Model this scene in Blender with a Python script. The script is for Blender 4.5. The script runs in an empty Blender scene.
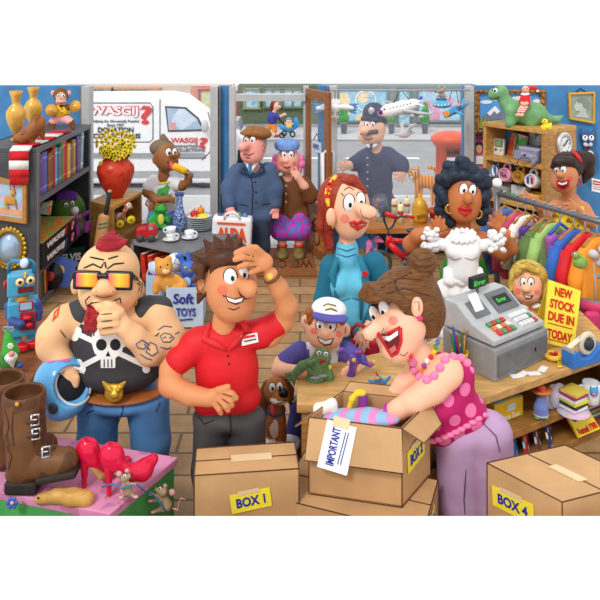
import bpy, math, random
import numpy as np
from mathutils import Vector, Matrix
R = random.Random(7)
F, H, HY = 700.0, 2.9, 30.0          # focal length in pixels, eye height, pixel row of the horizon
SC = bpy.context.scene
COL = SC.collection
def P(px, py, D): return Vector(((px-300)*D/F, D, H-(py-HY)*D/F))
def GD(py, z=0.0): return (H-z)*F/(py-HY)       # depth of a point of height z seen on row py
def G(px, py, z=0.0): return P(px, py, GD(py, z))
def XX(px, D): return (px-300)*D/F
def lin(c):
    return tuple(((v/255)/12.92 if v/255 <= .04045 else ((v/255+.055)/1.055)**2.4) for v in c[:3])+(1,)
# ------------------------------------------------------------------ materials
MC = {}
def nodes(name):
    m = bpy.data.materials.new(name); m.use_nodes = True
    nt = m.node_tree; return m, nt, nt.nodes['Principled BSDF']
def N(nt, t, **kw):
    n = nt.nodes.new(t)
    for k, v in kw.items():
        if k.startswith('i_'):
            key = k[2:]; key = int(key) if key.isdigit() else key
            n.inputs[key].default_value = v
        else: setattr(n, k, v)
    return n
def mottle(nt, col_socket_or_rgb, amt, scale):
    tc = N(nt, 'ShaderNodeTexCoord'); no = N(nt, 'ShaderNodeTexNoise'); no.inputs['Scale'].default_value = scale; no.inputs['Detail'].default_value = 4
    nt.links.new(tc.outputs['Object'], no.inputs['Vector'])
    mr = N(nt, 'ShaderNodeMapRange'); mr.inputs[1].default_value = .3; mr.inputs[2].default_value = .7
    mr.inputs[3].default_value = 1-amt; mr.inputs[4].default_value = 1+amt*.6
    nt.links.new(no.outputs['Fac'], mr.inputs[0])
    mx = N(nt, 'ShaderNodeVectorMath', operation='SCALE')
    if isinstance(col_socket_or_rgb, tuple): mx.inputs[0].default_value = col_socket_or_rgb[:3]
    else: nt.links.new(col_socket_or_rgb, mx.inputs[0])
    nt.links.new(mr.outputs[0], mx.inputs['Scale'])
    return mx.outputs[0]
def mat(rgb, rough=.5, n=.14, sc=9.0, metal=0.0, em=0):
    key = (tuple(rgb), rough, n, sc, metal)
    if key in MC: return MC[key]
    m, nt, b = nodes('paint_%d_%d_%d' % tuple(rgb[:3]))
    b.inputs['Roughness'].default_value = rough; b.inputs['Metallic'].default_value = metal
    b.inputs['Specular IOR Level'].default_value = .35
    if n: nt.links.new(mottle(nt, lin(rgb), n, sc), b.inputs['Base Color'])
    else: b.inputs['Base Color'].default_value = lin(rgb)
    MC[key] = m; return m
def pattern(name, kind, c1, c2, scale=10., rough=.5, rot=(0, 0, 0), thr=.35, n=.12, c3=None):
    m, nt, b = nodes(name)
    tc = N(nt, 'ShaderNodeTexCoord'); mp = N(nt, 'ShaderNodeMapping'); mp.inputs['Rotation'].default_value = rot
    nt.links.new(tc.outputs['Object'], mp.inputs[0])
    mix = N(nt, 'ShaderNodeMixRGB'); mix.inputs[1].default_value = lin(c1); mix.inputs[2].default_value = lin(c2)
    if kind == 'dots':
        mp.inputs['Rotation'].default_value = (math.pi/2, 0, .4)
        v = N(nt, 'ShaderNodeTexVoronoi', voronoi_dimensions='2D'); v.inputs['Scale'].default_value = scale; v.inputs['Randomness'].default_value = .35
        nt.links.new(mp.outputs[0], v.inputs['Vector'])
        ma = N(nt, 'ShaderNodeMath', operation='LESS_THAN'); ma.inputs[1].default_value = thr
        nt.links.new(v.outputs['Distance'], ma.inputs[0]); nt.links.new(ma.outputs[0], mix.inputs[0])
    elif kind == 'stripes':
        w = N(nt, 'ShaderNodeTexWave'); w.inputs['Scale'].default_value = scale
        nt.links.new(mp.outputs[0], w.inputs['Vector'])
        ma = N(nt, 'ShaderNodeMath', operation='GREATER_THAN'); ma.inputs[1].default_value = thr
        nt.links.new(w.outputs['Fac'], ma.inputs[0]); nt.links.new(ma.outputs[0], mix.inputs[0])
    elif kind == 'blotch':
        w = N(nt, 'ShaderNodeTexNoise'); w.inputs['Scale'].default_value = scale; w.inputs['Detail'].default_value = 1
        nt.links.new(mp.outputs[0], w.inputs['Vector'])
        ma = N(nt, 'ShaderNodeMath', operation='GREATER_THAN'); ma.inputs[1].default_value = thr
        nt.links.new(w.outputs['Fac'], ma.inputs[0]); nt.links.new(ma.outputs[0], mix.inputs[0])
    elif kind == 'grain':
        mp.inputs['Scale'].default_value = (1, 6, 10)
        w = N(nt, 'ShaderNodeTexNoise'); w.inputs['Scale'].default_value = scale; w.inputs['Detail'].default_value = 5
        nt.links.new(mp.outputs[0], w.inputs['Vector']); mr = N(nt, 'ShaderNodeMapRange'); mr.inputs[1].default_value = .35; mr.inputs[2].default_value = .65
        nt.links.new(w.outputs['Fac'], mr.inputs[0]); nt.links.new(mr.outputs[0], mix.inputs[0])
    elif kind == 'cells':
        v = N(nt, 'ShaderNodeTexVoronoi', feature='DISTANCE_TO_EDGE'); v.inputs['Scale'].default_value = scale
        nt.links.new(mp.outputs[0], v.inputs['Vector'])
        ma = N(nt, 'ShaderNodeMath', operation='LESS_THAN'); ma.inputs[1].default_value = thr
        nt.links.new(v.outputs['Distance'], ma.inputs[0]); nt.links.new(ma.outputs[0], mix.inputs[0])
    elif kind == 'brick':
        v = N(nt, 'ShaderNodeTexBrick'); v.inputs['Color1'].default_value = lin(c1); v.inputs['Color2'].default_value = lin(c2)
        v.inputs['Mortar'].default_value = lin(c3 or c2); v.inputs['Scale'].default_value = scale
        v.inputs['Mortar Size'].default_value = thr; v.inputs['Brick Width'].default_value = 1.7; v.inputs['Row Height'].default_value = .24
        nt.links.new(mp.outputs[0], v.inputs['Vector']); nt.links.new(v.outputs['Color'], mix.inputs[1]); mix.inputs[0].default_value = 0
    nt.links.new(mottle(nt, mix.outputs[0], n, 9), b.inputs['Base Color'])
    b.inputs['Roughness'].default_value = rough; b.inputs['Specular IOR Level'].default_value = .3
    return m
def glassmat(tint=(255, 255, 255), haze=.06):
    m = bpy.data.materials.new('clear_glass'); m.use_nodes = True; nt = m.node_tree; nt.nodes.clear()
    o = N(nt, 'ShaderNodeOutputMaterial'); t = N(nt, 'ShaderNodeBsdfTransparent'); t.inputs[0].default_value = lin(tint)
    p = N(nt, 'ShaderNodeBsdfPrincipled'); p.inputs['Base Color'].default_value = (.95, .97, 1, 1); p.inputs['Roughness'].default_value = .08
    x = N(nt, 'ShaderNodeMixShader'); x.inputs[0].default_value = haze
    nt.links.new(t.outputs[0], x.inputs[1]); nt.links.new(p.outputs[0], x.inputs[2]); nt.links.new(x.outputs[0], o.inputs[0])
    return m
INK = mat((22, 18, 18), .6, 0); WHITE = mat((246, 246, 246), .4, .05); BLACK = mat((14, 14, 16), .25, 0)
GOLD = mat((212, 160, 60), .25, .15, 20, .55); CHROME = mat((215, 218, 225), .2, .05, 9, .6); GLASS = glassmat(haze=.045)
SILVER = mat((165, 168, 172), .35, .12); DGREY = mat((66, 66, 70), .5, .18); RED = mat((214, 26, 34), .4, .12)
# ------------------------------------------------------------------ mesh builder (world coordinates)
def rotm(rx=0, ry=0, rz=0):
    return Matrix.Rotation(rz, 3, 'Z') @ Matrix.Rotation(ry, 3, 'Y') @ Matrix.Rotation(rx, 3, 'X')
class M:
    def __init__(s): s.V = []; s.Fc = []; s.I = []; s.S = []
    def add(s, v, f, m=0, sm=False):
        o = len(s.V); s.V += [tuple(x) for x in v]
        s.Fc += [tuple(i+o for i in q) for q in f]; s.I += [m]*len(f); s.S += [sm]*len(f); return s
    def box(s, c, d, rz=0, m=0, rot=None):
        c = Vector(c); r = rot or rotm(0, 0, rz)
        v = [c + r @ Vector((x*d[0]/2, y*d[1]/2, z*d[2]/2)) for x in (-1, 1) for y in (-1, 1) for z in (-1, 1)]
        return s.add(v, [(0, 1, 3, 2), (4, 6, 7, 5), (0, 4, 5, 1), (2, 3, 7, 6), (0, 2, 6, 4), (1, 5, 7, 3)], m)
    def prism(s, pts, ext, m=0, sm=False):
        n = len(pts); ext = Vector(ext); a = [Vector(p) for p in pts]; b = [p+ext for p in a]
        nrm = Vector((0, 0, 0))
        for i in range(n): nrm += a[i].cross(a[(i+1) % n])
        if nrm.dot(ext) > 0: a.reverse(); b.reverse()
        return s.add(a+b, [tuple(range(n)), tuple(range(2*n-1, n-1, -1))] + [(i, i+n, (i+1) % n+n, (i+1) % n) for i in range(n)], m, sm)
    def tube(s, pts, r, n=8, m=0, cap=True):
        pts = [Vector(p) for p in pts]; k = len(pts); rs = r if isinstance(r, (list, tuple)) else [r]*k
        v = []; up = Vector((.13, .31, .94))
        for i, p in enumerate(pts):
            t = (pts[min(i+1, k-1)]-pts[max(i-1, 0)]).normalized()
            a = t.cross(up if abs(t.dot(up)) < .95 else Vector((1, 0, 0))).normalized(); b = t.cross(a)
            v += [p+(a*math.cos(6.2832*j/n)+b*math.sin(6.2832*j/n))*rs[i] for j in range(n)]
        f = [(i*n+j, i*n+(j+1) % n, (i+1)*n+(j+1) % n, (i+1)*n+j) for i in range(k-1) for j in range(n)]
        if cap: f += [tuple(range(n-1, -1, -1)), tuple(range((k-1)*n, k*n))]
        return s.add(v, f, m, True)
    def lathe(s, c, prof, n=24, m=0, rot=None, ms=None):
        c = Vector(c); r = rot or Matrix.Identity(3); v = []
        for (a, z) in prof: v += [c + r @ Vector((max(a, 1e-4)*math.cos(6.2832*j/n), max(a, 1e-4)*math.sin(6.2832*j/n), z)) for j in range(n)]
        for i in range(len(prof)-1):
            pass
        f = [(i*n+j, i*n+(j+1) % n, (i+1)*n+(j+1) % n, (i+1)*n+j) for i in range(len(prof)-1) for j in range(n)]
        o = len(s.I); s.add(v, f, m, True)
        if ms:
            for i in range(len(prof)-1):
                for j in range(n): s.I[o+i*n+j] = ms[i]
        return s
    def ell(s, c, r, n=14, m=0, rot=None):
        c = Vector(c); q = rot or Matrix.Identity(3); h = max(6, n//2+1)
        v = [c + q @ Vector((r[0]*math.sin(math.pi*i/h)*math.cos(6.2832*j/n), r[1]*math.sin(math.pi*i/h)*math.sin(6.2832*j/n), -r[2]*math.cos(math.pi*i/h))) for i in range(1, h) for j in range(n)]
        v += [c + q @ Vector((0, 0, -r[2])), c + q @ Vector((0, 0, r[2]))]; L = (h-1)*n
        f = [(i*n+j, i*n+(j+1) % n, (i+1)*n+(j+1) % n, (i+1)*n+j) for i in range(h-2) for j in range(n)]
        f += [((j+1) % n, j, L) for j in range(n)] + [((h-2)*n+j, (h-2)*n+(j+1) % n, L+1) for j in range(n)]
        return s.add(v, f, m, True)
    def torus(s, c, Rr, r, rot=None, n=20, k=8, m=0, sq=(1, 1)):
        c = Vector(c); q = rot or Matrix.Identity(3); v = []
        for i in range(n):
            a = 6.2832*i/n
            for j in range(k):
                b = 6.2832*j/k; v.append(c + q @ Vector(((Rr+r*math.cos(b))*math.cos(a)*sq[0], (Rr+r*math.cos(b))*math.sin(a)*sq[1], r*math.sin(b))))
        return s.add(v, [(i*k+j, ((i+1) % n)*k+j, ((i+1) % n)*k+(j+1) % k, i*k+(j+1) % k) for i in range(n) for j in range(k)], m, True)
    def text(s, body, O, U, V, w=None, h=None, ext=.002, bold=.0, m=0, shear=0):
        """lettering in the plane O + u*U + v*V (unit vectors), fitted to width w and height h"""
        U = Vector(U).normalized(); V = Vector(V).normalized(); Nn = U.cross(V); O = Vector(O)
        cu = bpy.data.curves.new('lettering', 'FONT'); cu.body = body; cu.size = 1; cu.offset = bold; cu.extrude = .01; cu.shear = shear; cu.resolution_u = 3
        cu.align_x = 'CENTER'; cu.space_line = .95
        ob = bpy.data.objects.new('lettering', cu); COL.objects.link(ob)
        me = bpy.data.meshes.new_from_object(ob.evaluated_get(bpy.context.evaluated_depsgraph_get()))
        vs = [v.co.copy() for v in me.vertices]; fs = [tuple(p.vertices) for p in me.polygons]
        bpy.data.objects.remove(ob); bpy.data.curves.remove(cu); bpy.data.meshes.remove(me)
        if not vs: return s
        x0 = min(v.x for v in vs); x1 = max(v.x for v in vs); y0 = min(v.y for v in vs); y1 = max(v.y for v in vs)
        kx = w/(x1-x0) if w else h/(y1-y0); ky = h/(y1-y0) if h else kx
        return s.add([O+U*((v.x-x0)*kx)+V*((v.y-y0)*ky)+Nn*(ext*(1 if v.z > 0 else -.2)) for v in vs], fs, m)
BASE = {}
def O(name, g, mats, parent=None, label=None, cat=None, group=None, kind=None, bev=0, loc=None):
    if isinstance(g, B): g = g.mesh()
    vs = np.array(g.V, dtype=float)
    if parent is not None: b = BASE[parent.name]
    elif loc is not None: b = np.array(loc, dtype=float)
    else: b = np.array([(vs[:, 0].min()+vs[:, 0].max())/2, (vs[:, 1].min()+vs[:, 1].max())/2, vs[:, 2].min()])
    me = bpy.data.meshes.new(name); me.from_pydata((vs-b).tolist(), [], g.Fc)
    for x in (mats if isinstance(mats, (list, tuple)) else [mats]): me.materials.append(x)
    me.polygons.foreach_set('material_index', g.I); me.polygons.foreach_set('use_smooth', g.S); me.update()
    ob = bpy.data.objects.new(name, me); COL.objects.link(ob); BASE[ob.name] = b
    if parent is not None: ob.parent = parent
    else: ob.location = b
    if label: ob['label'] = label
    if cat: ob['category'] = cat
    if group: ob['group'] = group
    if kind: ob['kind'] = kind
    if bev:
        md = ob.modifiers.new('edges', 'BEVEL'); md.width = bev; md.segments = 2; md.limit_method = 'ANGLE'
    return ob
def E(name, label, cat, loc, group=None):
    o = bpy.data.objects.new(name, None); COL.objects.link(o); o.location = loc; o.empty_display_size = .1
    BASE[o.name] = np.array(loc, dtype=float); o['label'] = label; o['category'] = cat
    if group: o['group'] = group
    return o
def dup(o, loc, label=None, rz=None, root=True):
    c = o.copy(); COL.objects.link(c)
    if root:
        c.location = loc
        if label: c['label'] = label
        if rz is not None: c.rotation_euler = (0, 0, rz)
    for ch in list(o.children):
        d = dup(ch, None, root=False); d.parent = c
    return c
# ------------------------------------------------------------------ smooth solid builder: rounded limbs and lumps blended into one skin
class B:
    def __init__(s, D, k=2.5, cell=1.5): s.D = D; s.s = D/F; s.P = []; s.K = {}; s.k = k; s.cell = cell
    def L(s, x, y, d=0): return np.array(P(x, y, s.D-d*s.s))/s.s
    def W(s, x, y, d=0): return P(x, y, s.D-d*s.s)
    def c(s, *pts, m=0):
        for a, b in zip(pts[:-1], pts[1:]): s.P.append(('c', s.L(*a[:3]), s.L(*b[:3]), a[3], b[3], m))
        return s
    def fg(s, *chains, k=.7):
        """fingers: chains that stay apart instead of melting together"""
        for ch in chains:
            for a, b in zip(ch[:-1], ch[1:]): s.K[len(s.P)] = k; s.c(a, b)
        return s
    def e(s, x, y, d, rx, ry, rd=None, rot=0, m=0):
        s.P.append(('e', s.L(x, y, d), np.array([rx, rd or min(rx, ry), ry], float), math.radians(rot), m)); return s
    def b(s, x, y, d, hx, hy, hd, r=1., rot=0, m=0):
        s.P.append(('b', s.L(x, y, d), np.array([hx, hd, hy], float)-r, math.radians(rot), m, r)); return s
    def cut(s, x, y, d, rx, ry, rd=None, rot=0):
        s.P.append(('x', s.L(x, y, d), np.array([rx, rd or min(rx, ry), ry], float), math.radians(rot), 0)); return s
    def one(s, q, p):
        if q[0] == 'c':
            ab = q[2]-q[1]; t = np.clip(((p-q[1])@ab)/(ab@ab+1e-9), 0, 1)
            return np.linalg.norm(p-q[1]-t[:, None]*ab, axis=1)-(q[3]+(q[4]-q[3])*t)
        v = p-q[1]; a = q[3]
        if a:
            ca, sa = math.cos(a), math.sin(a); v = np.stack([v[:, 0]*ca-v[:, 2]*sa, v[:, 1], v[:, 0]*sa+v[:, 2]*ca], 1)
        if q[0] == 'b':
            w = np.abs(v)-q[2]; return np.linalg.norm(np.maximum(w, 0), axis=1)+np.minimum(w.max(1), 0)-q[5]
        k0 = np.linalg.norm(v/q[2], axis=1); k1 = np.linalg.norm(v/q[2]**2, axis=1)+1e-9
        return k0*(k0-1)/k1
    def f(s, p, mats=False):
        d = None; bm = None
        for i_, q in enumerate(s.P):
            e = s.one(q, p); k = s.K.get(i_, s.k)
            if q[0] == 'x': d = np.maximum(d, -e); continue
            if d is None: d = e; raw = e.copy(); bm = np.full(len(p), q[-2] if q[0] == 'b' else q[-1]); continue
            h = np.maximum(k-np.abs(d-e), 0)/k
            if mats:
                mi = q[-2] if q[0] == 'b' else q[-1]; w = e < raw; bm[w] = mi; raw = np.minimum(raw, e)
            d = np.minimum(d, e)-h*h*k*.25
        return (d, bm) if mats else d
    def mesh(s):
        lo = np.full(3, 1e9); hi = -lo
        for q in s.P:
            if q[0] == 'x': continue
            if q[0] == 'c': pts = [(q[1], q[3]), (q[2], q[4])]
            else: pts = [(q[1], float(np.max(q[2]))*(1.5 if q[0] == 'b' else 1)+1)]
            for c, r in pts: lo = np.minimum(lo, c-r); hi = np.maximum(hi, c+r)
        h = s.cell; lo -= 2.5*h; hi += 2.5*h; n = np.ceil((hi-lo)/h).astype(int)+1
        ax = [lo[i]+h*np.arange(n[i]) for i in range(3)]
        g = np.stack(np.meshgrid(*ax, indexing='ij'), -1).reshape(-1, 3)
        f = np.concatenate([s.f(g[i:i+200000]) for i in range(0, len(g), 200000)]).reshape(n)
        V, Q = snet(f, lo, h)
        V = V.astype(float); mi = s.f(V, True)[1] if len({(q[-2] if q[0] == 'b' else q[-1]) for q in s.P}) > 1 else np.full(len(V), s.P[0][-2] if s.P[0][0] == 'b' else s.P[0][-1])
        g = M(); g.V = (V*s.s).tolist(); g.Fc = [tuple(q) for q in Q.tolist()]
        g.I = [int(x) for x in np.max(mi[Q], axis=1)] if len(Q) else []; g.S = [True]*len(Q); return g
    def hits(s, pts): return [s.hit(x, y) for x, y in pts]
    def hit(s, x, y, dmax=90):
        """depth offset at which the sight line of pixel (x, y) meets the solid"""
        a = s.L(x, y, 0); u = s.L(x, y, 1)-a; d = float(dmax)
        for _ in range(60):
            v = float(s.f((a+u*d)[None, :])[0])
            if v < .03: return d
            d -= max(v*.8, .05)
            if d < -90: break
        return 0.
def snet(f, lo, h):
    n = f.shape; ins = f < 0
    c = [(i, j, k) for i in (0, 1) for j in (0, 1) for k in (0, 1)]
    sl = lambda A, o: A[o[0]:n[0]-1+o[0], o[1]:n[1]-1+o[1], o[2]:n[2]-1+o[2]]
    cnt = sum(sl(ins, o).astype(np.int8) for o in c); act = (cnt > 0) & (cnt < 8)
    idx = np.full(act.shape, -1, int); ids = np.argwhere(act); idx[act] = np.arange(len(ids))
    acc = np.zeros((len(ids), 3)); num = np.zeros(len(ids))
    for a in c:
        for d in range(3):
            if a[d]: continue
            b = list(a); b[d] = 1
            fa = sl(f, a)[act]; fb = sl(f, b)[act]; cr = (fa < 0) != (fb < 0)
            t = np.where(cr, fa/np.where(cr, fa-fb, 1), 0)
            p = np.array(a, float)[None, :].repeat(len(ids), 0); p[:, d] = t
            acc[cr] += p[cr]; num[cr] += 1
    V = lo+h*(ids+acc/np.maximum(num, 1)[:, None]); Q = []
    for d in range(3):
        e1, e2 = [(1, 2), (2, 0), (0, 1)][d]
        A = np.take(ins, range(0, n[d]-1), d); Bq = np.take(ins, range(1, n[d]), d)
        for sgn in (0, 1):
            w = np.argwhere((A != Bq) & (A == bool(sgn)))
            w = w[(w[:, e1] > 0) & (w[:, e2] > 0) & (w[:, e1] < n[e1]-1) & (w[:, e2] < n[e2]-1)]
            def cell(o1, o2):
                q = w.copy(); q[:, e1] -= o1; q[:, e2] -= o2; return idx[q[:, 0], q[:, 1], q[:, 2]]
            r = [cell(1, 1), cell(0, 1), cell(0, 0), cell(1, 0)]
            if not sgn: r.reverse()
            Q.append(np.stack(r, 1))
    return V, np.concatenate(Q)
# ------------------------------------------------------------------ face and line helpers
def ink(b, par, name, lines, r=.6, m=None, off=.2):
    """thin raised lines laid on the surface of solid b; each line is a list of (x, y)"""
    for ln in lines:
        g = M(); pts = []
        for (x0, y0), (x1, y1) in zip(ln[:-1], ln[1:]):
            n = max(1, int(math.hypot(x1-x0, y1-y0)/3))
            pts += [(x0+(x1-x0)*i/n, y0+(y1-y0)*i/n) for i in range(n)]
        pts.append(ln[-1]); k = len(pts)
        g.tube([b.W(x, y, b.hit(x, y)+off) for x, y in pts], [r*b.s*(.55+.45*math.sin(math.pi*(i+.5)/k)) for i in range(k)], 6)
        o = O(name, g, m or INK, par)
    return o
def eye(b, par, x, y, rx, ry, dx, dy, pr, rot=0, d=None, lid=None):
    d = b.hit(x, y) if d is None else d
    g = M(); s = b.s; q = Matrix.Rotation(math.radians(rot), 3, 'Y'); e = rx*.55
    g.ell(b.W(x, y, d-.9), ((rx+.75)*s, e*s, (ry+.75)*s), 18, 0, q); g.ell(b.W(x, y, d), (rx*s, e*s, ry*s), 18, 1, q)
    z = e*math.sqrt(max(0, 1-min(.9, (dx/rx)**2+(dy/ry)**2)))
    g.ell(b.W(x+dx, y+dy, d+z*.95), (pr*s*.85, pr*.45*s, pr*1.25*s), 12, 2, q)
    return O('eye', g, [INK, WHITE, BLACK], par)
def lump(b, par, name, m, *ells, off=0):
    for (x, y, rx, ry, rd) in ells: o = O(name, M().ell(b.W(x, y, b.hit(x, y)+off), (rx*b.s, rd*b.s, ry*b.s), 14), m, par)
    return o
def decal(b, par, name, m, polys, th=.5, off=.3, label=None):
    """thin shaped patches (prints, blushes, badges) following the surface of solid b; m list of materials, polys = (poly, index)"""
    if name == 'blush' and len(polys) > 1:
        for q in polys: o = decal(b, par, name, m, [q], th, off, label)
        return o
    g = M(); NR = 7
    for poly, mi in polys:
        pp = []
        for (x0, y0), (x1, y1) in zip(poly, poly[1:]+poly[:1]):
            n = max(1, int(math.hypot(x1-x0, y1-y0)/1.6)); pp += [(x0+(x1-x0)*i/n, y0+(y1-y0)*i/n) for i in range(n)]
        n = len(pp); cx = sum(p[0] for p in pp)/n; cy = sum(p[1] for p in pp)/n; o_ = off+.45+mi*.3
        pts = [(cx+(x-cx)*(1-r/NR), cy+(y-cy)*(1-r/NR)) for r in range(NR) for x, y in pp]+[(cx, cy)]
        ds = b.hits(pts); v = [b.W(x, y, d+o_) for (x, y), d in zip(pts, ds)]
        v += [b.W(x, y, d-.8) for (x, y), d in zip(pp, ds)]; o = NR*n+1
        f = [(r*n+i, r*n+(i+1) % n, (r+1)*n+(i+1) % n, (r+1)*n+i) for r in range(NR-1) for i in range(n)]
        f += [((NR-1)*n+i, (NR-1)*n+(i+1) % n, NR*n) for i in range(n)] + [(o+i, o+(i+1) % n, (i+1) % n, i) for i in range(n)]
        g.add(v, f, mi)
    return O(name, g, m, par, label=label)
def circ(x, y, rx, ry=None, n=14, a0=0): return [(x+rx*math.cos(6.2832*i/n+a0), y+(ry or rx)*math.sin(6.2832*i/n+a0)) for i in range(n)]
def person(label, x, D, cat='person'): return E('person', label, cat, (XX(x, D), D, 0))
# ================================================================== SETTING
def wood(rgb, d=.82, sc=3.5, rot=(0, 0, 0)):
    return pattern('wood_%d' % rgb[0], 'grain', rgb, tuple(int(v*d) for v in rgb), sc, .45, rot, n=.08)
FLOORW = pattern('floor_planks', 'brick', (174, 138, 96), (152, 118, 80), 1, .5, (0, 0, 0), .012, .18, (110, 84, 60))
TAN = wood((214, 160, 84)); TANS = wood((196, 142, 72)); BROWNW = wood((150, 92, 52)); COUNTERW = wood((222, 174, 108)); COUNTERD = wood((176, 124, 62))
WALLB = mat((70, 132, 186), .7, .16, 5); FRAMEG = mat((186, 188, 190), .4, .1); SHELFG = mat((74, 75, 79), .5, .22, 6)
WB, WT = 9.3, 2.156                      # depth of the shop front, height at which the set is cut off
o = O('floor', M().prism([(-4.3, 3.3, 0), (4.6, 3.3, 0), (4.6, WB+.15, 0), (-4.3, WB+.15, 0)], (0, 0, -.06)), FLOORW, kind='structure', loc=(0, 0, 0))
g = M().prism([(-4.3, 3.3, -.35), (4.6, 3.3, -.35), (4.6, 3.42, -.35), (-4.3, 3.42, -.35)], (0, 0, .875))
O('wall_front', g, mat((252, 252, 252), .9, 0), kind='structure')
g = M()
def wseg(x0, x1, z0, z1, m=0, y=WB, t=.16):
    g.box(((XX(x0, WB)+XX(x1, WB))/2, y+t/2, (z0+z1)/2), (XX(x1, WB)-XX(x0, WB), t, z1-z0), 0, m)
wseg(-30, 86, 0, WT); wseg(218, 231, 0, WT); wseg(86, 218, 0, .3); wseg(330, 464, 0, .3); wseg(464, 650, 0, WT); wseg(318, 332, 0, WT)
O('wall_back', g, WALLB, kind='structure', loc=(0, WB, 0))
O('baseboard_back', M().box((XX(557, WB), WB-.015, .06), (XX(650, WB)-XX(464, WB), .03, .12)), mat((220, 220, 218)), kind='structure')
def window(name, x0, x1, z0):
    w = bpy.data.objects.new(name, None); COL.objects.link(w); w.location = (XX((x0+x1)/2, WB), WB, z0); BASE[name] = np.array(w.location); w['kind'] = 'structure'
    fr = M(); a, b = XX(x0, WB), XX(x1, WB)
    fr.box((a, WB-.02, (z0+WT)/2), (.1, .2, WT-z0)); fr.box((b, WB-.02, (z0+WT)/2), (.1, .2, WT-z0))
    fr.box(((a+b)/2, WB-.02, z0+.03), (b-a+.1, .2, .06))
    for q in (a-.07, b+.07): fr.box((q, WB-.01, (z0+WT)/2), (.02, .14, WT-z0), 0, 1)
    O('window_frame', fr, [FRAMEG, mat((120, 122, 126))], w)
    O('pane', M().box(((a+b)/2, WB+.06, (z0+WT)/2), (b-a, .012, WT-z0)), GLASS, w); return w
window('window_1', 88, 215, .3); window('window_2', 333, 468, .3)
# doorway frame with its transom light
d1 = bpy.data.objects.new('door_1', None); COL.objects.link(d1); d1.location = (XX(268, WB), WB, 0); BASE['door_1'] = np.array(d1.location); d1['kind'] = 'structure'
ztr = H-67*WB/F
fr = M().box((XX(233, WB), WB-.03, WT/2), (.075, .22, WT)).box((XX(306, WB), WB-.01, WT/2), (.07, .16, WT)).box((XX(269, WB), WB-.03, ztr), (XX(306, WB)-XX(233, WB), .2, .085))
O('door_frame', fr, FRAMEG, d1)
O('pane', M().box((XX(269, WB), WB+.04, (ztr+WT)/2), (XX(304, WB)-XX(235, WB), .012, WT-ztr)), GLASS, d1)
O('threshold', M().box((XX(269, WB), WB+.02, .012), (XX(304, WB)-XX(235, WB), .16, .024)), SILVER, d1)
# the open leaf, swung into the shop
A = Vector((XX(305, WB)+.02, WB-.06, 0)); Bq = Vector((.365, 8.62, 0)); U = (Bq-A).normalized(); LW = (Bq-A).length; NV = Vector((U.y, -U.x, 0)); LT = 2.13
d2 = bpy.data.objects.new('door_2', None); COL.objects.link(d2); d2.location = A; BASE['door_2'] = np.array(A); d2['kind'] = 'structure'
DW = wood((160, 96, 48))
def leafbox(g, u0, u1, z0, z1, t=.05, m=0):
    c = A+U*((u0+u1)/2)+Vector((0, 0, (z0+z1)/2)); g.box(c, (u1-u0, t, z1-z0), math.atan2(U.y, U.x), m)
fr = M(); leafbox(fr, 0, .1, .02, LT); leafbox(fr, LW-.1, LW, .02, LT); leafbox(fr, .1, LW-.1, LT-.12, LT); leafbox(fr, .1, LW-.1, .02, .12); leafbox(fr, .1, LW-.1, .56, .68); leafbox(fr, .1, LW-.1, .12, .56, .03, 1)
O('door_frame', fr, [DW, wood((196, 128, 62))], d2)
pn = M(); leafbox(pn, .1, LW-.1, .68, LT-.12, .012); O('pane', pn, GLASS, d2)
for sgn in (-1, 1):
    c = A+U*(LW-.06)-NV*(.07*sgn)
    O('door_handle', M().tube([c+NV*(.05*sgn)+Vector((0, 0, .78)), c+Vector((0, 0, .8)), c+Vector((0, 0, 1.38)), c+NV*(.05*sgn)+Vector((0, 0, 1.4))], .026, 8), mat((232, 234, 236), .3, .05), d2)
em = M(); cc = A+U*(LW*.5)+Vector((0, 0, .34))-NV*(-.022)
for q in (-1, 1):
    cc = A+U*(LW*.5)+Vector((0, 0, .34))+NV*(.022*q)
    for (rr, a0, a1, dz) in ((.1, -.5, 4.2, .06), (.1, -2.2, 2.2, -.07), (.04, 0, 5, .05)):
        em.tube([cc+U*(rr*math.cos(a0+(a1-a0)*i/12))+Vector((0, 0, dz+rr*math.sin(a0+(a1-a0)*i/12))) for i in range(13)], .014, 6)
O('carved_emblem', em, mat((120, 66, 26)), d2)
sg = M(); c = A+U*(LW*.55)+Vector((0, 0, 1.42))+NV*.03
sg.box(c, (.24, .012, .13), math.atan2(U.y, U.x), 0); sg.text('OPEN', c-U*.09*-1+NV*.012-Vector((0, 0, .035)), -U, (0, 0, 1), .18, .07, .003, m=1)
sg.tube([c+U*.1+Vector((0, 0, .065)), c+Vector((0, 0, .17)), c-U*.1+Vector((0, 0, .065))], .006, 5, 1)
O('door_sign', sg, [mat((205, 220, 238)), mat((70, 90, 150))], label='small pale sign hanging inside the glass of the open wooden door', cat='sign')
# ---------------------------------------------------------------- doormat
mt = M().prism([(XX(247, 9.0), 9.2, .002), (.14, 9.2, .002), (.2, 8.2, .002), (XX(249, 8.2), 8.2, .002)], (0, 0, .025))
ro = O('doormat', mt, pattern('coir', 'blotch', (150, 92, 44), (126, 74, 34), 40, .9, thr=.5), label='brown coir doormat lying inside the shop doorway', cat='doormat')
tx = M(); tx.text('WELCOME', (.16, 8.72, .027), (-1, 0, 0), (0, -1, 0), .74, .26, .003, .02); O('lettering', tx, mat((84, 46, 22)), ro)
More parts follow.
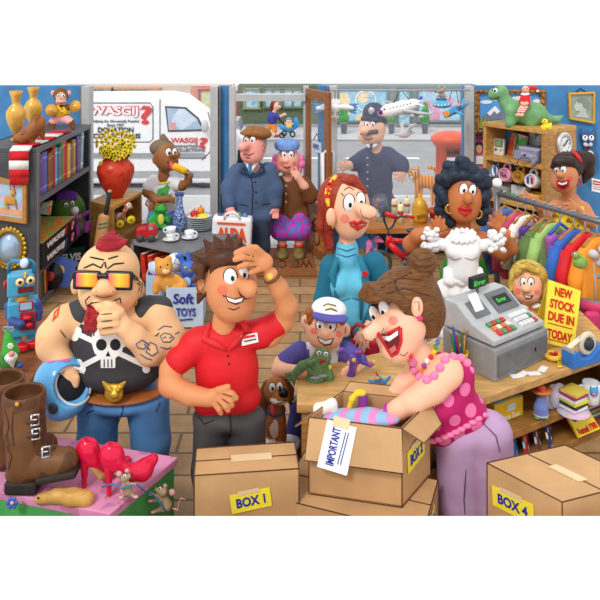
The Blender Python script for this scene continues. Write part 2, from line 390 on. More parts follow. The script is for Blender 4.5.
# ================================================================== STREET OUTSIDE
def slab(name, y0, y1, z, c, x0=-9, x1=9, t=.06): return O(name, M().prism([(x0, y0, z), (x1, y0, z), (x1, y1, z), (x0, y1, z)], (0, 0, -t)), c, kind='structure')
slab('pavement', WB+.16, 12.2, 0, mat((205, 206, 208), .8, .08, 2)); slab('road', 12.3, 18.4, -.03, mat((158, 160, 164), .8, .14, 1.5))
slab('pavement_far', 18.5, 20.8, 0, mat((196, 198, 200), .8, .1, 2)); slab('kerb', 12.2, 12.3, 0, mat((225, 226, 228), .8, .05)); slab('kerb_far', 18.4, 18.5, .01, mat((150, 152, 156), .8, .05))
g = M()
for x in range(-8, 9): g.prism([(x*1.05, 15.9, -.028), (x*1.05+.62, 15.9, -.028), (x*1.05+.62, 16.08, -.028), (x*1.05, 16.08, -.028)], (0, 0, .004))
O('road_marking', g, WHITE, kind='structure', loc=(0, 15.9, -.028))
FD = 20.8; FT = H-56*FD/F
def fz(y): return H-(y-HY)*FD/F
def shopfront(name, label, x0, x1, m, wins, extra=None):
    e = E(name, label, 'building', (XX((x0+x1)/2, FD), FD, 0))
    a, b = XX(x0, FD), XX(x1, FD)
    O('wall', M().box(((a+b)/2, FD+.5, FT/2), (b-a, .8, FT)), m, e)
    O('plinth', M().box(((a+b)/2, FD+.07, .05), (b-a, .1, .1)), mat((150, 152, 150)), e)
    for (u0, v0, u1, v1, fm, pm, nx, ny) in wins:
        p, q, z1, z0 = XX(u0, FD), XX(u1, FD), fz(v0), fz(v1); w = M()
        w.box(((p+q)/2, FD+.06, z0-.015), (q-p+.1, .12, .05)); w.box((p, FD+.07, (z0+z1)/2), (.06, .08, z1-z0)); w.box((q, FD+.07, (z0+z1)/2), (.06, .08, z1-z0)); w.box(((p+q)/2, FD+.07, z1), (q-p+.06, .08, .05))
        for i in range(1, nx): w.box((p+(q-p)*i/nx, FD+.07, (z0+z1)/2), (.045, .07, z1-z0))
        for i in range(1, ny): w.box(((p+q)/2, FD+.07, z0+(z1-z0)*i/ny), (q-p, .07, .04))
        wo = O('window', w, fm, e); O('pane', M().box(((p+q)/2, FD+.095, (z0+z1)/2), (q-p, .02, z1-z0)), pm, wo)
    return e
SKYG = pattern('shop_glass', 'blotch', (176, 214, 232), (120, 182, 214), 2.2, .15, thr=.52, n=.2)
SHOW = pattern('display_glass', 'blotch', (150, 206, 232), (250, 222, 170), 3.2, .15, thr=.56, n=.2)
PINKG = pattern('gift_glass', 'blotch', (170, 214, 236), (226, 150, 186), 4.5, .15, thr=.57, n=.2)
shopfront('cafe', 'pale stone shop with a pane grid in orange wood, above the white van', 60, 190, mat((206, 190, 178), .8), [(62, 88.5, 112, 99, mat((196, 140, 92)), SKYG, 2, 2), (112, 88.5, 160, 99, mat((204, 148, 100)), SHOW, 4, 3)])
shopfront('brick_house', 'pink brick house behind the cab of the white van', 190, 232, pattern('pink_brick', 'brick', (206, 132, 118), (190, 112, 100), 6, .8, (math.pi/2, 0, 0), .03, .12, (226, 190, 178)),
          [(199, 90, 214, 112, mat((190, 60, 60)), pattern('poster_glass', 'blotch', (190, 216, 190), (240, 200, 90), 5, .2, thr=.55, n=.1), 1, 1)])
shopfront('olive_shop', 'dark olive green shop seen through the doorway', 237, 322, mat((92, 106, 82), .7, .2),
          [(244, 89, 259, 108, mat((150, 152, 110)), SKYG, 1, 1), (264, 89, 281, 107, mat((110, 124, 98)), PINKG, 2, 1), (283, 89, 302, 107, mat((110, 124, 98)), PINKG, 2, 1)])
e = shopfront('bakery', 'grey green shop with lit display windows behind the policeman', 322, 480, mat((128, 142, 146), .6, .15),
          [(338, 89, 388, 121, mat((112, 128, 132)), SHOW, 1, 1), (398, 89, 411, 126, mat((96, 112, 120)), SKYG, 1, 1), (418, 89, 462, 121, mat((112, 128, 132)), PINKG, 1, 1)])
rg = M().torus((XX(366, FD), FD+.07, fz(101)), .3, .02, rotm(math.pi/2), 28, 6); rg.text('Café', (XX(361, FD), FD+.06, fz(97)), (1, 0, 0), (0, 0, 1), .36, .17, .01)
O('window_emblem', rg, WHITE, e)
tk = E('telephone_box', 'red telephone box partly hidden by the shop door frame', 'telephone box', (XX(232, 19), 19, 0))
O('body', M().box((XX(231, 19), 19, .62), (.34, .5, 1.24)), mat((208, 30, 30)), tk); O('glazing', M().box((XX(234.5, 19), 18.74, .75), (.1, .02, .8)), SKYG, tk)
# topiary pots
PB = None
for i, (x, yt, lab) in enumerate([(344, 104, 'cone-shaped topiary in a grey pot behind the hanging seagull'), (391.5, 112, 'cone-shaped topiary in a grey pot below the white toy airliner'), (425, 101, 'tall cone-shaped topiary in a grey pot beside the flying saucer')]):
    Dp = 19.6; b = P(x, 130, Dp); s = Dp/F; e = E('potted_topiary', lab, 'potted plant', (b.x, Dp, 0), 'potted topiaries across the street')
    zb = b.z if b.z > 0 else 0
    O('pot', M().lathe((b.x, Dp, 0), [(0, 0), (2.6*s, 0), (3.6*s, 10*s), (4*s, 10*s), (4*s, 11.5*s), (3*s, 11.5*s), (0, 11*s)], 16), mat((128, 134, 146)), e)
    t = B(Dp, 2, 1.0); y0 = HY+H/s-11.5
    t.c((x, y0-3, 0, 4.6), (x, yt+2, 0, 1.2))
    for k in range(20):
        u = R.random(); a = R.random()*6.28; t.e(x+math.cos(a)*4.6*(1-u*.75), y0-3-(y0-5-yt)*u, math.sin(a)*4.6*(1-u*.75), 1.5, 1.5, 1.5)
    O('foliage', t, mat((52, 150, 52), .7, .3, 30), e)
# ---------------------------------------------------------------- delivery van
VD = 12.9; s = VD/F
vz = lambda y: H-(y-HY)*s
vx = lambda x: (x-300)*s
vn = E('van', 'white delivery van with red lettering parked outside the left window', 'van', (vx(130), VD+.8, 0))
prof = [(30, 184), (30, 99), (160, 98), (176, 101), (200, 119), (214, 130), (226, 138), (230, 152), (230, 176), (226, 184)]
body = M().prism([(vx(x), VD, vz(y)) for x, y in prof], (0, 1.6, 0))
O('body', body, mat((248, 248, 248), .25, .04), vn, bev=.05)
def side(poly, m, name, th=.012, par=vn, out=.0): return O(name, M().prism([(vx(x), VD-out, vz(y)) for x, y in poly], (0, -th, 0)), m, par)
ln = M()
for pts in ([(160, 99), (160, 176)], [(92, 103), (150, 103), (153, 107), (153, 139), (150, 142), (92, 142)], [(162, 158), (206, 158)], [(208, 112), (213, 134), (210, 152), (202, 160)]):
    ln.tube([(vx(x), VD, vz(y)) for x, y in pts], .012, 5)
O('panel_seam', ln, mat((110, 112, 116)), vn)
side([(165, 106), (186, 107), (199, 118), (205, 131), (168, 132)], mat((60, 62, 66)), 'window_rubber', .01)
wn = side([(167, 108), (185, 109), (197, 119), (202, 129), (169, 130)], pattern('van_glass', 'blotch', (206, 222, 240), (168, 190, 216), 3, .12, thr=.5), 'cab_window', .016)
O('seat', M().box((vx(173), VD-.02, vz(126)), (.1, .01, .13)), mat((226, 150, 150)), vn)
side([(88, 153), (203, 153), (206, 155), (203, 157.5), (88, 157.5)], mat((156, 158, 162), .5), 'bump_strip', .03)
side([(30, 171), (230, 171), (228, 177), (30, 177)], mat((172, 174, 178), .5), 'sill_panel', .02)
mr = M().ell((vx(206), VD-.14, vz(125)), (.07, .06, .12)); mr.tube([(vx(203), VD, vz(130)), (vx(206), VD-.12, vz(128))], .02); O('wing_mirror', mr, mat((196, 198, 202)), vn)
for x in (62, 203):
    w = O('wheel', M().lathe((vx(x), VD+.02, .19), [(0, 0), (.12, 0), (.2, .02), (.22, .1), (.2, .2), (0, .2)], 24, 0, rotm(-math.pi/2)), mat((46, 46, 50)), vn)
    O('hub_cap', M().lathe((vx(x), VD+.0, .19), [(0, 0), (.11, .01), (.12, .05)], 18, 0, rotm(-math.pi/2)), SILVER, w)
PINKL = mat((250, 190, 195)); GREYL = mat((110, 110, 114), .6, 0)
def vtext(t, x0, y1, x1, y0, m, name, bold=.02, out=.006, sh=0):
    O(name, M().text(t, (vx(x0), VD-out, vz(y1)), (1, 0, 0), (0, 0, 1), (x1-x0)*s, (y1-y0)*s, .012, bold, shear=sh), m, vn)
vtext('WASGIJ', 89.5, 117.5, 139, 106, RED, 'van_lettering', .075); vtext('WASGIJ', 90, 117, 138.3, 106.6, mat((255, 244, 244), .5, 0), 'van_lettering', .028, .02)
vtext('?', 140, 124.5, 152.5, 105.5, RED, 'van_lettering', .03)
vtext('Helping the Chronically Puzzled', 92, 123, 139, 119.8, GREYL, 'van_lettering', .01); vtext('Since 1997', 107, 126.4, 124, 123.6, GREYL, 'van_lettering', .01)
vtext('DONATION', 98, 132.5, 133.5, 127.2, mat((54, 54, 58), .6, 0), 'van_lettering', .03); vtext('COLLECTIONS', 93, 138.4, 140.5, 133.4, mat((54, 54, 58), .6, 0), 'van_lettering', .03)
vtext('WASGIJ', 171, 144.4, 197.5, 137.6, RED, 'van_lettering', .02); vtext('?', 199, 148.5, 208, 137.5, RED, 'van_lettering', .04)
vtext('DONATION', 174, 147.6, 200, 144.8, GREYL, 'van_lettering', .03); vtext('COLLECTIONS', 174, 151.6, 205, 148.4, GREYL, 'van_lettering', .03)
# second car, only its white bonnet shows through the doorway
cr = E('car', 'white car bonnet seen through the doorway behind the man in a flat cap', 'car', (XX(236, 14.8), 14.8, 0))
q = 14.8; g = M().prism([P(212, 150, q), P(228, 130, q), P(238, 131, q), P(247, 142, q), P(246, 158, q), P(238, 166, q), P(212, 166, q)], (0, 1.2, 0)); O('body', g, mat((240, 242, 244), .25, .05), cr, bev=.04)
O('windscreen', M().prism([P(229, 120, q+.3), P(238, 121, q+.3), P(241, 131, q+.3), P(229, 130, q+.3)], (0, .8, 0)), mat((150, 156, 160), .2), cr)
O('wheel', M().lathe((XX(237, q), q-.03, .19), [(0, 0), (.12, 0), (.18, .03), (.19, .2), (0, .2)], 20, 0, rotm(-math.pi/2)), mat((50, 50, 54)), cr)
# ---------------------------------------------------------------- pillar box
PD = 11.2; b = (XX(451, PD), PD, 0); s = PD/F
pb = E('pillar_box', 'round red postbox standing on the pavement outside the right window', 'postbox', b)
PR = mat((226, 84, 52), .4, .14)
zt = H-(131-HY)*s
O('body', M().lathe(b, [(0, 0), (17*s, 0), (17*s, 4*s), (15*s, 6*s), (15*s, zt-.24), (17*s, zt-.23), (18*s, zt-.19)], 32), PR, pb)
O('cap', M().lathe(b, [(18*s, zt-.19), (20*s, zt-.16), (20*s, zt-.1), (16*s, zt-.04), (8*s, zt-.005), (0, zt)], 32), mat((232, 92, 58), .4, .12), pb)
O('slot', M().box((b[0]-.02, PD-.235, H-(150-HY)*s), (12*s, .06, 3*s)), mat((40, 20, 20)), pb)
pl = O('notice_plate', M().box((b[0]-.05, PD-.24, H-(161-HY)*s), (9*s, .05, 13*s)), mat((236, 238, 238)), pb)
O('plate_frame', M().box((b[0]-.05, PD-.232, H-(161-HY)*s), (10.6*s, .05, 14.6*s)), mat((170, 60, 40)), pl)
# ================================================================== GREY BOOKSHELF ON THE LEFT, its open front facing the middle of the shop
SX, S0, S1, SZ = -2.72, 7.24, 9.06, 1.68
sh = E('bookshelf', 'tall dark grey bookshelf along the left with books, board games and records', 'bookshelf', (SX-.22, (S0+S1)/2, 0))
SF = mat((104, 105, 110), .5, .18, 6)
def sb(n, x0, x1, y0, y1, z0, z1, m=SHELFG, p=None): return O(n, M().box(((x0+x1)/2, (y0+y1)/2, (z0+z1)/2), (x1-x0, y1-y0, z1-z0)), m, p or sh, bev=.006)
sb('side_panel', SX-.62, SX, S0, S0+.05, 0, SZ-.05); sb('side_panel', SX-.62, SX, S1-.05, S1, 0, SZ-.05)
sb('back_panel', SX-.62, SX-.59, S0, S1, 0, SZ)
for z in (.02, .36, 1.1, SZ-.05): sb('shelf_board', SX-.62, SX, S0+.05 if z < 1.5 else S0, S1-.05 if z < 1.5 else S1, z, z+.05)
fr = M()
for z in (.02, .36, 1.1, SZ-.05): fr.box((SX+.006, (S0+S1)/2, z+.025), (.014, S1-S0, .056))
for y in (S0+.025, S1-.03): fr.box((SX+.007, y, SZ/2), (.016, .062, SZ))
O('front_edging', fr, SF, sh)
# books, spines out
bc = [((150, 130, 200), .44), ((120, 60, 140), .42), ((92, 98, 180), .44), ((104, 112, 190), .43), ((150, 100, 52), .4), ((140, 88, 48), .41), ((176, 26, 40), .47), ((110, 190, 230), .42), ((120, 120, 150), .41), ((52, 150, 70), .46), ((226, 60, 90), .47), ((206, 30, 44), .46),
      ((230, 200, 60), .4), ((120, 84, 130), .38), ((150, 96, 44), .42), ((224, 160, 56), .41), ((38, 76, 168), .45), ((214, 30, 40), .42), ((158, 210, 240), .46)]
cn = ['lilac', 'plum purple', 'violet blue', 'periwinkle', 'brown', 'chestnut brown', 'dark red', 'sky blue', 'grey blue', 'green', 'pink-red', 'crimson', 'yellow', 'dull purple', 'tan brown', 'orange', 'royal blue', 'bright red', 'pale blue leaning']
nx = ['beside the shelf end', 'next to the lilac book', 'between purple and periwinkle books', 'beside the brown book', 'before the chestnut book', 'before the tall dark red book', 'before the sky blue book', 'after the dark red book', 'before the green book', 'in the middle of the row', 'after the green book', 'before the yellow book', 'after the crimson book', 'after the yellow book', 'before the orange book', 'before the royal blue book', 'after the orange book', 'after the royal blue book', 'at the far end of the row']
y = S0+.06
PAGE = mat((236, 230, 214), .8, .06)
for i, ((c, h), a, b_) in enumerate(zip(bc, cn, nx)):
    t = .078 if i % 3 else .092; t *= .98
    bx = E('book', 'upright %s book on the grey shelf, %s' % (a, b_), 'book', (SX-.2, y+t/2, 1.15), 'books on the upper grey shelf')
    dx = -.03-.004*(i % 4); lean = -.1 if i == 18 else 0
    x1 = SX+dx; x0 = x1-.26; yy = y+(.05 if i == 18 else 0)
    rt = rotm(lean, 0, 0); g = M(); cc = Vector(((x0+x1)/2, yy+t/2, 1.15+h/2))
    g.box(cc+Vector((.13, 0, 0)), (.012, t-.006, h), rot=rt)
    for q in (-1, 1): g.box(cc+rt@Vector((0, q*(t/2-.006), 0)), (.26, .008, h), rot=rt)
    for z in (-.36, .36): g.box(cc+rt@Vector((.137, 0, h*z)), (.004, t-.006, .02), rot=rt, m=1)
    O('cover', g, [mat(c, .45, .12), mat(tuple(min(255, int(v*1.25+20)) for v in c), .45, .1)], bx); O('pages', M().box(cc-Vector((.008, 0, .004)), (.25, t-.02, h-.03), rot=rt), PAGE, bx)
    y += t
# two board games stacked, turned black sides out
ART = pattern('game_art', 'blotch', (240, 150, 60), (120, 170, 90), 9, .4, thr=.52, n=.3)
for k, (z, lab, qc) in enumerate([(.41, 'black puzzle game box at the bottom of the stack of two', (40, 90, 190)), (.545, 'black puzzle game box with a colourful lid lying on another box', (226, 40, 36))]):
    a0, a1 = S0+.04+.1*k*0, S0+1.12
    e = E('game_box', lab, 'board game', (SX-.2, (a0+a1)/2, z), 'puzzle boxes on the grey shelf')
    O('box', M().box((SX-.17, (a0+a1)/2, z+.066), (.44, a1-a0, .132)), mat((34, 32, 34), .4, .15), e)
    O('lid_art', M().box((SX-.17, (a0+a1)/2, z+.1335), (.42, a1-a0-.03, .005)), ART, e)
    g = M(); xo = SX+.053
    O('lettering', M().text('WASGIJ', (xo, a0+.1, z+.03), (0, 1, 0), (0, 0, 1), .56, .075, .004, .03, 0, .2), mat((250, 236, 232), .5, 0), e)
    O('question_mark', M().text('?', (xo, a0+.68, z+.02), (0, 1, 0), (0, 0, 1), .075, .1, .004, .04), mat(qc, .5, 0), e)
    O('badge', M().box((xo-.002, a0+.93, z+.066), (.006, .1, .1)).box((xo+.001, a0+.95, z+.085), (.006, .025, .04), m=1).box((xo+.001, a0+.91, z+.047), (.006, .025, .04), m=1), [RED, WHITE], e)
# comic standing at the back of the shelf
O('comic', M().prism([P(39, 214, 7.6), P(42, 203, 7.6), P(52, 201, 7.6), P(50, 215, 7.6)], (0, .02, 0)), pattern('comic_art', 'blotch', (150, 210, 200), (240, 130, 80), 14, .5, thr=.5, n=.3), label='small bright comic propped behind the green egg-shaped plush', cat='comic')
# green egg plush with purple hair
D = 8.7; t = B(D, 3, 1.3); t.e(68, 211, 0, 17, 19, 14)
e = E('plush_toy', 'green egg-shaped plush with a purple fringe on the grey shelf', 'plush toy', t.W(67, 232))
O('body', t, mat((86, 124, 44), .8, .2, 14), e)
hr = B(D, 2, 1.2)
for i in range(9): hr.c((58+i*2.2, 195-2*math.sin(i*.4), 4, 2.6), (57+i*2.4, 199+(i % 2)*2, 9, 1.2))
O('hair', hr, mat((104, 52, 150), .8, .2, 20), e)
eye(t, e, 66, 205, 2.2, 2.6, .4, .3, 1); eye(t, e, 72.5, 203, 2, 2.4, .2, .4, .9)
lump(t, e, 'nose', WHITE, (75, 210.5, 4, 4, 3)); ink(t, e, 'mouth', [[(72, 218), (77, 219), (82, 215)]], .7, mat((150, 50, 40)))
# pink and grey gnome-like critter
D = 8.62; t = B(D, 2, 1.2); t.e(80, 225, 0, 6.5, 7, 6); t.e(80, 218, 1, 5, 4, 5)
e = E('plush_toy', 'small grey plush with magenta ears and feet on the shelf edge', 'plush toy', t.W(80, 232))
O('body', t, mat((142, 130, 112), .9, .3, 30), e)
f = B(D, 1, 1.1)
for x0, y0, x1, y1, r in [(77, 233, 76, 227, 3.2), (87, 230, 88, 223, 3.2), (91, 227, 95, 226, 2.4), (77, 218, 74, 216, 2.4), (84, 215, 88, 212, 2.2)]: f.c((x0, y0, 6, r), (x1, y1, 7, r*.8))
O('limbs', f, mat((196, 78, 196), .7, .15), e); lump(t, e, 'nose', mat((226, 40, 110)), (80, 219, 1.4, 1.4, 1.2))
# records in the bottom compartment
rc = [((52, 150, 160), 0), ((214, 60, 60), 1), ((70, 150, 70), 2), ((150, 40, 120), 3), ((230, 200, 60), 4), ((196, 40, 40), 5), ((60, 60, 66), 6)]
ct = ['teal', 'orange-red', 'leaf green', 'plum', 'yellow', 'deep red', 'charcoal']
for i, ((c, k), a) in enumerate(zip(rc, ct)):
    yy = S0+.07+i*.05
    O('record_sleeve', M().box((SX-.16, yy, .225), (.3, .014, .3), rot=rotm(.08, 0, 0)), mat(c, .4, .1), label='%s record sleeve standing in the bottom of the grey bookshelf' % a, cat='record sleeve', group='records in the bottom compartment')
e = E('record_sleeve', 'blue record sleeve leaning forward out of the bottom shelf', 'record sleeve', (SX+.1, 7.75, .07))
c = Vector((SX+.02, 7.8, .22)); O('sleeve', M().box(c, (.36, .012, .3), rot=rotm(-.5, .25, 0)), mat((84, 110, 196), .4, .12), e)
O('emblem', M().lathe(c+Vector((.02, -.012, 0)), [(0, .0), (.06, 0), (.06, .004), (0, .004)], 18, 0, rotm(-.5, .25, 0) @ rotm(math.pi/2)), mat((240, 206, 60)), e)
e = E('record_sleeve', 'dark green record sleeve with white and yellow lettering behind the biker', 'record sleeve', (SX-.05, 8.35, .07))
a, b2 = P(60, 270, 8.2), P(84, 270, 8.2)
O('sleeve', M().prism([P(60, 273, 8.2), P(85, 268, 8.2), P(84, 247, 8.2), P(61, 250, 8.2)], (0, .02, 0)), mat((28, 56, 52), .4, .15), e)
O('lettering', M().text('ELVIS', P(62, 261.5, 8.18), (1, 0, .1), (0, 0, 1), XX(320, 8.2)-XX(301, 8.2), .085, .004, .03), WHITE, e)
O('lettering', M().text('IS BACK!', P(62, 268.5, 8.18), (1, 0, .1), (0, 0, 1), XX(321, 8.2)-XX(301, 8.2), .055, .004, .03), mat((236, 206, 50)), e)
e = E('vinyl_record', 'black vinyl record sticking out of its sleeve in the bottom shelf', 'record', (SX+.03, 7.6, .08))
O('disc', M().lathe((SX-.0, 7.62, .22), [(0, 0), (.145, 0), (.145, .005), (0, .005)], 28, 0, rotm(math.pi/2-.25)), mat((30, 30, 34), .25, .1), e)
O('disc_label', M().lathe((SX-.0, 7.615, .22), [(0, 0), (.05, 0), (.05, .005), (0, .005)], 20, 0, rotm(math.pi/2-.25)), mat((200, 60, 50)), e)
# ---------------------------------------------------------------- things on top of the bookshelf
urnp = [(0, 0), (.085, 0), (.09, .03), (.04, .06), (.03, .09), (.06, .12), (.13, .25), (.165, .36), (.165, .44), (.11, .52), (.06, .56), (.065, .6), (.085, .68), (.115, .75), (.105, .755), (.06, .66), (0, .62)]
GOLDU = mat((226, 174, 82), .25, .2, 14, .25)
u1 = O('urn', M().lathe((0, 0, 0), [(r*.98, z) for r, z in urnp], 30), GOLDU, label='polished gold urn at the front end of the bookshelf top', cat='urn', group='gold urns on the bookshelf', loc=(0, 0, 0)); u1.location = (-3.12, 7.69, SZ); u1.scale = (.64, .64, .73)
u2 = dup(u1, (-3.2, 8.4, SZ), 'polished gold urn standing further back on the bookshelf top'); u2.scale = (.64, .64, .71)
# shoe-shaped vase modelled as a hound lying down
D = 7.42; t = B(D, 3, 1.1); t.c((17, 139, 6, 4.2), (22, 138, 6, 6), (30, 133, 4, 7), (36, 126, 2, 6), (40, 121, 0, 5.5)).c((41, 126, 0, 5), (43, 139, 0, 1.6)).c((31, 136, 4, 3), (33, 143, 5, 2)).c((26, 131, 8, 2), (24, 126, 8, .8)).c((30, 130, 6, 2), (29, 124, 6, .8)).cut(40, 117, 4, 4, 6, 5, 40)
e = E('ornament', 'brown hound-shaped high-heeled shoe ornament lying on the scarf', 'ornament', t.W(30, 144))
O('body', t, mat((150, 88, 42), .5, .25, 16), e); ink(t, e, 'face_detail', [[(15, 140), (19, 142)], [(21, 134), (23, 134.5)], [(33, 131), (37, 135), (35, 139)]], .5)
# striped scarf
SCM = [mat((206, 32, 40), .9, .15, 30), mat((238, 236, 230), .9, .1, 30)]
sc = E('scarf', 'red and white striped scarf hanging over the corner of the bookshelf', 'scarf', (-2.8, 7.4, SZ))
g = M(); path = [(-2.83, 8.35, SZ+.012), (-2.84, 8.1, SZ+.012), (-2.83, 7.85, SZ+.012), (-2.83, 7.6, SZ+.012), (-2.84, 7.4, SZ+.014), (-2.87, 7.25, SZ+.016), (-2.885, 7.195, SZ-.03), (-2.885, 7.19, SZ-.12), (-2.885, 7.19, SZ-.21), (-2.88, 7.19, SZ-.29)]
for i in range(len(path)-1):
    p, q = Vector(path[i]), Vector(path[i+1]); wv = Vector((.1, 0, 0)); nn = (q-p).cross(wv).normalized()*.014
    g.prism([p-wv, p+wv, q+wv, q-wv], nn if nn.z > 0 or i > 5 else -nn, i % 2, True)
O('knitted_band', g, SCM, sc)
g = M()
for i in range(9): g.tube([(-2.97+i*.022, 7.183, SZ-.29), (-2.97+i*.022, 7.18, SZ-.37)], .009, 5)
O('fringe', g, SCM[0], sc)
# toy monkey with cymbals
D = 8.1; FURB = mat((124, 76, 40), .8, .2, 20); SKINM = mat((240, 178, 160), .6, .1)
t = B(D, 2.5, 1.1); t.e(61, 95, 0, 7.5, 7.5, 7).e(61, 112, 0, 8.5, 8, 7).c((54, 107, 2, 3), (50, 112, 5, 2.4), (52, 113, 9, 2)).c((68, 107, 2, 3), (73, 108, 6, 2.4), (74, 109, 10, 2)).c((57, 117, 2, 4), (52, 123, 8, 3), (53, 128, 9, 2.4)).c((65, 117, 2, 4), (71, 122, 8, 3), (73, 128, 9, 2.4))
e = E('toy_monkey', 'sitting toy monkey in a yellow waistcoat clapping brass cymbals', 'toy monkey', t.W(61, 126))
O('body', t, FURB, e)
f = B(D, 2, 1.1); f.e(61, 96.5, 4, 5.4, 5, 5).e(61, 101.5, 5, 5, 3.4, 5); f.e(53, 93, 0, 2.4, 3, 1.6).e(69, 93, 0, 2.4, 3, 1.6); O('face', f, SKINM, e)
eye(f, e, 58.8, 95.5, 1.7, 1.7, 0, 0, .8); eye(f, e, 63.4, 95.5, 1.7, 1.7, 0, 0, .8); ink(f, e, 'mouth', [[(57, 102.5), (61, 103.3), (65, 102.5)], [(60, 99), (62, 99)]], .45)
v = B(D, 2, 1.1); v.e(61, 111.5, .6, 9, 7.5, 7.4).cut(61, 104, 6, 2.5, 4, 6); O('waistcoat', v, mat((244, 206, 40), .6, .1), e); lump(v, e, 'button', RED, (62, 109, .9, .9, .6), (62, 113, .9, .9, .6))
tr = B(D, 2, 1.1); tr.e(61, 119, .5, 8.5, 4, 7.5).c((57, 118, 2, 4.6), (52.5, 122, 8, 3.7)).c((65, 118, 2, 4.6), (70.5, 121.5, 8, 3.7)); O('trousers', tr, pattern('pink_check', 'stripes', (242, 186, 186), (230, 150, 156), 14, .8, thr=.6), e)
for x, y in ((51.5, 110), (75, 106.5)):
    O('cymbal', M().lathe(t.W(x, y, 12), [(0, .02), (.02, .018), (.03, .006), (.072, 0), (.072, -.006), (0, -.004)], 20, 0, rotm(1.2, .3 if x < 60 else -.9, 0)), mat((222, 170, 74), .25, .15, 14, .4), e)
# picture of a hare and the round mirror, both hung on the end panel
fd = S0-.004
def panel(name, label, cat, pts, D, th, m, fw, fm, loc=None):
    """framed flat picture on plane y = D; pts = outer corners in pixels (tl, tr, br, bl)"""
    q = [P(x, y, D) for x, y in pts]; c = sum(q, Vector())/4; e = E(name, label, cat, (c.x, c.y, min(v.z for v in q)))
    inn = [p+(c-p)*fw for p in q]; g = M()
    for i in range(4): g.prism([q[i], q[(i+1) % 4], inn[(i+1) % 4], inn[i]], (0, -th, 0))
    O('picture_frame', g, fm, e, bev=.006); O('picture', M().prism(inn, (0, -th*.35, 0)), m, e); return e, c
PA = pattern('pale_sky_wash', 'blotch', (206, 190, 226), (170, 206, 226), 10, .5, thr=.5, n=.2)
e, c = panel('framed_picture', 'gold framed picture of a hare on the bookshelf end panel', 'picture', [(-12, 174), (28, 182.5), (28, 223), (-12, 217)], fd, .05, PA, .2, mat((186, 130, 60), .4, .2, 16))
t = B(fd-.03, 1.2, .9); t.e(10, 200, 0, 6.5, 4.5, 1.4, 25).e(13, 193.5, 0, 2.6, 2.2, 1.2).c((12, 192, 0, 1.1), (9, 186, 0, .7)).c((14, 192, 0, 1.1), (13, 185.5, 0, .7)).c((14, 202, 0, 1.4), (17, 209, 0, .8)).c((5, 203, 0, 1.6), (8, 208, 0, 1)); O('painted_hare', t, mat((206, 150, 70), .6, .2, 30), e)
O('painted_ground', M().prism([P(-8, 206, fd-.018), P(23, 211, fd-.018), P(23, 216, fd-.018), P(-8, 212, fd-.018)], (0, -.004, 0)), mat((226, 170, 120)), e)
e = E('mirror', 'oval mirror with a beaded gold rim on the bookshelf end panel', 'mirror', P(9, 268, fd))
cx, cy = 9, 248; s = fd/F
O('glass', M().lathe(P(cx, cy, fd), [(0, .012), (12*s, .012), (12*s, 0), (0, 0)], 32, 0, rotm(math.pi/2) @ Matrix.Diagonal((1, 1.3, 1))), mat((176, 206, 238), .12, .1, 4, .35), e)
rm = M().torus(P(cx, cy, fd-.012), 13.5*s, 2*s, rotm(math.pi/2), 32, 8, 0, (1, 1.28)); O('rim', rm, mat((150, 116, 40), .3, .2, 20, .3), e)
g = M()
for i in range(26):
    a = 6.2832*i/26; g.ell(P(cx+16*math.cos(a), cy+19.6*math.sin(a), fd-.014), (2*s, 1.6*s, 2*s), 8)
O('beading', g, mat((222, 180, 56), .3, .2, 20, .3), e)
# ================================================================== BROWN TOY SHELF in front of it, with the robot
BX, B0, B1, BZ = -1.95, 4.75, 6.25, .37
e = E('toy_shelf', 'low brown wooden shelf at the left carrying the blue robot', 'shelf', (BX-.4, 5.5, 0))
O('top_board', M().box((BX-.4, (B0+B1)/2, BZ-.03), (.8, B1-B0, .06)), BROWNW, e, bev=.008); O('lower_board', M().box((BX-.4, (B0+B1)/2, .14), (.78, B1-B0-.04, .05)), BROWNW, e)
for y in (B0+.03, B1-.03): O('end_panel', M().box((BX-.42, y, BZ/2-.03), (.74, .05, BZ-.06)), mat((120, 66, 36), .5, .15), e)
O('back_panel', M().box((BX-.78, (B0+B1)/2, BZ/2-.03), (.03, B1-B0, BZ-.06)), mat((100, 54, 30), .5, .15), e)
# yellow toy cars on the lower board
def toycar(lab, x, y, z, rz, c, L=.2):
    e = E('toy_car', lab, 'toy car', (x, y, z)); q = rotm(0, 0, rz)
    pf = [(-.5, .1), (-.5, .3), (-.28, .34), (-.16, .55), (.16, .55), (.3, .34), (.5, .28), (.5, .1)]
    b = Vector((x, y, z)); wv = q @ Vector((0, L*.22, 0))
    O('body', M().prism([b+q @ Vector((a*L, 0, h*L))-wv for a, h in pf], wv*2), mat(c, .3, .1), e, bev=.006)
    O('window', M().prism([b+q @ Vector((a*L, 0, h*L))-wv*1.03 for a, h in [(-.22, .36), (-.13, .51), (.13, .51), (.22, .36)]], wv*2.06), mat((60, 64, 74), .2), e)
    for a in (-.3, .3):
        for k in (-1, 1): O('wheel', M().lathe(b+q @ Vector((a*L, k*L*.22, .12*L)), [(0, -.012), (.11*L, -.012), (.13*L, 0), (.11*L, .012), (0, .012)], 14, 0, q @ rotm(math.pi/2)), mat((50, 50, 54)), e)
    return e
toycar('yellow toy car low on the brown shelf, its bonnet towards the helmet', -2.08, 5.3, .166, -.6, (244, 196, 30), .23); toycar('yellow toy car on the low brown shelf next to the boots', -2.12, 5.02, .166, -.3, (236, 176, 26), .22)
g = M(); g.ell((-2.05, 4.86, .211), (.045, .045, .045)); O('ball', g, mat((60, 80, 160), .3), label='small navy ball on the lower board of the brown shelf', cat='ball')
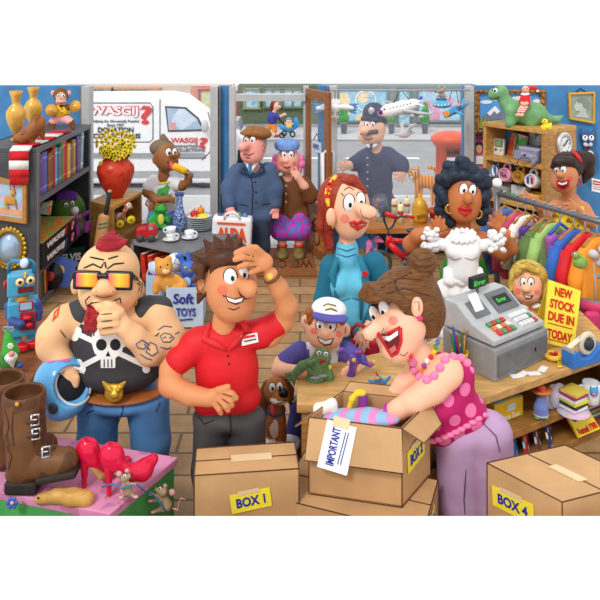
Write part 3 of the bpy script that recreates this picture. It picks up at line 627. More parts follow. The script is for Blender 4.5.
# robot
D = 5.55; s = D/F; CY = mat((78, 176, 214), .35, .16); CYD = mat((52, 140, 186), .35, .16); NAVY = mat((58, 80, 150), .4, .15)
rb = E('toy_robot', 'large sky blue tin robot with red feet on the brown shelf', 'toy robot', P(24, 350, D))
def rbx(n, x, y, d, w, h, dd, m, rz=.35, p=None, bev=.012):
    return O(n, M().box(P(x, y, D-d*s), (w*s, dd*s, h*s), rz), m, p or rb, bev=bev)
hd = rbx('head', 21, 283, 0, 25, 21, 18, CY); to = rbx('torso', 23, 316, 0, 28, 34, 20, CY)
O('neck', M().lathe(P(22, 298, D), [(0, -4*s), (7*s, -4*s), (7*s, 4*s), (0, 4*s)], 18), mat((206, 150, 60)), rb)
tb = M(); tb.tube([P(9, 275, D), P(9, 264, D), P(13, 261, D), P(31, 261, D), P(34, 264, D), P(34, 273, D)], 2*s, 8); O('handle', tb, CYD, rb)
O('headlamp', M().lathe(P(24, 263, D-8*s), [(0, -.03), (5*s, -.03), (5*s, .0), (3.6*s, .012), (0, .016)], 18, 0, rotm(1.3, 0, -.3), ms=[0, 0, 1, 1]), [CYD, mat((200, 226, 240), .2)], rb)
def facep(x, y, d=10): return P(x, y, D-d*s)
for x, y in ((20, 282), (30.5, 280)):
    O('eye', M().lathe(facep(x, y, 9.9 if x < 25 else 6.1), [(0, .012), (1.6*s, .012), (1.7*s, .01), (4.2*s, .008), (4.6*s, 0), (0, 0)], 16, 0, rotm(math.pi/2, 0, .35), ms=[0, 0, 1, 2, 2]), [BLACK, mat((250, 236, 180), .4), RED], rb)
rbx('mouth_grille', 26, 289.5, 7.6, 15, 5, 3, mat((110, 40, 40)), bev=0); rbx('spark', 25, 275, 8.2, 2, 5, 3, mat((250, 210, 40)), bev=0)
O('ear_dial', M().lathe(P(8.5, 284, D), [(0, .03), (3*s, .03), (5*s, .012), (5*s, 0), (0, 0)], 16, 0, rotm(0, -1.57, -.35)), RED, rb)
pnl = rbx('chest_panel', 26, 306, 9.4, 13, 9, 2, RED, bev=0); rbx('dial', 26, 306, 10.2, 10.5, 6.5, 2, mat((150, 196, 214)), p=pnl, bev=0)
pnl = rbx('belly_panel', 28, 321, 8.7, 15, 17, 2, RED, bev=0); rbx('works', 28, 321, 9.5, 12, 14, 2, mat((110, 60, 96)), p=pnl, bev=0)
g = M(); g.ell(facep(27, 318, 13), (4.5*s, 3*s, 2.6*s)); g.ell(facep(28, 325, 13), (4.5*s, 3*s, 2.4*s)); O('red_gear', g, RED, rb)
am = B(D, 2, 1.2); am.c((9, 306, 4, 4.5), (9.5, 315, 7, 4), (13, 322, 13, 4.2), (21, 324, 17, 4.2)); O('arm', am, NAVY, rb); am = B(D, 2, 1.2); am.c((37, 303, 2, 4), (39, 312, 2, 3.6), (39, 318, 3, 3)); O('arm', am, NAVY, rb)
for x, y, d in ((17, 338, 4), (31, 335, -2)):
    rbx('leg', x, y, d, 8, 15, 9, CY)
    ft = B(D, 1.5, 1.2); ft.b(x+3.5, y+9, d+3, 8, 3.4, 5, 2).e(x+2, y+6.5, d+2, 5, 3, 4); O('foot', ft, RED, rb)
# gnome with a wind-up key
D = 5.2; s = D/F; gn = E('gnome', 'little bearded gnome in a green pointed hat beside the robot', 'gnome', P(10, 371, D))
b = B(D, 2, 1.2); b.e(9, 361, 0, 9, 9, 8); O('body', b, mat((58, 140, 54), .7, .15), gn)
bd = B(D, 2, 1.1); bd.e(11, 357, 9, 6.4, 5, 5).c((11, 358, 10, 5), (13, 367, 10, 1.2)); O('beard', bd, mat((240, 238, 236), .8, .1, 20), gn)
ht = B(D, 2, 1.1); ht.c((10, 352, 3, 9), (8, 338, 1, 4), (6.5, 330, 0, 1.2)); O('hat', ht, mat((62, 168, 62), .7, .15), gn)
lump(bd, gn, 'nose', mat((244, 158, 150)), (11.5, 354, 3, 2.8, 3)); fl = M()
for i in range(6): fl.ell(P(10.5+2*math.cos(i*1.047), 346+2*math.sin(i*1.047), D-10*s), (1.2*s, .6*s, 1.2*s), 8)
fl.ell(P(10.5, 346, D-10.5*s), (1.1*s, .7*s, 1.1*s), 8, 1); O('flower', fl, [WHITE, mat((246, 200, 40))], gn)
for x, y in ((5, 370), (20, 365)): O('boot', M().ell(P(x, y, D-6*s), (3.3*s, 4*s, 2.8*s)), NAVY, gn)
ky = M(); ky.tube([P(6, 333, D+3*s), P(8, 329, D+3*s)], 1*s); ky.torus(P(5.5, 329, D+3*s), 2.2*s, .8*s, rotm(math.pi/2), 12, 6); ky.torus(P(11.5, 329, D+3*s), 2.2*s, .8*s, rotm(math.pi/2), 12, 6); O('wind_up_key', ky, SILVER, gn)
# ================================================================== GREY DISPLAY UNIT by the left window
UZ = .5
c0, c1, c2 = G(131, 240, UZ), G(190, 253, UZ), G(245, 231, UZ); c3 = c0+(c2-c1)
ex = (c1-c0).normalized(); ey = (c2-c1).normalized(); WX, WY = (c1-c0).length, (c2-c1).length
ang = math.atan2(ex.y, ex.x)
un = E('display_unit', 'low dark grey open unit by the left window with red books inside', 'display unit', ((c0+c2)/2).to_2d().to_3d())
def up(a, b, z): return Vector((c0.x, c0.y, 0))+ex*a+ey*b+Vector((0, 0, z))
def ubox(n, a0, a1, b0, b1, z0, z1, m=SHELFG): return O(n, M().prism([up(a0, b0, z0), up(a1, b0, z0), up(a1, b1, z0), up(a0, b1, z0)], (0, 0, z1-z0)), m, un, bev=.005)
GU = mat((112, 112, 116), .5, .2, 6)
ubox('top_board', 0, WX, 0, WY, UZ-.04, UZ, GU); ubox('bottom_board', 0, WX, 0, WY, 0, .05); ubox('side_panel', WX-.04, WX, 0, WY, .05, UZ-.04, GU); ubox('side_panel', 0, .04, 0, WY, .05, UZ-.04); ubox('back_panel', .04, WX-.04, WY-.03, WY, .05, UZ-.04)
O('front_edging', M().prism([up(0, -.003, 0), up(0, -.003, UZ), up(.045, -.003, UZ), up(.045, -.003, 0)], ey*-.004).prism([up(0, -.003, UZ-.045), up(0, -.003, UZ), up(WX, -.003, UZ), up(WX, -.003, UZ-.045)], ey*-.004), mat((140, 140, 144), .5, .15), un)
for i, (a, ln_, lab) in enumerate([(.14, -.12, 'red book leaning inside the grey unit, nearest its left side'), (.27, -.3, 'red book leaning in the middle of the grey unit'), (.42, -.75, 'red book lying over at a steep tilt inside the grey unit')]):
    c = up(a+.03, .16, .05+.16); e = E('book', lab, 'book', up(a, .16, .05), 'red books in the grey unit'); q = Matrix.Rotation(ang, 3, 'Z') @ Matrix.Rotation(ln_*-1 if 0 else ln_, 3, 'Y')
    g = M().box(c, (.065, .28, .3), rot=q)
    O('cover', g, mat((206, 46, 34), .45, .15), e); O('pages', M().box(c+q @ Vector((0, 0, .006)), (.045, .265, .3), rot=q), PAGE, e)
    O('spine_bands', M().box(c+q @ Vector((0, -.141, .1)), (.05, .004, .012), rot=q).box(c+q @ Vector((0, -.141, -.09)), (.05, .004, .012), rot=q), GOLD, e)
def onU(px, py): return G(px, py, UZ)
# fire truck
p = onU(147, 240); s = p.y/F; q = rotm(0, 0, .0)
e = E('toy_fire_engine', 'red toy fire engine on the left corner of the grey unit', 'toy truck', p)
FR = mat((208, 36, 40), .35, .18)
O('body', M().prism([p+Vector((x*s, -.06, z*s)) for x, z in [(-10, 4), (-10, 12), (0, 13), (1, 16), (7, 16), (10, 11), (10, 4)]], (0, .12, 0)), FR, e, bev=.01)
O('ladder', M().tube([p+Vector((-10*s, -.03, 14*s)), p+Vector((1*s, -.03, 16*s))], .008, 6).tube([p+Vector((-10*s, .03, 14*s)), p+Vector((1*s, .03, 16*s))], .008, 6), mat((150, 40, 40)), e)
O('window', M().box(p+Vector((5*s, -.062, 13.2*s)), (4*s, .006, 3*s)), mat((150, 176, 190), .2), e); O('bumper', M().box(p+Vector((10.4*s, 0, 4.4*s)), (1.4*s, .12, 2*s)), SILVER, e)
for x in (-5.5, 5.5):
    w = O('wheel', M().lathe(p+Vector((x*s, -.065, 3.4*s)), [(0, -.012), (3.4*s, -.012), (3.6*s, 0), (3.4*s, .03), (0, .03)], 18, 0, rotm(math.pi/2)), mat((70, 72, 76)), e)
    O('hub', M().lathe(p+Vector((x*s, -.09, 3.4*s)), [(0, .004), (1.5*s, .004), (1.6*s, -.01)], 12, 0, rotm(math.pi/2)), mat((200, 202, 206)), e)
# frog plush
p = onU(158, 229); D = p.y; t = B(D, 2.2, 1)
t.e(159, 219, 0, 6.5, 8.5, 5.5).e(161, 209.5, 2, 6.5, 4.8, 5).e(157.5, 205.5, 2, 2.2, 2.2, 2).e(164, 205.5, 2, 2.2, 2.2, 2).c((154, 215, 0, 2.3), (150, 221, 4, 2), (153, 226, 6, 1.8)).c((164, 216, 0, 2.2), (169, 221, 3, 1.8), (170, 217, 5, 1.5)).c((155, 226, 2, 3), (151, 229, 6, 2)).c((162, 226, 2, 3), (168, 228, 6, 2))
e = E('plush_frog', 'bright green frog plush with a yellow belly on the grey unit', 'plush toy', p); O('body', t, mat((48, 166, 62), .7, .15), e)
lump(t, e, 'belly', mat((226, 222, 90), .7), (161, 219.5, 3.4, 5.6, 1.6)); lump(t, e, 'eye', mat((170, 60, 40)), (157.5, 205, 1.3, 1.3, 1)); lump(t, e, 'eye', mat((170, 60, 40)), (164, 205, 1.3, 1.3, 1)); ink(t, e, 'mouth', [[(156, 210.5), (161, 212), (166, 210)]], .4)
# wooden doll behind the frog
p = onU(150, 224); D = p.y+.12; t = B(D, 1.6, .9); t.e(152, 205, 0, 2, 2.4, 2).c((151, 209, 0, 2.6), (151, 214, 0, 2.4)).c((150, 209, 0, 1), (146, 204, 0, .9), (147, 200, 0, .8)).c((153, 209, 0, 1), (157, 204, 0, .9), (155, 201, 0, .8)); t.c((150, 217, 0, 1.2), (149, 224, 0, 1)).c((153, 217, 0, 1.2), (154, 224, 0, 1))
e = E('wooden_doll', 'brown jointed doll with raised arms and blue skirt behind the frog', 'doll', (p.x, D, UZ)); O('body', t, mat((150, 92, 50), .6), e)
sk = B(D, 1, .9); sk.c((151.5, 211, 0, 2.6), (151.5, 219, 0, 5)); O('skirt', sk, mat((96, 140, 206), .7), e)
# cups and saucers
PORC = mat((244, 246, 248), .2, .04)
def cup(x, y, stack, lab):
    p = onU(x, y); s = p.y/F; e = E('saucer', lab[0], 'saucer', p, 'white saucers on the grey unit'); O('dish', M().lathe(p, [(0, .004), (4*s, .004), (8*s, 2.2*s), (8.3*s, 2.4*s), (4*s, 1*s), (0, 1*s)], 28), PORC, e)
    for k in range(stack):
        z = p+Vector((0, 0, 1.3*s+k*5.6*s)); e = E('cup', lab[1+k], 'cup', z, 'white cups on the grey unit')
        O('bowl', M().lathe(z, [(0, 0), (2.6*s, 0), (2.8*s, .8*s), (4.6*s, 4*s), (5*s, 7*s), (4.6*s, 7*s), (4.2*s, 4*s), (2*s, 1.2*s), (0, 1.2*s)], 26), PORC, e)
        O('handle', M().torus(z+Vector(((5.6 if k == 0 else -5.6)*s, 0, 4*s)), 2*s, .7*s, rotm(math.pi/2), 14, 6), PORC, e)
cup(171, 241, 2, ['white saucer under the two stacked cups', 'white cup on a saucer with another cup stacked in it', 'white cup stacked on top of another white cup'])
cup(189.5, 239, 1, ['white saucer under the single cup beside the plates', 'single white cup on its own saucer'])
# mosaic bottle vase
p = onU(179.5, 231); s = p.y/F
e = E('mosaic_vase', 'tall slim blue mosaic vase on the grey unit', 'vase', p)
O('body', M().lathe(p, [(0, 0), (4.6*s, 0), (6.4*s, 7*s), (6*s, 15*s), (3.4*s, 25*s), (3*s, 32*s), (4.4*s, 36*s)], 24), pattern('mosaic', 'cells', (150, 176, 226), (52, 58, 110), 26, .25, thr=.07, n=.3), e)
O('rim', M().lathe(p, [(4.4*s, 36*s), (5*s, 37*s), (4.4*s, 38*s), (3*s, 37*s), (0, 34*s)], 24), mat((58, 70, 130), .3), e)
# stack of plates with fruit
for k in range(7):
    p = onU(199, 229)+Vector((0, 0, k*.0245)); s = p.y/F
    pl = M().lathe(p, [(0, 0), (8*s, 0), (13*s, 1.6*s), (13.4*s, 2*s), (8*s, .8*s), (0, .8*s)], 32)
    if k == 6:
        top = p
        O('plate', pl, mat((236, 240, 242), .25, .05), label='topmost plate of the stack, holding the fruit', cat='plate', group='plates stacked on the grey unit', loc=p)
    else: O('plate', pl, mat((190, 200, 206), .25, .08), label='plate %s the stack under the fruit' % ['at the very bottom of', 'second from the bottom of', 'third from the bottom of', 'in the middle of', 'third from the top of', 'just below the top plate of'][k], cat='plate', group='plates stacked on the grey unit', loc=p)
for x, y, c, c2_, lab, r in [(194, 214, (206, 40, 40), (226, 200, 70), 'red apple with a yellow side on the top plate', 4), (200.5, 210.5, (240, 140, 36), (240, 150, 50), 'orange behind the apple on the top plate', 4.1), (203, 217, (248, 220, 50), (240, 210, 40), 'yellow lemon at the front of the top plate', 3.9)]:
    D = top.y+(.04 if y < 212 else -.04); t = B(D, 1, .8)
    if 'lemon' in lab: t.e(x, y, 0, 5, 3.6, 3.6).c((x-5, y, 0, 1), (x+5.4, y, 0, .9))
    else: t.e(x, y, 0, r, r*.95, r)
    e = E('fruit', lab, 'fruit', t.W(x, y+r), 'fruit on the plate'); O('flesh', t, pattern('peel%d' % c[0], 'blotch', c, c2_, 9, .35, thr=.58), e)
    O('stalk', M().tube([t.W(x, y-3.6), t.W(x+.6, y-5.4)], .006, 5), mat((90, 60, 30)), e)
# ================================================================== TAN CABINET with red vase
CZ = H-(207-HY)*8.2/F
k0, k1, k2 = G(90, 201, CZ), G(113, 207, CZ), G(142, 192, CZ); k3 = k0+(k2-k1)
ky_ = (k2-k1); kx = (k1-k0)
def kp(a, b, z): return Vector((k0.x, k0.y, 0))+kx*a+ky_*b+Vector((0, 0, z))
cb = E('wooden_cabinet', 'pale wooden cabinet with an open compartment under the red vase', 'cabinet', ((k0+k2)/2).to_2d().to_3d())
def kbox(n, a0, a1, b0, b1, z0, z1, m=TAN): return O(n, M().prism([kp(a0, b0, z0), kp(a1, b0, z0), kp(a1, b1, z0), kp(a0, b1, z0)], (0, 0, z1-z0)), m, cb, bev=.004)
zs = CZ-.4
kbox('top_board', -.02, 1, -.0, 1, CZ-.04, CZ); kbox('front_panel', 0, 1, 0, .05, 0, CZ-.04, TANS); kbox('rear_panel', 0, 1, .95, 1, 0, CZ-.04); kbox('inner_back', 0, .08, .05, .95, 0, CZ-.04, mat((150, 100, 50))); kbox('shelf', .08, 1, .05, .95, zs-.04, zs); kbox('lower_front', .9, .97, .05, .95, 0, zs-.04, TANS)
# pull-along dog toy
D = 8.42; p = P(124, 226, D); t = B(D, 2, .9); t.e(120, 216, 0, 4.4, 3.4, 3).c((123, 215, 0, 2), (126, 209, 1, 2.2)).e(128, 205.5, 2, 4, 3.4, 3).e(131.5, 207.5, 3, 2, 1.6, 1.8).c((115.5, 215, 0, 1), (113, 211, 0, .7)).c((117, 218, 0, 1.4), (117, 223, 0, 1.3)).c((124, 217, 0, 1.4), (125, 221, 0, 1.3))
e = E('pull_along_toy', 'pull-along dog toy on yellow wheels inside the pale wooden cabinet', 'pull-along toy', p); O('body', t, pattern('dogpatch', 'blotch', (190, 120, 70), (236, 226, 206), 12, .5, thr=.52), e)
lump(t, e, 'ear', RED, (126, 203, 1.4, 2.4, 1.4)); lump(t, e, 'collar', RED, (125, 211.5, 2.4, 1, 1)); lump(t, e, 'nose', BLACK, (132.6, 206.6, .8, .7, .6)); lump(t, e, 'eye', BLACK, (129, 204.6, .7, .8, .5))
for x, y in ((120, 224), (131, 220)):
    w = O('wheel', M().lathe(t.W(x, y, 5), [(0, -.02), (3.2*t.s, -.02), (4.4*t.s, 0), (3.2*t.s, .02), (0, .02)], 18, 0, rotm(math.pi/2, 0, .4)), mat((240, 214, 40), .4), e); O('axle_cap', M().ell(t.W(x, y, 7), (1.3*t.s, 1*t.s, 1.3*t.s), 10), mat((150, 110, 20)), w)
# red clay vase with yellow flowers
p = kp(.52, .45, CZ); s = p.y/F; sv = E('vase', 'big rounded red clay vase full of yellow flowers', 'vase', p)
O('body', M().lathe(p, [(0, 0), (7*s, 0), (9*s, 4*s), (15*s, 14*s), (18.5*s, 25*s), (18*s, 31*s), (14*s, 36*s), (12*s, 38*s), (13*s, 40.5*s), (11*s, 40.5*s), (9*s, 37*s), (0, 33*s)], 36), pattern('red_clay', 'blotch', (222, 70, 44), (200, 52, 34), 9, .3, thr=.5), sv)
lf = B(p.y, 2, 1.2); vx0 = 300+p.x/s; vy0 = HY+(H-p.z)/s-40
for i in range(16): a = R.random()*6.28; u = R.random(); lf.c((vx0+math.cos(a)*7*u, vy0+2, math.sin(a)*7, 2), (vx0+math.cos(a)*13, vy0-4-8*u, math.sin(a)*10, 4))
bq = E('flowers', 'bunch of yellow dark-eyed flowers standing in the red vase', 'flowers', p+Vector((0, 0, 38*s))); O('foliage', lf, mat((52, 106, 52), .7, .3, 30), bq)
YP = mat((246, 222, 50), .6, .12); pts = []
while len(pts) < 44:
    a = R.uniform(0, 6.283); u = math.sqrt(R.random()); x = math.cos(a)*19*u; y = -13+math.sin(a)*15*u
    if y < 4 and all((x-q[0])**2+(y-q[1])**2 > 14 for q in pts): pts.append((x, y))
    elif R.random() < .01: pts.append((x, min(y, 2)))
for (x, y) in pts+[(-15, 6)]:
    d = 8+7*math.sqrt(max(0, 1-(x/22)**2-((y+10)/20)**2))*R.uniform(.8, 1.2); c = lf.W(vx0+x, vy0+y, d); tl = rotm(math.pi/2+(y+10)*-.03, 0, x*.04)
    g = M()
    for i in range(6):
        a = 6.2832*i/6+R.random(); g.ell(c+tl @ Vector((1.5*s*math.cos(a), 1.5*s*math.sin(a), 0)), (1.9*s, 1.05*s, .4*s), 7, 0, tl @ rotm(0, 0, a))
    g.ell(c+tl @ Vector((0, 0, .5*s)), (.95*s, .95*s, .5*s), 7, 1, tl)
    O('blossom', g, [YP, mat((110, 74, 20))], bq)
# cricket bat leaning on the cabinet
bt = E('cricket_bat', 'worn cricket bat with a black grip leaning on the wooden cabinet', 'cricket bat', P(95, 285, 7.9)); D = 7.95
t = B(D, 2, 1.1); t.c((104, 217, 0, 4.2), (95, 284, 0, 4.6)).c((100.5, 217, 0, 2.4), (91, 284, 0, 3)).c((107, 218, 0, 2.4), (99, 284, 0, 3)); O('blade', t, mat((206, 152, 96), .5, .2), bt)
O('grip', M().tube([t.W(109.5, 192), t.W(107, 208), t.W(104.5, 219)], [.024, .026, .03], 10), mat((34, 44, 46), .7, .2), bt); O('grip_end', M().ell(t.W(109.6, 191.4), (.026, .026, .02), 10), mat((200, 160, 110)), bt)
ink(t, bt, 'band', [[(98.5, 224.5), (108, 222.5)], [(97.8, 228.5), (107.5, 226.5)]], .9, mat((50, 130, 130)), .1)
# ================================================================== SOFT TOY BOX
e = E('toy_box', 'white cardboard box hand-lettered for soft toys on the floor', 'box', (XX(184, 6.9), 6.95, 0)); D = 6.8
zt = H-(285-HY)*D/F
CARDW = mat((196, 216, 238), .7, .08)
a, b2, c_, d_ = P(166, 288, D), P(203, 283, D), P(206, 280, 7.25), P(170, 285, 7.25)
fl = [Vector((v.x, v.y, 0)) for v in (a, b2, c_, d_)]; zt = a.z
def wallq(p, q, z0, z1, n, m, par, th=.012): 
    nn = (q-p).cross(Vector((0, 0, 1))).normalized()*th; return O(n, M().prism([p+Vector((0, 0, z0)), q+Vector((0, 0, z0)), q+Vector((0, 0, z1)), p+Vector((0, 0, z1))], -nn), m, par)
for i in range(4): wallq(fl[i], fl[(i+1) % 4], .0, zt, 'box_side', CARDW, e)
O('box_bottom', M().prism(fl, (0, 0, .012)), CARDW, e)
u = (fl[1]-fl[0]).normalized(); tx = fl[0]+Vector((0, -.012, 0))
BLUEINK = mat((44, 50, 150), .6, 0)
O('lettering', M().text('Soft', tx+u*.07+Vector((0, 0, zt-.15)), u, (0, .0, 1), .2, .1, .003, .02, shear=.1), BLUEINK, e); O('lettering', M().text('TOYS', tx+u*.1+Vector((0, 0, zt-.27)), u, (0, 0, 1), .19, .08, .003, .02), BLUEINK, e); O('underline', M().tube([tx+u*.1+Vector((0, 0, zt-.31)), tx+u*.26+Vector((0, 0, zt-.295))], .006, 5), BLUEINK, e)
bx2 = E('box', 'pale blue open box standing behind the soft toys box', 'box', (XX(158, 7.15), 7.15, 0))
fq = [Vector((XX(146, 7.05), 7.05, 0)), Vector((XX(164, 6.98), 6.98, 0)), Vector((XX(168, 7.35), 7.35, 0)), Vector((XX(150, 7.42), 7.42, 0))]
for i in range(4): wallq(fq[i], fq[(i+1) % 4], 0, .43, 'box_side', mat((170, 196, 226), .7, .1), bx2)
O('box_bottom', M().prism(fq, (0, 0, .012)), CARDW, bx2)
O('crockery', M().lathe((XX(157, 7.2), 7.2, .38), [(0, 0), (.05, 0), (.085, .05), (.09, .12), (.07, .12), (0, .05)], 18), mat((206, 222, 244), .3), label='pale blue china bowl sticking out of the pale blue box', cat='bowl')
def plush(nm, lab, D, t, m, pt): 
    e = E(nm, lab, 'plush toy', t.W(*pt), 'soft toys in the box'); O('body', t, m, e); return e
D = 6.93; t = B(D, 2.5, 1.1)
t.e(164, 267.5, 2, 9, 8.6, 8).e(157.6, 260.5, 0, 3.4, 3.4, 2).e(168.5, 259, 0, 3.4, 3.4, 2).e(166, 271, 8, 4.6, 3.8, 3.5).e(169, 283, 0, 10.5, 10, 8).c((161, 276, 2, 4), (157, 285, 5, 4), (156, 291, 7, 3.4)).c((176, 278, 2, 3.6), (183, 283, 4, 3.2)).c((172, 290, 3, 4.2), (182, 287, 8, 3.8)).e(183.5, 286.5, 10, 4, 4.6, 2.4)
TED = mat((224, 156, 70), .85, .18, 24); e = plush('teddy_bear', 'honey coloured teddy bear sitting in the soft toys box', D, t, TED, (168, 292))
lump(t, e, 'muzzle', mat((246, 214, 160), .8), (166, 271.5, 3.6, 2.8, 1.6), off=-.6); lump(t, e, 'nose', mat((120, 50, 40)), (166.5, 269.5, 1.6, 1.1, 1)); lump(t, e, 'eye', BLACK, (160.5, 267, .9, 1, .8)); lump(t, e, 'eye', BLACK, (167.5, 264.8, .9, 1, .8)); ink(t, e, 'mouth', [[(163.5, 273.5), (166.5, 274), (168.5, 272.5)]], .4)
D = 7.05; t = B(D, 2.5, 1.1); t.e(188, 270, 2, 7, 7, 6).e(186.5, 281, 0, 7, 8, 6).c((184, 265, 0, 2.8), (180, 256, 0, 2.6), (177, 256, 2, 2)).c((190, 264, 0, 2.4), (187.5, 253, 0, 2.4)).c((193, 278, 2, 2.4), (194, 285, 4, 2.2))
e = plush('plush_rabbit', 'blue rabbit plush with long ears behind the teddy bear', D, t, mat((72, 116, 206), .8, .2, 20), (187, 289))
for x, y in ((185.5, 268), (191, 270)): lump(t, e, 'eye', mat((226, 190, 50)), (x, y, 1.7, 1.7, 1)); 
lump(t, e, 'pupil', BLACK, (185.7, 268.2, .8, .8, 1.6)); lump(t, e, 'pupil', BLACK, (191.2, 270.2, .8, .8, 1.6)); lump(t, e, 'belly', mat((180, 210, 240)), (187, 282, 4, 5, 1.5)); lump(t, e, 'nose', mat((200, 60, 90)), (187.5, 272.5, 1, .8, .8)); lump(t, e, 'tuft', mat((130, 90, 180)), (192, 263, 1.8, 1.5, 1.5))
D = 7.18; t = B(D, 1, 1.1); t.e(175, 262, 0, 9, 9, 9); O('football', t, pattern('football', 'cells', (238, 240, 244), (120, 126, 140), 10, .4, thr=.03), label='white and grey football behind the teddy bear', cat='football')
D = 7.12; t = B(D, 2, 1.1); t.e(155, 279, 0, 6, 5, 5).e(151, 283, 3, 4, 4, 4); plush('plush_toy', 'pink spotted soft toy half hidden behind the teddy bear', D, t, pattern('pink_spots', 'dots', (236, 120, 170), (160, 50, 100), 40, .8, thr=.3), (154, 285))
# ================================================================== TALL WOODEN SHELF on the right
RA_, RB_, RC_ = Vector((2.274, 8.7, 0)), Vector((2.8, 8.0, 0)), Vector((3.31, 8.42, 0)); rz = 1.757
ru = (RB_-RA_).normalized(); rv = Vector((-ru.y, ru.x, 0)); RWD = (RB_-RA_).length; RDP = .64; ra_ = math.atan2(ru.y, ru.x); RQ = rotm(0, 0, ra_)
rs = E('shelf_unit', 'tall open wooden shelf unit full of mugs and games against the blue wall', 'shelf unit', RA_+ru*RWD/2+rv*.3)
RW = TAN
def rp(u, v, z): return RA_+ru*u+rv*v+Vector((0, 0, z))
def rbox(n, u0, u1, v0, v1, z0, z1, m=RW, par=None, bev=.004): return O(n, M().box(rp((u0+u1)/2, (v0+v1)/2, (z0+z1)/2), (u1-u0, v1-v0, z1-z0), ra_), m, par or rs, bev=bev)
def RU(px, v):
    o = RA_+rv*v; k = (px-300)/F; return (k*o.y-o.x)/(ru.x-k*ru.y)      # where the sight line of column px meets depth v
def RPX(px, v, z): return rp(RU(px, v), v, z)
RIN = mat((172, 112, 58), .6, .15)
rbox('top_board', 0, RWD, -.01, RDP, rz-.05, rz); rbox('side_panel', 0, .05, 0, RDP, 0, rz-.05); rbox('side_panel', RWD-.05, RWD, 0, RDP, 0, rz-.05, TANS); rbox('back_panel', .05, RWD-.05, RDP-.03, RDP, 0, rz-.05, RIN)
shz = [1.346, .85, .4]
for z in shz+[.06]: rbox('shelf_board', .05, RWD-.05, 0, RDP-.03, z-.05, z)
def slabbook(lab, px, w, h, z, c, v=.32, lean=0, group='thin books on the top wooden shelf', art=None):
    p = RPX(px, v, z); e = E('book', lab, 'book', p, group); q = RQ @ rotm(-.12, lean, 0); c0_ = p+Vector((0, 0, h/2+.005))
    O('cover', M().box(c0_, (w, .035, h), rot=q), art or mat(c, .4, .12), e); O('pages', M().box(c0_+q @ Vector((.004, .002, .004)), (w, .02, h), rot=q), PAGE, e); return e
AP = pattern('cover_pink', 'blotch', (246, 236, 200), (236, 90, 160), 10, .4, thr=.5); AG = pattern('cover_green', 'blotch', (90, 190, 90), (246, 190, 220), 9, .4, thr=.52)
zt = shz[0]
slabbook('pink and yellow book at the left of the top wooden shelf', 494.5, .17, .24, zt, 0, .3, art=AP); slabbook('blue book behind the handheld game on the top wooden shelf', 508.5, .08, .27, zt, (50, 130, 190), .36, .06); slabbook('orange-red book leaning on the blue one, top wooden shelf', 512, .07, .24, zt, (220, 90, 40), .3, .14); slabbook('green book with a pink print leaning on the top wooden shelf', 519, .2, .25, zt, 0, .36, .12, art=AG)
slabbook('white and teal book standing behind the games console', 535, .17, .26, zt, 0, .5, art=pattern('cover_teal', 'blotch', (236, 236, 240), (70, 150, 160), 9, .4, thr=.55))
p = RPX(499, .16, zt); hh = E('handheld_game', 'cream handheld game with a green screen on the top wooden shelf', 'handheld game', p); q = RQ @ rotm(-.12, 0, .1)
def hb(n, x, y, z, w, d, h, m, par, bev=0): return O(n, M().box(p+q @ Vector((x, y, z)), (w, d, h), rot=q), m, par, bev=bev)
hb('case', 0, 0, .1, .14, .04, .205, mat((212, 208, 196), .4, .05), hh, .008); hb('bezel', 0, -.021, .145, .11, .006, .09, mat((110, 116, 116)), hh); hb('screen', 0, -.025, .148, .078, .005, .064, mat((130, 160, 100), .3), hh)
hb('direction_pad', -.035, -.022, .065, .035, .008, .011, mat((40, 40, 44)), hh); hb('direction_pad', -.035, -.022, .065, .011, .009, .035, mat((40, 40, 44)), hh)
for bx_, bz in ((.028, .058), (.05, .07)): O('button', M().ell(p+q @ Vector((bx_, -.022, bz)), (.009, .007, .009), 10), mat((190, 30, 60)), hh)
p = RPX(529, .2, zt); GV = mat((146, 146, 172), .4, .1); GV2 = mat((176, 176, 196), .4, .1); q = RQ
cs = E('games_console', 'lavender grey games console on the right of the top wooden shelf', 'games console', p)
hb('base', .03, .02, .055, .34, .26, .11, GV, cs, .01); hb('upper_deck', .03, .05, .13, .3, .2, .05, GV2, cs, .015); hb('cartridge_slot', .03, .05, .157, .18, .05, .02, mat((110, 110, 134)), cs); hb('side_grip', .2, .02, .07, .03, .265, .14, mat((120, 120, 150)), cs, .006)
D = 8.18; t = B(D, 2, .9); t.e(524.5, 155, 3, 4.2, 3.6, 2.4).e(534, 158.5, 6, 4.4, 3.8, 2.4).c((524, 155, 3, 2.8), (534, 157.5, 6, 2.8)).c((535, 160, 7, 2.8), (533, 164, 7, 2))
cn_ = E('game_controller', 'lavender game controller lying over the edge in front of the console', 'game controller', t.W(529, 160)); O('body', t, GV, cn_)
for i, c in enumerate([(220, 60, 60), (230, 200, 60), (70, 150, 80), (70, 90, 190)]): lump(t, cn_, 'button', mat(c), (533+1.6*(i % 2), 156+1.7*(i//2), .7, .7, .5))
lump(t, cn_, 'direction_pad', mat((70, 70, 90)), (524.5, 155, 1.6, 1.4, .7))
O('cable', M().tube([t.W(x, y, 2) for x, y in [(524, 157), (519, 159), (517, 163), (519, 166), (516, 169), (514, 165), (509, 160)]], .006, 6), mat((80, 80, 96)), cn_)
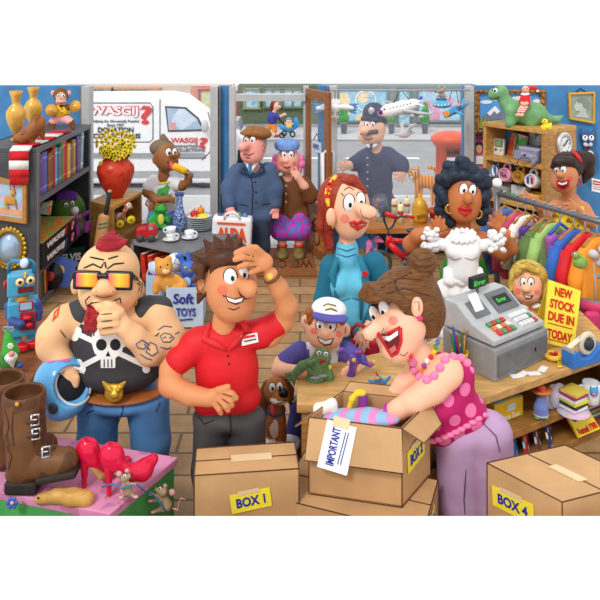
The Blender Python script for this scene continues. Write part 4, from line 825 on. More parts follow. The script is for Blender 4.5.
for i, (px, py, r, lab, m) in enumerate([(495, 171, 6.4, 'blue and white striped mug hanging in the wooden shelf', pattern('mug_stripes', 'stripes', (246, 248, 250), (70, 120, 200), 9, .25, thr=.45)), (507.5, 175, 7, 'pink mug with brown lettering hanging in the wooden shelf', mat((240, 170, 200), .3, .08)),
     (521, 177, 6.6, 'golden brown mug hanging in the wooden shelf', mat((206, 150, 60), .3, .15)), (534, 181, 7.2, 'white mug with red and blue flag colours hanging in the wooden shelf', mat((240, 242, 244), .25, .05))]):
    p = RPX(px, .13, 0); D = p.y; c = P(px, py, D); s = D/F; q = RQ @ rotm(math.pi/2-.2, 0, 0); e = E('mug', lab, 'mug', c-Vector((0, 0, r*s)), 'mugs hanging in the wooden shelf')
    O('bowl', M().lathe(c, [(0, -r*.7*s), (r*.6*s, -r*.8*s), (r*.8*s, -r*.8*s), (r*s, -r*.4*s), (r*s, r*.6*s), (r*.9*s, r*.95*s), (r*.8*s, r*.95*s), (r*.8*s, r*.6*s), (0, r*.5*s)], 26, 0, q), m, e)
    O('handle', M().torus(c+Vector((0, 0, r*1.1*s)), r*.52*s, r*.2*s, q @ rotm(0, math.pi/2*0, 0), 16, 7), m, e)
    O('hook', M().tube([c+Vector((0, -.01, r*1.7*s)), c+Vector((0, 0, r*2*s)), c+rv*.03+Vector((0, 0, r*2.3*s))], .005, 6), mat((120, 90, 50)), e)
    fv = c-rv*0+q @ Vector((0, 0, r*.97*s))
    if i == 1: O('lettering', M().text('TEA', fv-ru*r*.62*s-Vector((0, 0, r*.4*s)), ru, (0, 0, 1), r*1.2*s, r*.7*s, .004, .03), mat((90, 50, 40)), e)
    if i == 2: O('lettering', M().text('CAFE', fv-ru*r*.62*s-Vector((0, 0, r*.3*s)), ru, (0, 0, 1), r*1.2*s, r*.5*s, .004, .02), mat((120, 70, 20)), e)
    if i == 3:
        for dx, cc in ((-.35, (60, 90, 180)), (.3, (206, 40, 70))): O('flag_stripe', M().box(fv+ru*(dx*r*s), (r*.35*s, .008, r*.9*s), ra_), mat(cc), e)
pz = shz[1]
for k in range(4):
    O('plate', M().lathe(RPX(493, .2, pz)+Vector((0, 0, k*.02)), [(0, 0), (.06, 0), (.11, .014), (.11, .02), (.06, .008), (0, .008)], 24), mat((226, 230, 232), .25, .05), label='white plate %s the small pile in the wooden shelf' % ['at the foot of', 'second from the foot of', 'second from the top of', 'on top of'][k], cat='plate', group='plates piled in the wooden shelf')
for px, v, r, c, lab in [(508, .3, .1, (206, 212, 214), 'pale grey dish in the middle of the wooden shelf'), (524, .42, .085, (222, 226, 228), 'white bowl behind the pale grey dish in the wooden shelf'), (536, .2, .09, (230, 184, 60), 'yellow bowl at the right of the wooden shelf')]:
    O('bowl', M().lathe(RPX(px, v, pz), [(0, 0), (r*.5, 0), (r*.9, .06), (r, .11), (r*.93, .11), (r*.5, .02), (0, .02)], 24), mat(c, .25, .06), label=lab, cat='bowl')
O('butter_dish', M().box(RPX(513, .09, pz+.035), (.15, .09, .07), ra_), mat((96, 180, 100), .3), label='green butter dish at the front of the wooden shelf', cat='dish', bev=.012)
p = RPX(521, .22, pz); O('toaster', M().box(p+Vector((0, 0, .08)), (.2, .12, .16), ra_).box(p+Vector((0, 0, .162)), (.14, .03, .006), ra_, 1), [mat((216, 218, 222), .3), DGREY], label='white box-shaped toaster in the middle of the plate shelf', cat='toaster', bev=.015)
for k in range(9):
    c = [(150, 60, 110), (120, 50, 120), (90, 60, 150), (170, 70, 70), (200, 90, 130), (70, 80, 140), (130, 60, 60), (96, 50, 110), (160, 90, 60)][k]
    O('book', M().box(rp(.1+k*.06, .16, shz[2]+.15-.01*(k % 3)), (.05, .2, .3-.02*(k % 3)), ra_), mat(c, .5), label='%s book upright on the lower wooden shelf' % ['plum', 'purple', 'violet', 'brick red', 'rose', 'slate blue', 'maroon', 'dark mauve', 'brown'][k], cat='book', group='books on the lower wooden shelf', bev=.004)
# ---------------------------------------------------------------- on top: dinosaur, elf doll, duck
D = 8.48; t = B(D, 4, 1.3)
t.c((494, 93, 0, 5), (501, 91, 0, 5.6)).c((492, 96.5, 0, 3.4), (497, 96, 0, 4)).c((503, 93, 0, 5.2), (506, 103, 0, 6), (514, 110, 0, 10), (526, 113, 0, 12), (536, 114, 0, 10.5), (548, 119, 0, 4), (556, 119.5, -2, 3), (563, 116, -3, .9))
for x, y0, d in ((511, 112, 6), (532, 115, 6), (517, 114, -5), (538, 114, -5)): t.c((x, y0, d, 5.4), (x-.5, 122, d, 4.2), (x-1.6, 124, d+1, 3.8))
e = E('toy_dinosaur', 'green long-necked toy dinosaur standing on the wooden shelf unit', 'toy dinosaur', t.W(520, 127)); O('body', t, mat((116, 170, 116), .5, .18, 10), e)
eye(t, e, 495.5, 90.5, 2.4, 2.8, -.6, .3, 1.1); ink(t, e, 'mouth', [[(489.5, 97.5), (495, 99), (499, 96.5)]], .5)
D = 8.36; t = B(D, 1.6, .9); t.e(525.5, 89.5, 3, 3.6, 3.8, 3.4).c((525, 95, 2, 3), (525, 102, 4, 3.8)).c((522.5, 96, 3, 1.5), (520.5, 102, 7, 1.4), (523.5, 104.5, 9, 1.2)).c((528, 96, 3, 1.5), (528.5, 103, 7, 1.4), (525, 104, 9, 1.2)).c((523.5, 104, 5, 1.6), (520, 109, 8, 1.3), (518.5, 114, 9, 1.2)).c((527, 104, 5, 1.6), (524.5, 109, 8, 1.3), (522.5, 114.5, 9, 1.2)).e(517, 115, 9, 2.2, 1.1, 1.4).e(521, 115.5, 9, 2.2, 1.1, 1.4)
e = E('elf_doll', 'red and white elf doll riding on the green dinosaur', 'doll', t.W(525, 112)); SK = mat((246, 190, 164), .6, .06); O('body', t, SK, e)
t2 = B(D, 1.6, .9); t2.c((525, 96, 2, 3.6), (525, 103, 4, 4.4)).c((522.5, 96, 3, 2), (520.5, 102, 7, 1.9)).c((528, 96, 3, 2), (528.5, 103, 7, 1.9)); O('tunic', t2, RED, e)
t3 = B(D, 1, .9); t3.c((523.5, 105, 5, 1.9), (520, 109.5, 8, 1.7), (518.7, 112.5, 9, 1.6)).c((527, 105, 5, 1.9), (524.5, 109.5, 8, 1.7), (522.7, 112.5, 9, 1.6)); O('stockings', t3, pattern('red_rings', 'stripes', (246, 240, 236), (214, 50, 60), 14, .7, (0, math.pi/2, 0), thr=.5), e)
hs = B(D, 1, .9); hs.c((529, 88.5, 0, 2.4), (533, 88, 0, 2), (537, 88.6, 0, 1.2)); O('hat', hs, RED, e); lump(hs, e, 'pompom', WHITE, (537.5, 91, 1.3, 1.3, 1.3)); cl = M()
for i in range(7): cl.ell(t.W(521.8+i*1.1, 94+.6*math.sin(i*.55), 5), (1*t.s, 1*t.s, 1.2*t.s), 8)
O('collar', cl, WHITE, e); lump(t, e, 'eye', INK, (524, 89, .6, .7, .4)); lump(t, e, 'eye', INK, (527, 88.8, .6, .7, .4)); ink(t, e, 'mouth', [[(523.6, 91.5), (525.3, 92.2), (527, 91.2)]], .35, RED)
D = 8.13; t = B(D, 2, 1); t.e(546, 127.5, 2, 5.4, 4, 4.4).e(545, 121.5, 3, 3.1, 3, 3).c((550, 125, 2, 2), (551.5, 123, 2, .8)); e = E('rubber_duck', 'yellow rubber duck on the corner of the wooden shelf unit', 'rubber duck', t.W(546, 131)); O('body', t, mat((246, 222, 40), .35, .08), e)
lump(t, e, 'beak', mat((240, 140, 40)), (542.6, 122.6, 1.6, .9, 1.4)); lump(t, e, 'eye', BLACK, (544.5, 120.6, .6, .7, .5)); ink(t, e, 'wing', [[(545, 127), (547.5, 129), (550, 127)]], .4, mat((190, 150, 20)))
# clock on the flank
k = (563-300)/F; uo = RB_; tt = (k*uo.y-uo.x)/(rv.x-k*rv.y); fl = uo+rv*tt+ru*.002; c = Vector((fl.x, fl.y, H-(144-HY)*fl.y/F)); s = c.y/F
ck = E('wall_clock', 'round silver-rimmed clock hung on the flank of the wooden shelf unit', 'clock', c-Vector((0, 0, .15)))
CQ = rotm(math.pi/2, 0, ra_+math.pi/2) @ Matrix.Diagonal((1.0, 1, 1))
O('case', M().lathe(c, [(0, -.002), (12*s, -.002), (12.4*s, .012), (11.4*s, .035), (9.6*s, .04), (9.2*s, .02)], 36, 0, CQ), CHROME, ck); O('dial', M().lathe(c, [(9.4*s, .02), (0, .021)], 30, 0, CQ), WHITE, ck)
f0 = c+ru*.027
for a, l in ((.7, 6), (3.6, 3.6)): O('hand', M().tube([f0, f0+(rv*math.cos(a)+Vector((0, 0, math.sin(a))))*l*s], .008, 5), BLACK, ck)
for i in range(12): a = i*math.pi/6; O('hour_mark', M().ell(f0+(rv*math.cos(a)+Vector((0, 0, math.sin(a))))*7.8*s, (.007, .007, .007), 6), BLACK, ck)
# ================================================================== ON THE BLUE WALL
WD = WB-.004
def wallpic(name, label, pts, fw, fm, m, th=.05): return panel(name, label, 'picture', pts, WD, th, m, fw, fm)[0]
def wpoly(n, pts, m, par, d=.03, th=.006): return O(n, M().prism([P(x, y, WD-d) for x, y in pts], (0, -th, 0)), m, par)
OG = pattern('ornate_gold', 'blotch', (176, 122, 60), (132, 84, 36), 16, .4, thr=.5)
e = wallpic('framed_painting', 'mountain landscape in an ornate carved gold frame behind the dinosaur', [(473, 90), (545, 90), (545, 133), (473, 133)], .16, OG, mat((88, 156, 226), .5, .1))
g = M(); s = WD/F
for i in range(13):
    for yy in (91.5, 131.5): g.ell(P(475+i*5.7, yy, WD-.05), (2.6*s, .03, 2*s), 8)
for i in range(6):
    for xx in (475, 543): g.ell(P(xx, 96+i*6.3, WD-.05), (2.2*s, .03, 2.8*s), 8)
O('carving', g, OG, e)
for cx, cy, w in ((486, 102, 6), (497, 99, 7), (518, 98, 6), (537, 101, 4)): wpoly('painted_cloud', circ(cx, cy, w, 1.8), mat((236, 240, 246)), e, .018)
wpoly('painted_mountain', [(479, 122), (488, 112), (495, 106), (502, 112), (510, 107), (522, 116), (530, 124), (479, 124)], mat((120, 130, 170)), e, .024); wpoly('painted_snow', [(487, 113), (495, 106), (500, 111), (497, 114), (494, 111), (490, 116)], WHITE, e, .031); wpoly('painted_snow', [(505, 110), (510, 107), (516, 112), (511, 113), (508, 112)], WHITE, e, .031)
wpoly('painted_meadow', [(479, 121), (500, 119), (538, 122), (538, 128), (479, 128)], mat((70, 130, 66)), e, .036)
for x, y, h in ((481.5, 113, 15), (485, 115, 12), (488.5, 118, 9)): wpoly('painted_tree', [(x-2.4, y+h), (x, y), (x+2.4, y+h)], mat((150, 160, 70)), e, .043)
e = wallpic('framed_portrait', 'small portrait of a dark-haired lady in a maroon frame below the landscape', [(471, 136), (486, 136), (486, 172), (471, 172)], .14, mat((120, 26, 60), .4), mat((214, 110, 170), .5))
wpoly('painted_hair', circ(479, 147, 5, 6), mat((24, 60, 84)), e, .02); wpoly('painted_face', circ(479, 149, 3.2, 4.2), mat((226, 164, 110)), e, .027); wpoly('painted_dress', [(474, 164), (475, 156), (483, 156), (484, 164)], WHITE, e, .034)
e = wallpic('framed_portrait', 'grey profile portrait in a thin gold frame high on the blue wall', [(567.5, 92.5), (594, 91.5), (593.5, 123.5), (568.5, 119)], .14, mat((222, 164, 36), .35, .12), mat((150, 164, 150), .5, .15))
PROF = [(575, 104), (577, 100), (582, 97), (587, 98), (590, 103), (588, 109), (585, 111), (587, 115), (589.5, 118), (575, 116.5), (579, 113), (579, 111), (575.5, 111), (575, 108), (573, 107.5)]
wpoly('drawn_profile', PROF, mat((186, 196, 186)), e, .02); wpoly('drawn_hair', [(577, 100), (582, 97), (587, 98), (590, 103), (588, 109), (584, 108), (582, 103), (578, 102.5)], mat((128, 140, 130)), e, .027)
O('hanging_wire', M().tube([P(576, 92, WD-.01), P(580.5, 88.4, WD-.01), P(586, 92, WD-.01)], .006, 5), INK, e)
# cat-shaped clock
D = 9.2; t = B(D, 2, 1); t.e(588, 140, 0, 7.6, 8, 4).c((582, 135, 0, 3), (581, 128, 0, 1)).c((593.5, 135, 0, 3), (595.5, 127, 0, 1)).e(591.5, 158, 0, 7, 10, 4).c((588, 166, 0, 1.6), (586, 174, 0, 1.5), (588, 179, 0, 1.5), (592, 176, 0, 1.3))
e = E('cat_clock', 'blue cat-shaped wall clock with big yellow eyes and a curled tail', 'clock', t.W(590, 168)); O('body', t, mat((48, 88, 140), .4, .15), e)
eye(t, e, 585, 138, 2.8, 3, .2, -1, 1); eye(t, e, 591.4, 138, 2.8, 3, .2, -1, 1)
lump(t, e, 'muzzle', mat((206, 216, 226)), (586, 144.5, 2.8, 2.2, 1.4), (590, 144.5, 2.8, 2.2, 1.4)); lump(t, e, 'nose', BLACK, (588, 142.4, 1.2, .8, 2.4)); lump(t, e, 'dial', mat((246, 226, 130)), (590, 157, 4.4, 6.4, 1)); ink(t, e, 'clock_hands', [[(590, 157), (590, 153)], [(590, 157), (592.5, 159)]], .4, off=1); lump(t, e, 'bow_tie', RED, (587, 149, 2.4, 1, 1))
e = E('notice', 'white paper notice with red heading pinned to the blue wall', 'notice', P(597, 192, WD)); O('paper', M().prism([P(591.5, 178, WD), P(606, 181, WD), P(606, 194, WD), P(591.5, 191, WD)], (0, -.006, 0)), WHITE, e)
g = M()
for i in range(2): g.prism([P(593, 180.3+i*2.6, WD-.008), P(604, 182.6+i*2.6, WD-.008), P(604, 184+i*2.6, WD-.008), P(593, 181.7+i*2.6, WD-.008)], (0, -.002, 0))
for i in range(2): g.prism([P(593, 186+i*2, WD-.008), P(604, 188.3+i*2, WD-.008), P(604, 188.9+i*2, WD-.008), P(593, 186.6+i*2, WD-.008)], (0, -.002, 0), 1)
O('printed_lines', g, [RED, mat((120, 120, 124))], e)
# ================================================================== HANGING TOYS in the right window
rl = O('hanging_rail', M().tube([(XX(330, 9.0), 9.0, WT-.03), (XX(470, 9.0), 9.0, WT-.03)], .012, 8), SILVER, label='thin grey rail along the top of the right window holding the toys', cat='rail')
zr = WT-.03
D = 9.0; t = B(D, 3, 1.1); AW = mat((242, 243, 246), .3, .05)
t.c((381, 113, 3, 3.4), (388, 111, 2, 6.4), (402, 107.5, 0, 6.6), (412, 104.5, -2, 5.2), (421, 100.5, -4, 1.8)); e = E('toy_aeroplane', 'white toy airliner with a purple nose hanging in the right window', 'toy aeroplane', t.W(400, 113)); O('fuselage', t, AW, e)
w = B(D, 1, 1); w.c((401, 110, 4, 2), (418, 113, 18, 1.6), (431, 114, 26, 1.2), (434, 110.5, 27, .7)).c((402, 112.5, 4, 1.4), (424, 116.5, 20, 1)); O('wing', w, mat((186, 190, 196), .35), e); w = B(D, 1, 1); w.c((394, 104, -4, 1.6), (386, 101, -20, 1)); O('wing', w, mat((186, 190, 196), .35), e)
w = B(D, 1, 1); w.c((414, 104, -2, 1.6), (421, 97, -3, 1.4)).c((418, 103, -4, 1.8), (422, 97.5, -4, 1)); O('tail_fin', w, mat((80, 120, 200), .35), e); w = B(D, 1, 1); w.c((416, 104, 2, 1.2), (424, 106, 8, .9)); O('tail_plane', w, AW, e)
lump(t, e, 'nose', mat((130, 40, 130)), (380.5, 112.2, 2.4, 2.6, 2.4)); lump(t, e, 'cockpit', mat((60, 40, 70)), (384.5, 109.2, 1.4, .8, 1)); g = M()
for i in range(7): x = 390+i*3.4; y = 108.6-i*.85; g.ell(t.W(x, y, t.hit(x, y)), (.7*t.s, .4*t.s, .8*t.s), 8)
O('porthole', g, mat((50, 54, 66)), e); eg = M(); eg.ell(w.W(412, 116, 16), (.04, .06, .028)); eg.ell(w.W(421, 117, 22), (.035, .055, .025)); O('engine', eg, SILVER, e)
O('string', M().tube([t.W(392, 105, 0), Vector((t.W(401, 93).x, D, zr)), t.W(411, 101.5, 0)], .006, 5), INK, e)
# gull
t = B(D, 2, 1); t.e(335, 108, 0, 4.6, 4.6, 6).e(335, 116, 5, 3.8, 3.6, 3.6); e = E('toy_seagull', 'white hanging toy seagull with spread blue-tipped wings', 'toy bird', t.W(335, 120)); O('body', t, AW, e)
for sx in (-1, 1):
    w = B(D, 1.2, .9); w.c((335+sx*3, 107, 0, 2), (335+sx*11, 107, 0, 3), (335+sx*17, 108, 0, 2.4)); w_ = O('wing', w, AW, e); w = B(D, 1, .9)
    for k in range(4): w.c((335+sx*15, 105+k*2, 0, 1.5), (335+sx*(23-k*.8), 104+k*3, 0, .9))
    O('wing_tip', w, mat((90, 140, 200)), w_)
bk = B(D, 1, .8); bk.c((335, 118, 8, 1.6), (335.5, 122, 10, .6)); O('beak', bk, mat((240, 180, 40)), e); eye(t, e, 333.6, 114.5, 1.2, 1.4, .2, .3, .6); eye(t, e, 336.8, 114.5, 1.2, 1.4, -.2, .3, .6); g = M()
for k in range(4): g.ell(t.W(331+k*2.6, 101.5+abs(k-1.5), 0), (.022, .02, .05), 8)
O('tail', g, AW, e); O('string', M().tube([t.W(335, 104), Vector((t.W(335, 90).x, D, zr))], .005, 5), INK, e)
# flying saucer with a mouse pilot
SB = mat((90, 176, 216), .3, .12); t = B(D, 2, 1); t.e(442, 104.5, 0, 9.5, 3.8, 9.5).e(441.5, 100.5, 0, 5, 3, 5); e = E('toy_saucer', 'light blue toy flying saucer hanging in the right window', 'toy spaceship', t.W(442, 108)); O('hull', t, SB, e)
lump(t, e, 'porthole', mat((240, 246, 250)), *[(435+i*3.4, 105+.8*math.sin(i), .8, .8, .6) for i in range(5)]); ck_ = M().torus(t.W(441.5, 99), 4.6*t.s, 1*t.s, None, 20, 6); O('cockpit_rim', ck_, mat((50, 110, 150)), e); O('string', M().tube([t.W(449, 101), Vector((t.W(452, 90).x, D, zr))], .005, 5), INK, e)
m_ = B(D, 1.6, .9); m_.e(442, 95.5, 0, 3.2, 3.4, 3).e(441.5, 90.5, 1, 3.4, 2.8, 3).c((439, 91, 3, 1.8), (435.5, 92, 5, 1)).e(445, 88, 0, 2, 2, 1).e(439, 87.5, 0, 1.6, 1.8, 1).c((439.5, 95, 2, 1), (436.5, 97, 5, .8)).c((444.5, 95, 2, 1), (447, 97, 4, .8))
e = E('toy_mouse', 'small grey-brown mouse sitting in the flying saucer', 'mouse', m_.W(442, 99)); O('body', m_, mat((170, 150, 130), .8, .15, 20), e); lump(m_, e, 'nose', BLACK, (435.3, 91.8, .8, .7, .6)); eye(m_, e, 439.6, 89.5, .9, 1.1, -.2, 0, .5); eye(m_, e, 442, 89.3, .9, 1.1, -.2, 0, .5)
t = B(D-.15, 2, 1); t.c((448, 114, 6, 3.4), (455, 110, 2, 3.6), (463, 106, -2, 2.2), (468, 103.5, -4, 1)).e(459, 106, 4, 3, 2.2, 2); e = E('toy_jet', 'bright blue toy jet with an orange engine beside the flying saucer', 'toy aeroplane', t.W(456, 118)); O('fuselage', t, mat((60, 150, 200), .3, .12), e)
w = B(D-.15, 1, .9); w.c((455, 111, 5, 1.6), (463, 115, 14, 1.2)).c((462, 106, 0, 1.4), (464, 99, -2, 1)); O('wing', w, mat((80, 170, 216), .3), e); O('nozzle', M().lathe(t.W(447, 114.5, 8), [(0, 0), (.03, 0), (.045, .02), (.03, .03), (0, .01)], 16, 0, rotm(1.3, 0, -.6)), mat((216, 140, 50)), e); lump(t, e, 'pilot', mat((246, 160, 190)), (458, 105, 2.4, 2, 2)); O('string', M().tube([t.W(459, 105), Vector((t.W(459, 90).x, D, zr))], .005, 5), INK, e)
# ================================================================== RIGHT WINDOW LEDGE and its jars
lz = .43; LFr, LBk = 8.72, 9.26
e = E('window_ledge', 'wooden display ledge below the right window', 'ledge', (XX(420, 9), 9, 0)); O('board', M().prism([(XX(366, LFr), LFr, lz-.07), (XX(486, LFr), LFr, lz-.07), (XX(480, LBk), LBk, lz-.07), (XX(360, LBk), LBk, lz-.07)], (0, 0, .07)), wood((196, 126, 62)), e, bev=.006)
for x in (372, 420, 476): O('bracket', M().box((XX(x, 9.1), 9.05, (lz-.07)/2), (.05, .4, lz-.07)), mat((64, 120, 176), .6), e)
def onL(px, py): return G(px, py, lz)
p = onL(380, 221); s = p.y/F; e = E('sweet_jar', 'stemmed glass jar of coloured sweets on the window ledge', 'sweet jar', p)
O('glass', M().lathe(p, [(0, 0), (4*s, 0), (4*s, 1*s), (1.2*s, 2*s), (1*s, 7*s), (5*s, 10*s), (8*s, 16*s), (8*s, 21*s), (6*s, 25*s), (6.4*s, 26*s)], 24), glassmat((225, 235, 245), .12), e)
for i in range(26): a = R.random()*6.28; u = math.sqrt(R.random()); z = R.uniform(12, 21); r_ = (6 if z > 14 else 4)*u; O('sweet', M().ell(p+Vector((r_*s*math.cos(a), r_*s*math.sin(a), z*s)), (1.9*s, 1.9*s, 1.7*s), 8), mat(R.choice([(226, 40, 60), (60, 150, 80), (250, 210, 60), (240, 130, 40), (240, 130, 190), (70, 110, 200), (150, 60, 160)]), .3, 0), e)
for i, (x, y, h, lab) in enumerate([(394.5, 213, 14, 'left of the three cream candles on the window ledge'), (407, 213, 15, 'rear right of the three cream candles on the window ledge'), (400.5, 223, 19, 'front of the three cream candles on the window ledge')]):
    p = onL(x, y); s = p.y/F; e = E('candle', lab, 'candle', p, 'candles on the window ledge'); O('wax', M().lathe(p, [(0, 0), (3*s, 0), (3*s, h*s-.02), (2.2*s, h*s), (0, h*s)], 18), mat((250, 240, 190), .5, .06), e); O('wick', M().tube([p+Vector((0, 0, h*s-.02)), p+Vector((0, 0, h*s+.03))], .006, 5), INK, e)
    O('holly_band', M().lathe(p, [(3.1*s, h*s*.45), (3.3*s, h*s*.5), (3.3*s, h*s*.6), (3.1*s, h*s*.65)], 18), pattern('holly', 'blotch', (60, 130, 60), (206, 40, 40), 30, .5, thr=.52), e)
p = onL(420, 222); s = p.y/F; e = E('urn', 'golden lidded urn with a carved plaque on the window ledge', 'urn', p); O('body', M().lathe(p, [(0, 0), (6*s, 0), (8*s, 3*s), (8.4*s, 10*s), (7.4*s, 16*s), (7.6*s, 17*s), (5*s, 22*s), (3*s, 24*s), (1.4*s, 25*s), (2.2*s, 27*s), (0, 29*s)], 28), mat((226, 170, 56), .3, .15, 10, .2), e)
O('plaque', M().box(p+Vector((0, -8.2*s, 8*s)), (9*s, .02, 3.4*s), rot=rotm(0, -.3, 0)), mat((150, 100, 30)), e)
p = onL(437, 222); s = p.y/F; e = E('plant_pot', 'terracotta pot standing at the right of the window ledge', 'pot', p); O('body', M().lathe(p, [(0, 0), (6*s, 0), (8*s, 10*s), (9*s, 10*s), (9*s, 13*s), (7*s, 13*s), (6*s, 8*s), (0, 8*s)], 24), mat((196, 84, 46), .6, .15), e)
p = onL(447, 221); s = p.y/F; e = E('jug', 'dark brown wooden jug with spoons at the right of the ledge', 'jug', p); O('body', M().lathe(p, [(0, 0), (5*s, 0), (6*s, 8*s), (5*s, 14*s), (4*s, 14*s), (0, 4*s)], 20), mat((140, 70, 40)), e)
for k in range(3): O('spoon', M().tube([p+Vector((0, 0, 6*s)), p+Vector(((k-1)*5*s, 0, 24*s))], .012, 6).ell(p+Vector(((k-1)*5.4*s, 0, 26*s)), (.025, .014, .035), 8), mat((176, 112, 56)), e)
# things on the floor below the ledge
D = 8.92; t = B(D, 2, 1.1); t.e(372, 244, 0, 6, 5, 5).e(377, 239, 4, 4.4, 4, 4).c((380, 240, 6, 2), (383, 242, 8, 1.2)).e(373, 235, 2, 2.2, 2.6, 1).c((369, 248, 2, 2.4), (367, 255, 4, 2)).c((375, 248, 3, 2.4), (376, 255, 6, 2)); e = E('plush_toy', 'pink elephant plush on the floor behind the bicycle wheel', 'plush toy', t.W(372, 258)); O('body', t, mat((236, 120, 176), .8, .15), e); eye(t, e, 378, 237, 1.1, 1.4, .2, .2, .6)
D = 9.1; t = B(D, 2, 1.2); t.e(404, 247, 0, 10, 6, 6).e(396, 249, 0, 4, 4, 4).e(412, 249, 0, 4, 4, 4); e = E('bag', 'blue holdall on the floor under the window ledge', 'bag', t.W(404, 253)); O('body', t, mat((64, 122, 186), .6, .2), e); O('strap', M().tube([t.W(398, 243, 5), t.W(401, 238, 6), t.W(407, 238, 6), t.W(410, 243, 5)], .014, 6), mat((40, 80, 130)), e)
# ---------------------------------------------------------------- red bicycle
D = 7.6; s = D/F; W_ = lambda x, y, d=0: P(x, y, D-d*s); e = E('bicycle', 'red bicycle with black handlebars standing behind the red-haired woman', 'bicycle', (XX(400, D), D, 0)); BR = mat((214, 30, 40), .3, .12); BK = mat((66, 68, 74), .4, .15)
O('frame', M().tube([W_(389, 236), W_(387.5, 245)], 2.8*s).tube([W_(390, 240), W_(411, 242)], 2.5*s).tube([W_(389, 243), W_(405, 259)], 3.6*s).tube([W_(411, 239), W_(404.5, 260)], 1.8*s).tube([W_(404, 260), W_(423, 262)], 1.2*s).tube([W_(411, 243), W_(423, 262)], 1.2*s), BR, e)
O('handlebar', M().tube([W_(385, 207, 2), W_(383, 214), W_(385, 223), W_(388, 230), W_(393, 226), W_(396, 219), W_(401, 216), W_(407, 217, 5)], 1.2*s, 8), BK, e); O('stem', M().tube([W_(388.5, 237), W_(388.3, 228)], 1.3*s), BK, e)
O('grip', M().tube([W_(385, 213, 6), W_(397, 218, 6)], 2.2*s), BR, e); O('grip', M().tube([W_(405, 215.5, 6), W_(414, 217.5, 6)], 1.4*s), BR, e)
st = B(D, 2, 1); st.e(414, 231, 0, 8, 3, 4, 8).e(419, 231, 0, 4.4, 3.4, 5); O('saddle', st, BK, e); O('seat_post', M().tube([W_(414, 233), W_(411, 241)], 1*s), SILVER, e); O('fork', M().tube([W_(387.5, 244), W_(386, 252), W_(380, 259)], 1.1*s), BK, e)
for x, y in ((379, 263), (424, 263)):
    w = O('wheel', M().torus(W_(x, y), 11.5*s, 1.9*s, rotm(math.pi/2, 0, .0), 30, 8), BK, e); g = M()
    for i in range(12): a = i*math.pi/6; g.tube([W_(x, y), W_(x+10.5*math.cos(a), y+10.5*math.sin(a))], .004, 4)
    g.ell(W_(x, y), (.02, .03, .02), 8); O('spokes', g, SILVER, w)
O('crank', M().torus(W_(404, 260, 2), 3.6*s, .8*s, rotm(math.pi/2), 20, 6).tube([W_(404, 260, 3), W_(407, 265, 3)], .012, 6), mat((110, 112, 118)), e); O('pedal', M().box(W_(407.5, 265.5, 5), (.07, .06, .02)), BK, e)
# ================================================================== COUNTER
TZ = .6
pf = [Vector((-.02, 4.3, 0)), Vector((1.0, 4.3, 0)), Vector((2.3, 5.03, 0))]; pbk = [Vector((2.3, 5.8, 0)), Vector((-.02, 4.72, 0))]
ct = E('counter', 'long pale wooden shop counter with open shelves under its angled front', 'counter', (1.1, 4.9, 0))
O('worktop', M().prism([p+Vector((0, 0, TZ-.055)) for p in pf+pbk], (0, 0, .055)), COUNTERW, ct, bev=.006)
def off(p, dx, dy): return Vector((p.x+dx, p.y+dy, 0))
shp = [off(pf[0], .03, .03), off(pf[1], 0, .03), off(pf[2], 0, .03), off(pbk[0], 0, -.03), off(pbk[1], .03, -.03)]
shb = [off(shp[0], .05, 0), shp[1], off(shp[2], -.065, 0), off(shp[3], -.065, -.04), off(shp[4], .05, 0)]
for z in (.23, .0): O('shelf_board', M().prism([p+Vector((0, 0, z)) for p in shb], (0, 0, .05)), COUNTERD, ct, bev=.004)
O('end_panel', M().prism([shp[0], shp[4], shp[4]+Vector((.05, 0, 0)), shp[0]+Vector((.05, 0, 0))], (0, 0, TZ-.055)), wood((210, 150, 76)), ct); O('end_panel', M().prism([off(pf[2], -.06, 0), off(pf[2], -.0, .03), off(pbk[0], 0, -.03), off(pbk[0], -.06, -.06)], (0, 0, TZ-.055)), COUNTERD, ct)
O('back_panel', M().prism([shp[4], shp[3], off(shp[3], 0, .025), off(shp[4], 0, .025)], (0, 0, TZ-.055)), mat((150, 100, 54), .6, .15), ct)
def onC(px, py, z=TZ): return G(px, py, z)
cd_ = (pf[2]-pf[1]).normalized(); ca = math.atan2(cd_.y, cd_.x); CV = Vector((-cd_.y, cd_.x, 0))
# till
T0 = onC(495, 383); T1 = onC(548, 358); T2 = onC(462, 352)
tu = (T1-T0).normalized(); TW = (T1-T0).length; tv = Vector((-tu.y, tu.x, 0)); ta = math.atan2(tu.y, tu.x); TQ = rotm(0, 0, ta)
tl = E('cash_register', 'big grey cash register with coloured keys on the counter', 'cash register', T0+tu*TW/2)
def tp(u, v, z): return T0+tu*u+tv*v+Vector((0, 0, z))
TD = .45; TG = mat((150, 152, 154), .4, .18); TGL = mat((186, 188, 190), .4, .12); TGD = mat((112, 114, 118), .45, .2)
O('cash_drawer', M().box(tp(TW/2, TD/2, .105), (TW, TD, .21), ta), TG, tl, bev=.008)
O('drawer_front', M().box(tp(TW/2+.0, -.004, .1), (TW-.05, .012, .14), ta), TGD, tl); O('keyhole', M().box(tp(TW*.72, -.012, .11), (.008, .006, .024), ta), BLACK, tl)
def tprof(prof, u0, u1): return M().prism([tp(u0, v, z) for v, z in prof], tu*(u1-u0))
O('body', tprof([(.02, .22), (.02, .26), (.2, .31), (.34, .41), (TD, .41), (TD, .22)], .015, TW-.015), TGL, tl, bev=.01)
O('display_panel', tprof([(.205, .3136), (.335, .4064), (.33, .415), (.198, .321)], TW*.52, TW-.05), TGD, tl); O('screen', tprof([(.24, .339), (.3, .381), (.296, .392), (.235, .349)], TW*.58, TW*.85), mat((24, 34, 28), .2), tl)
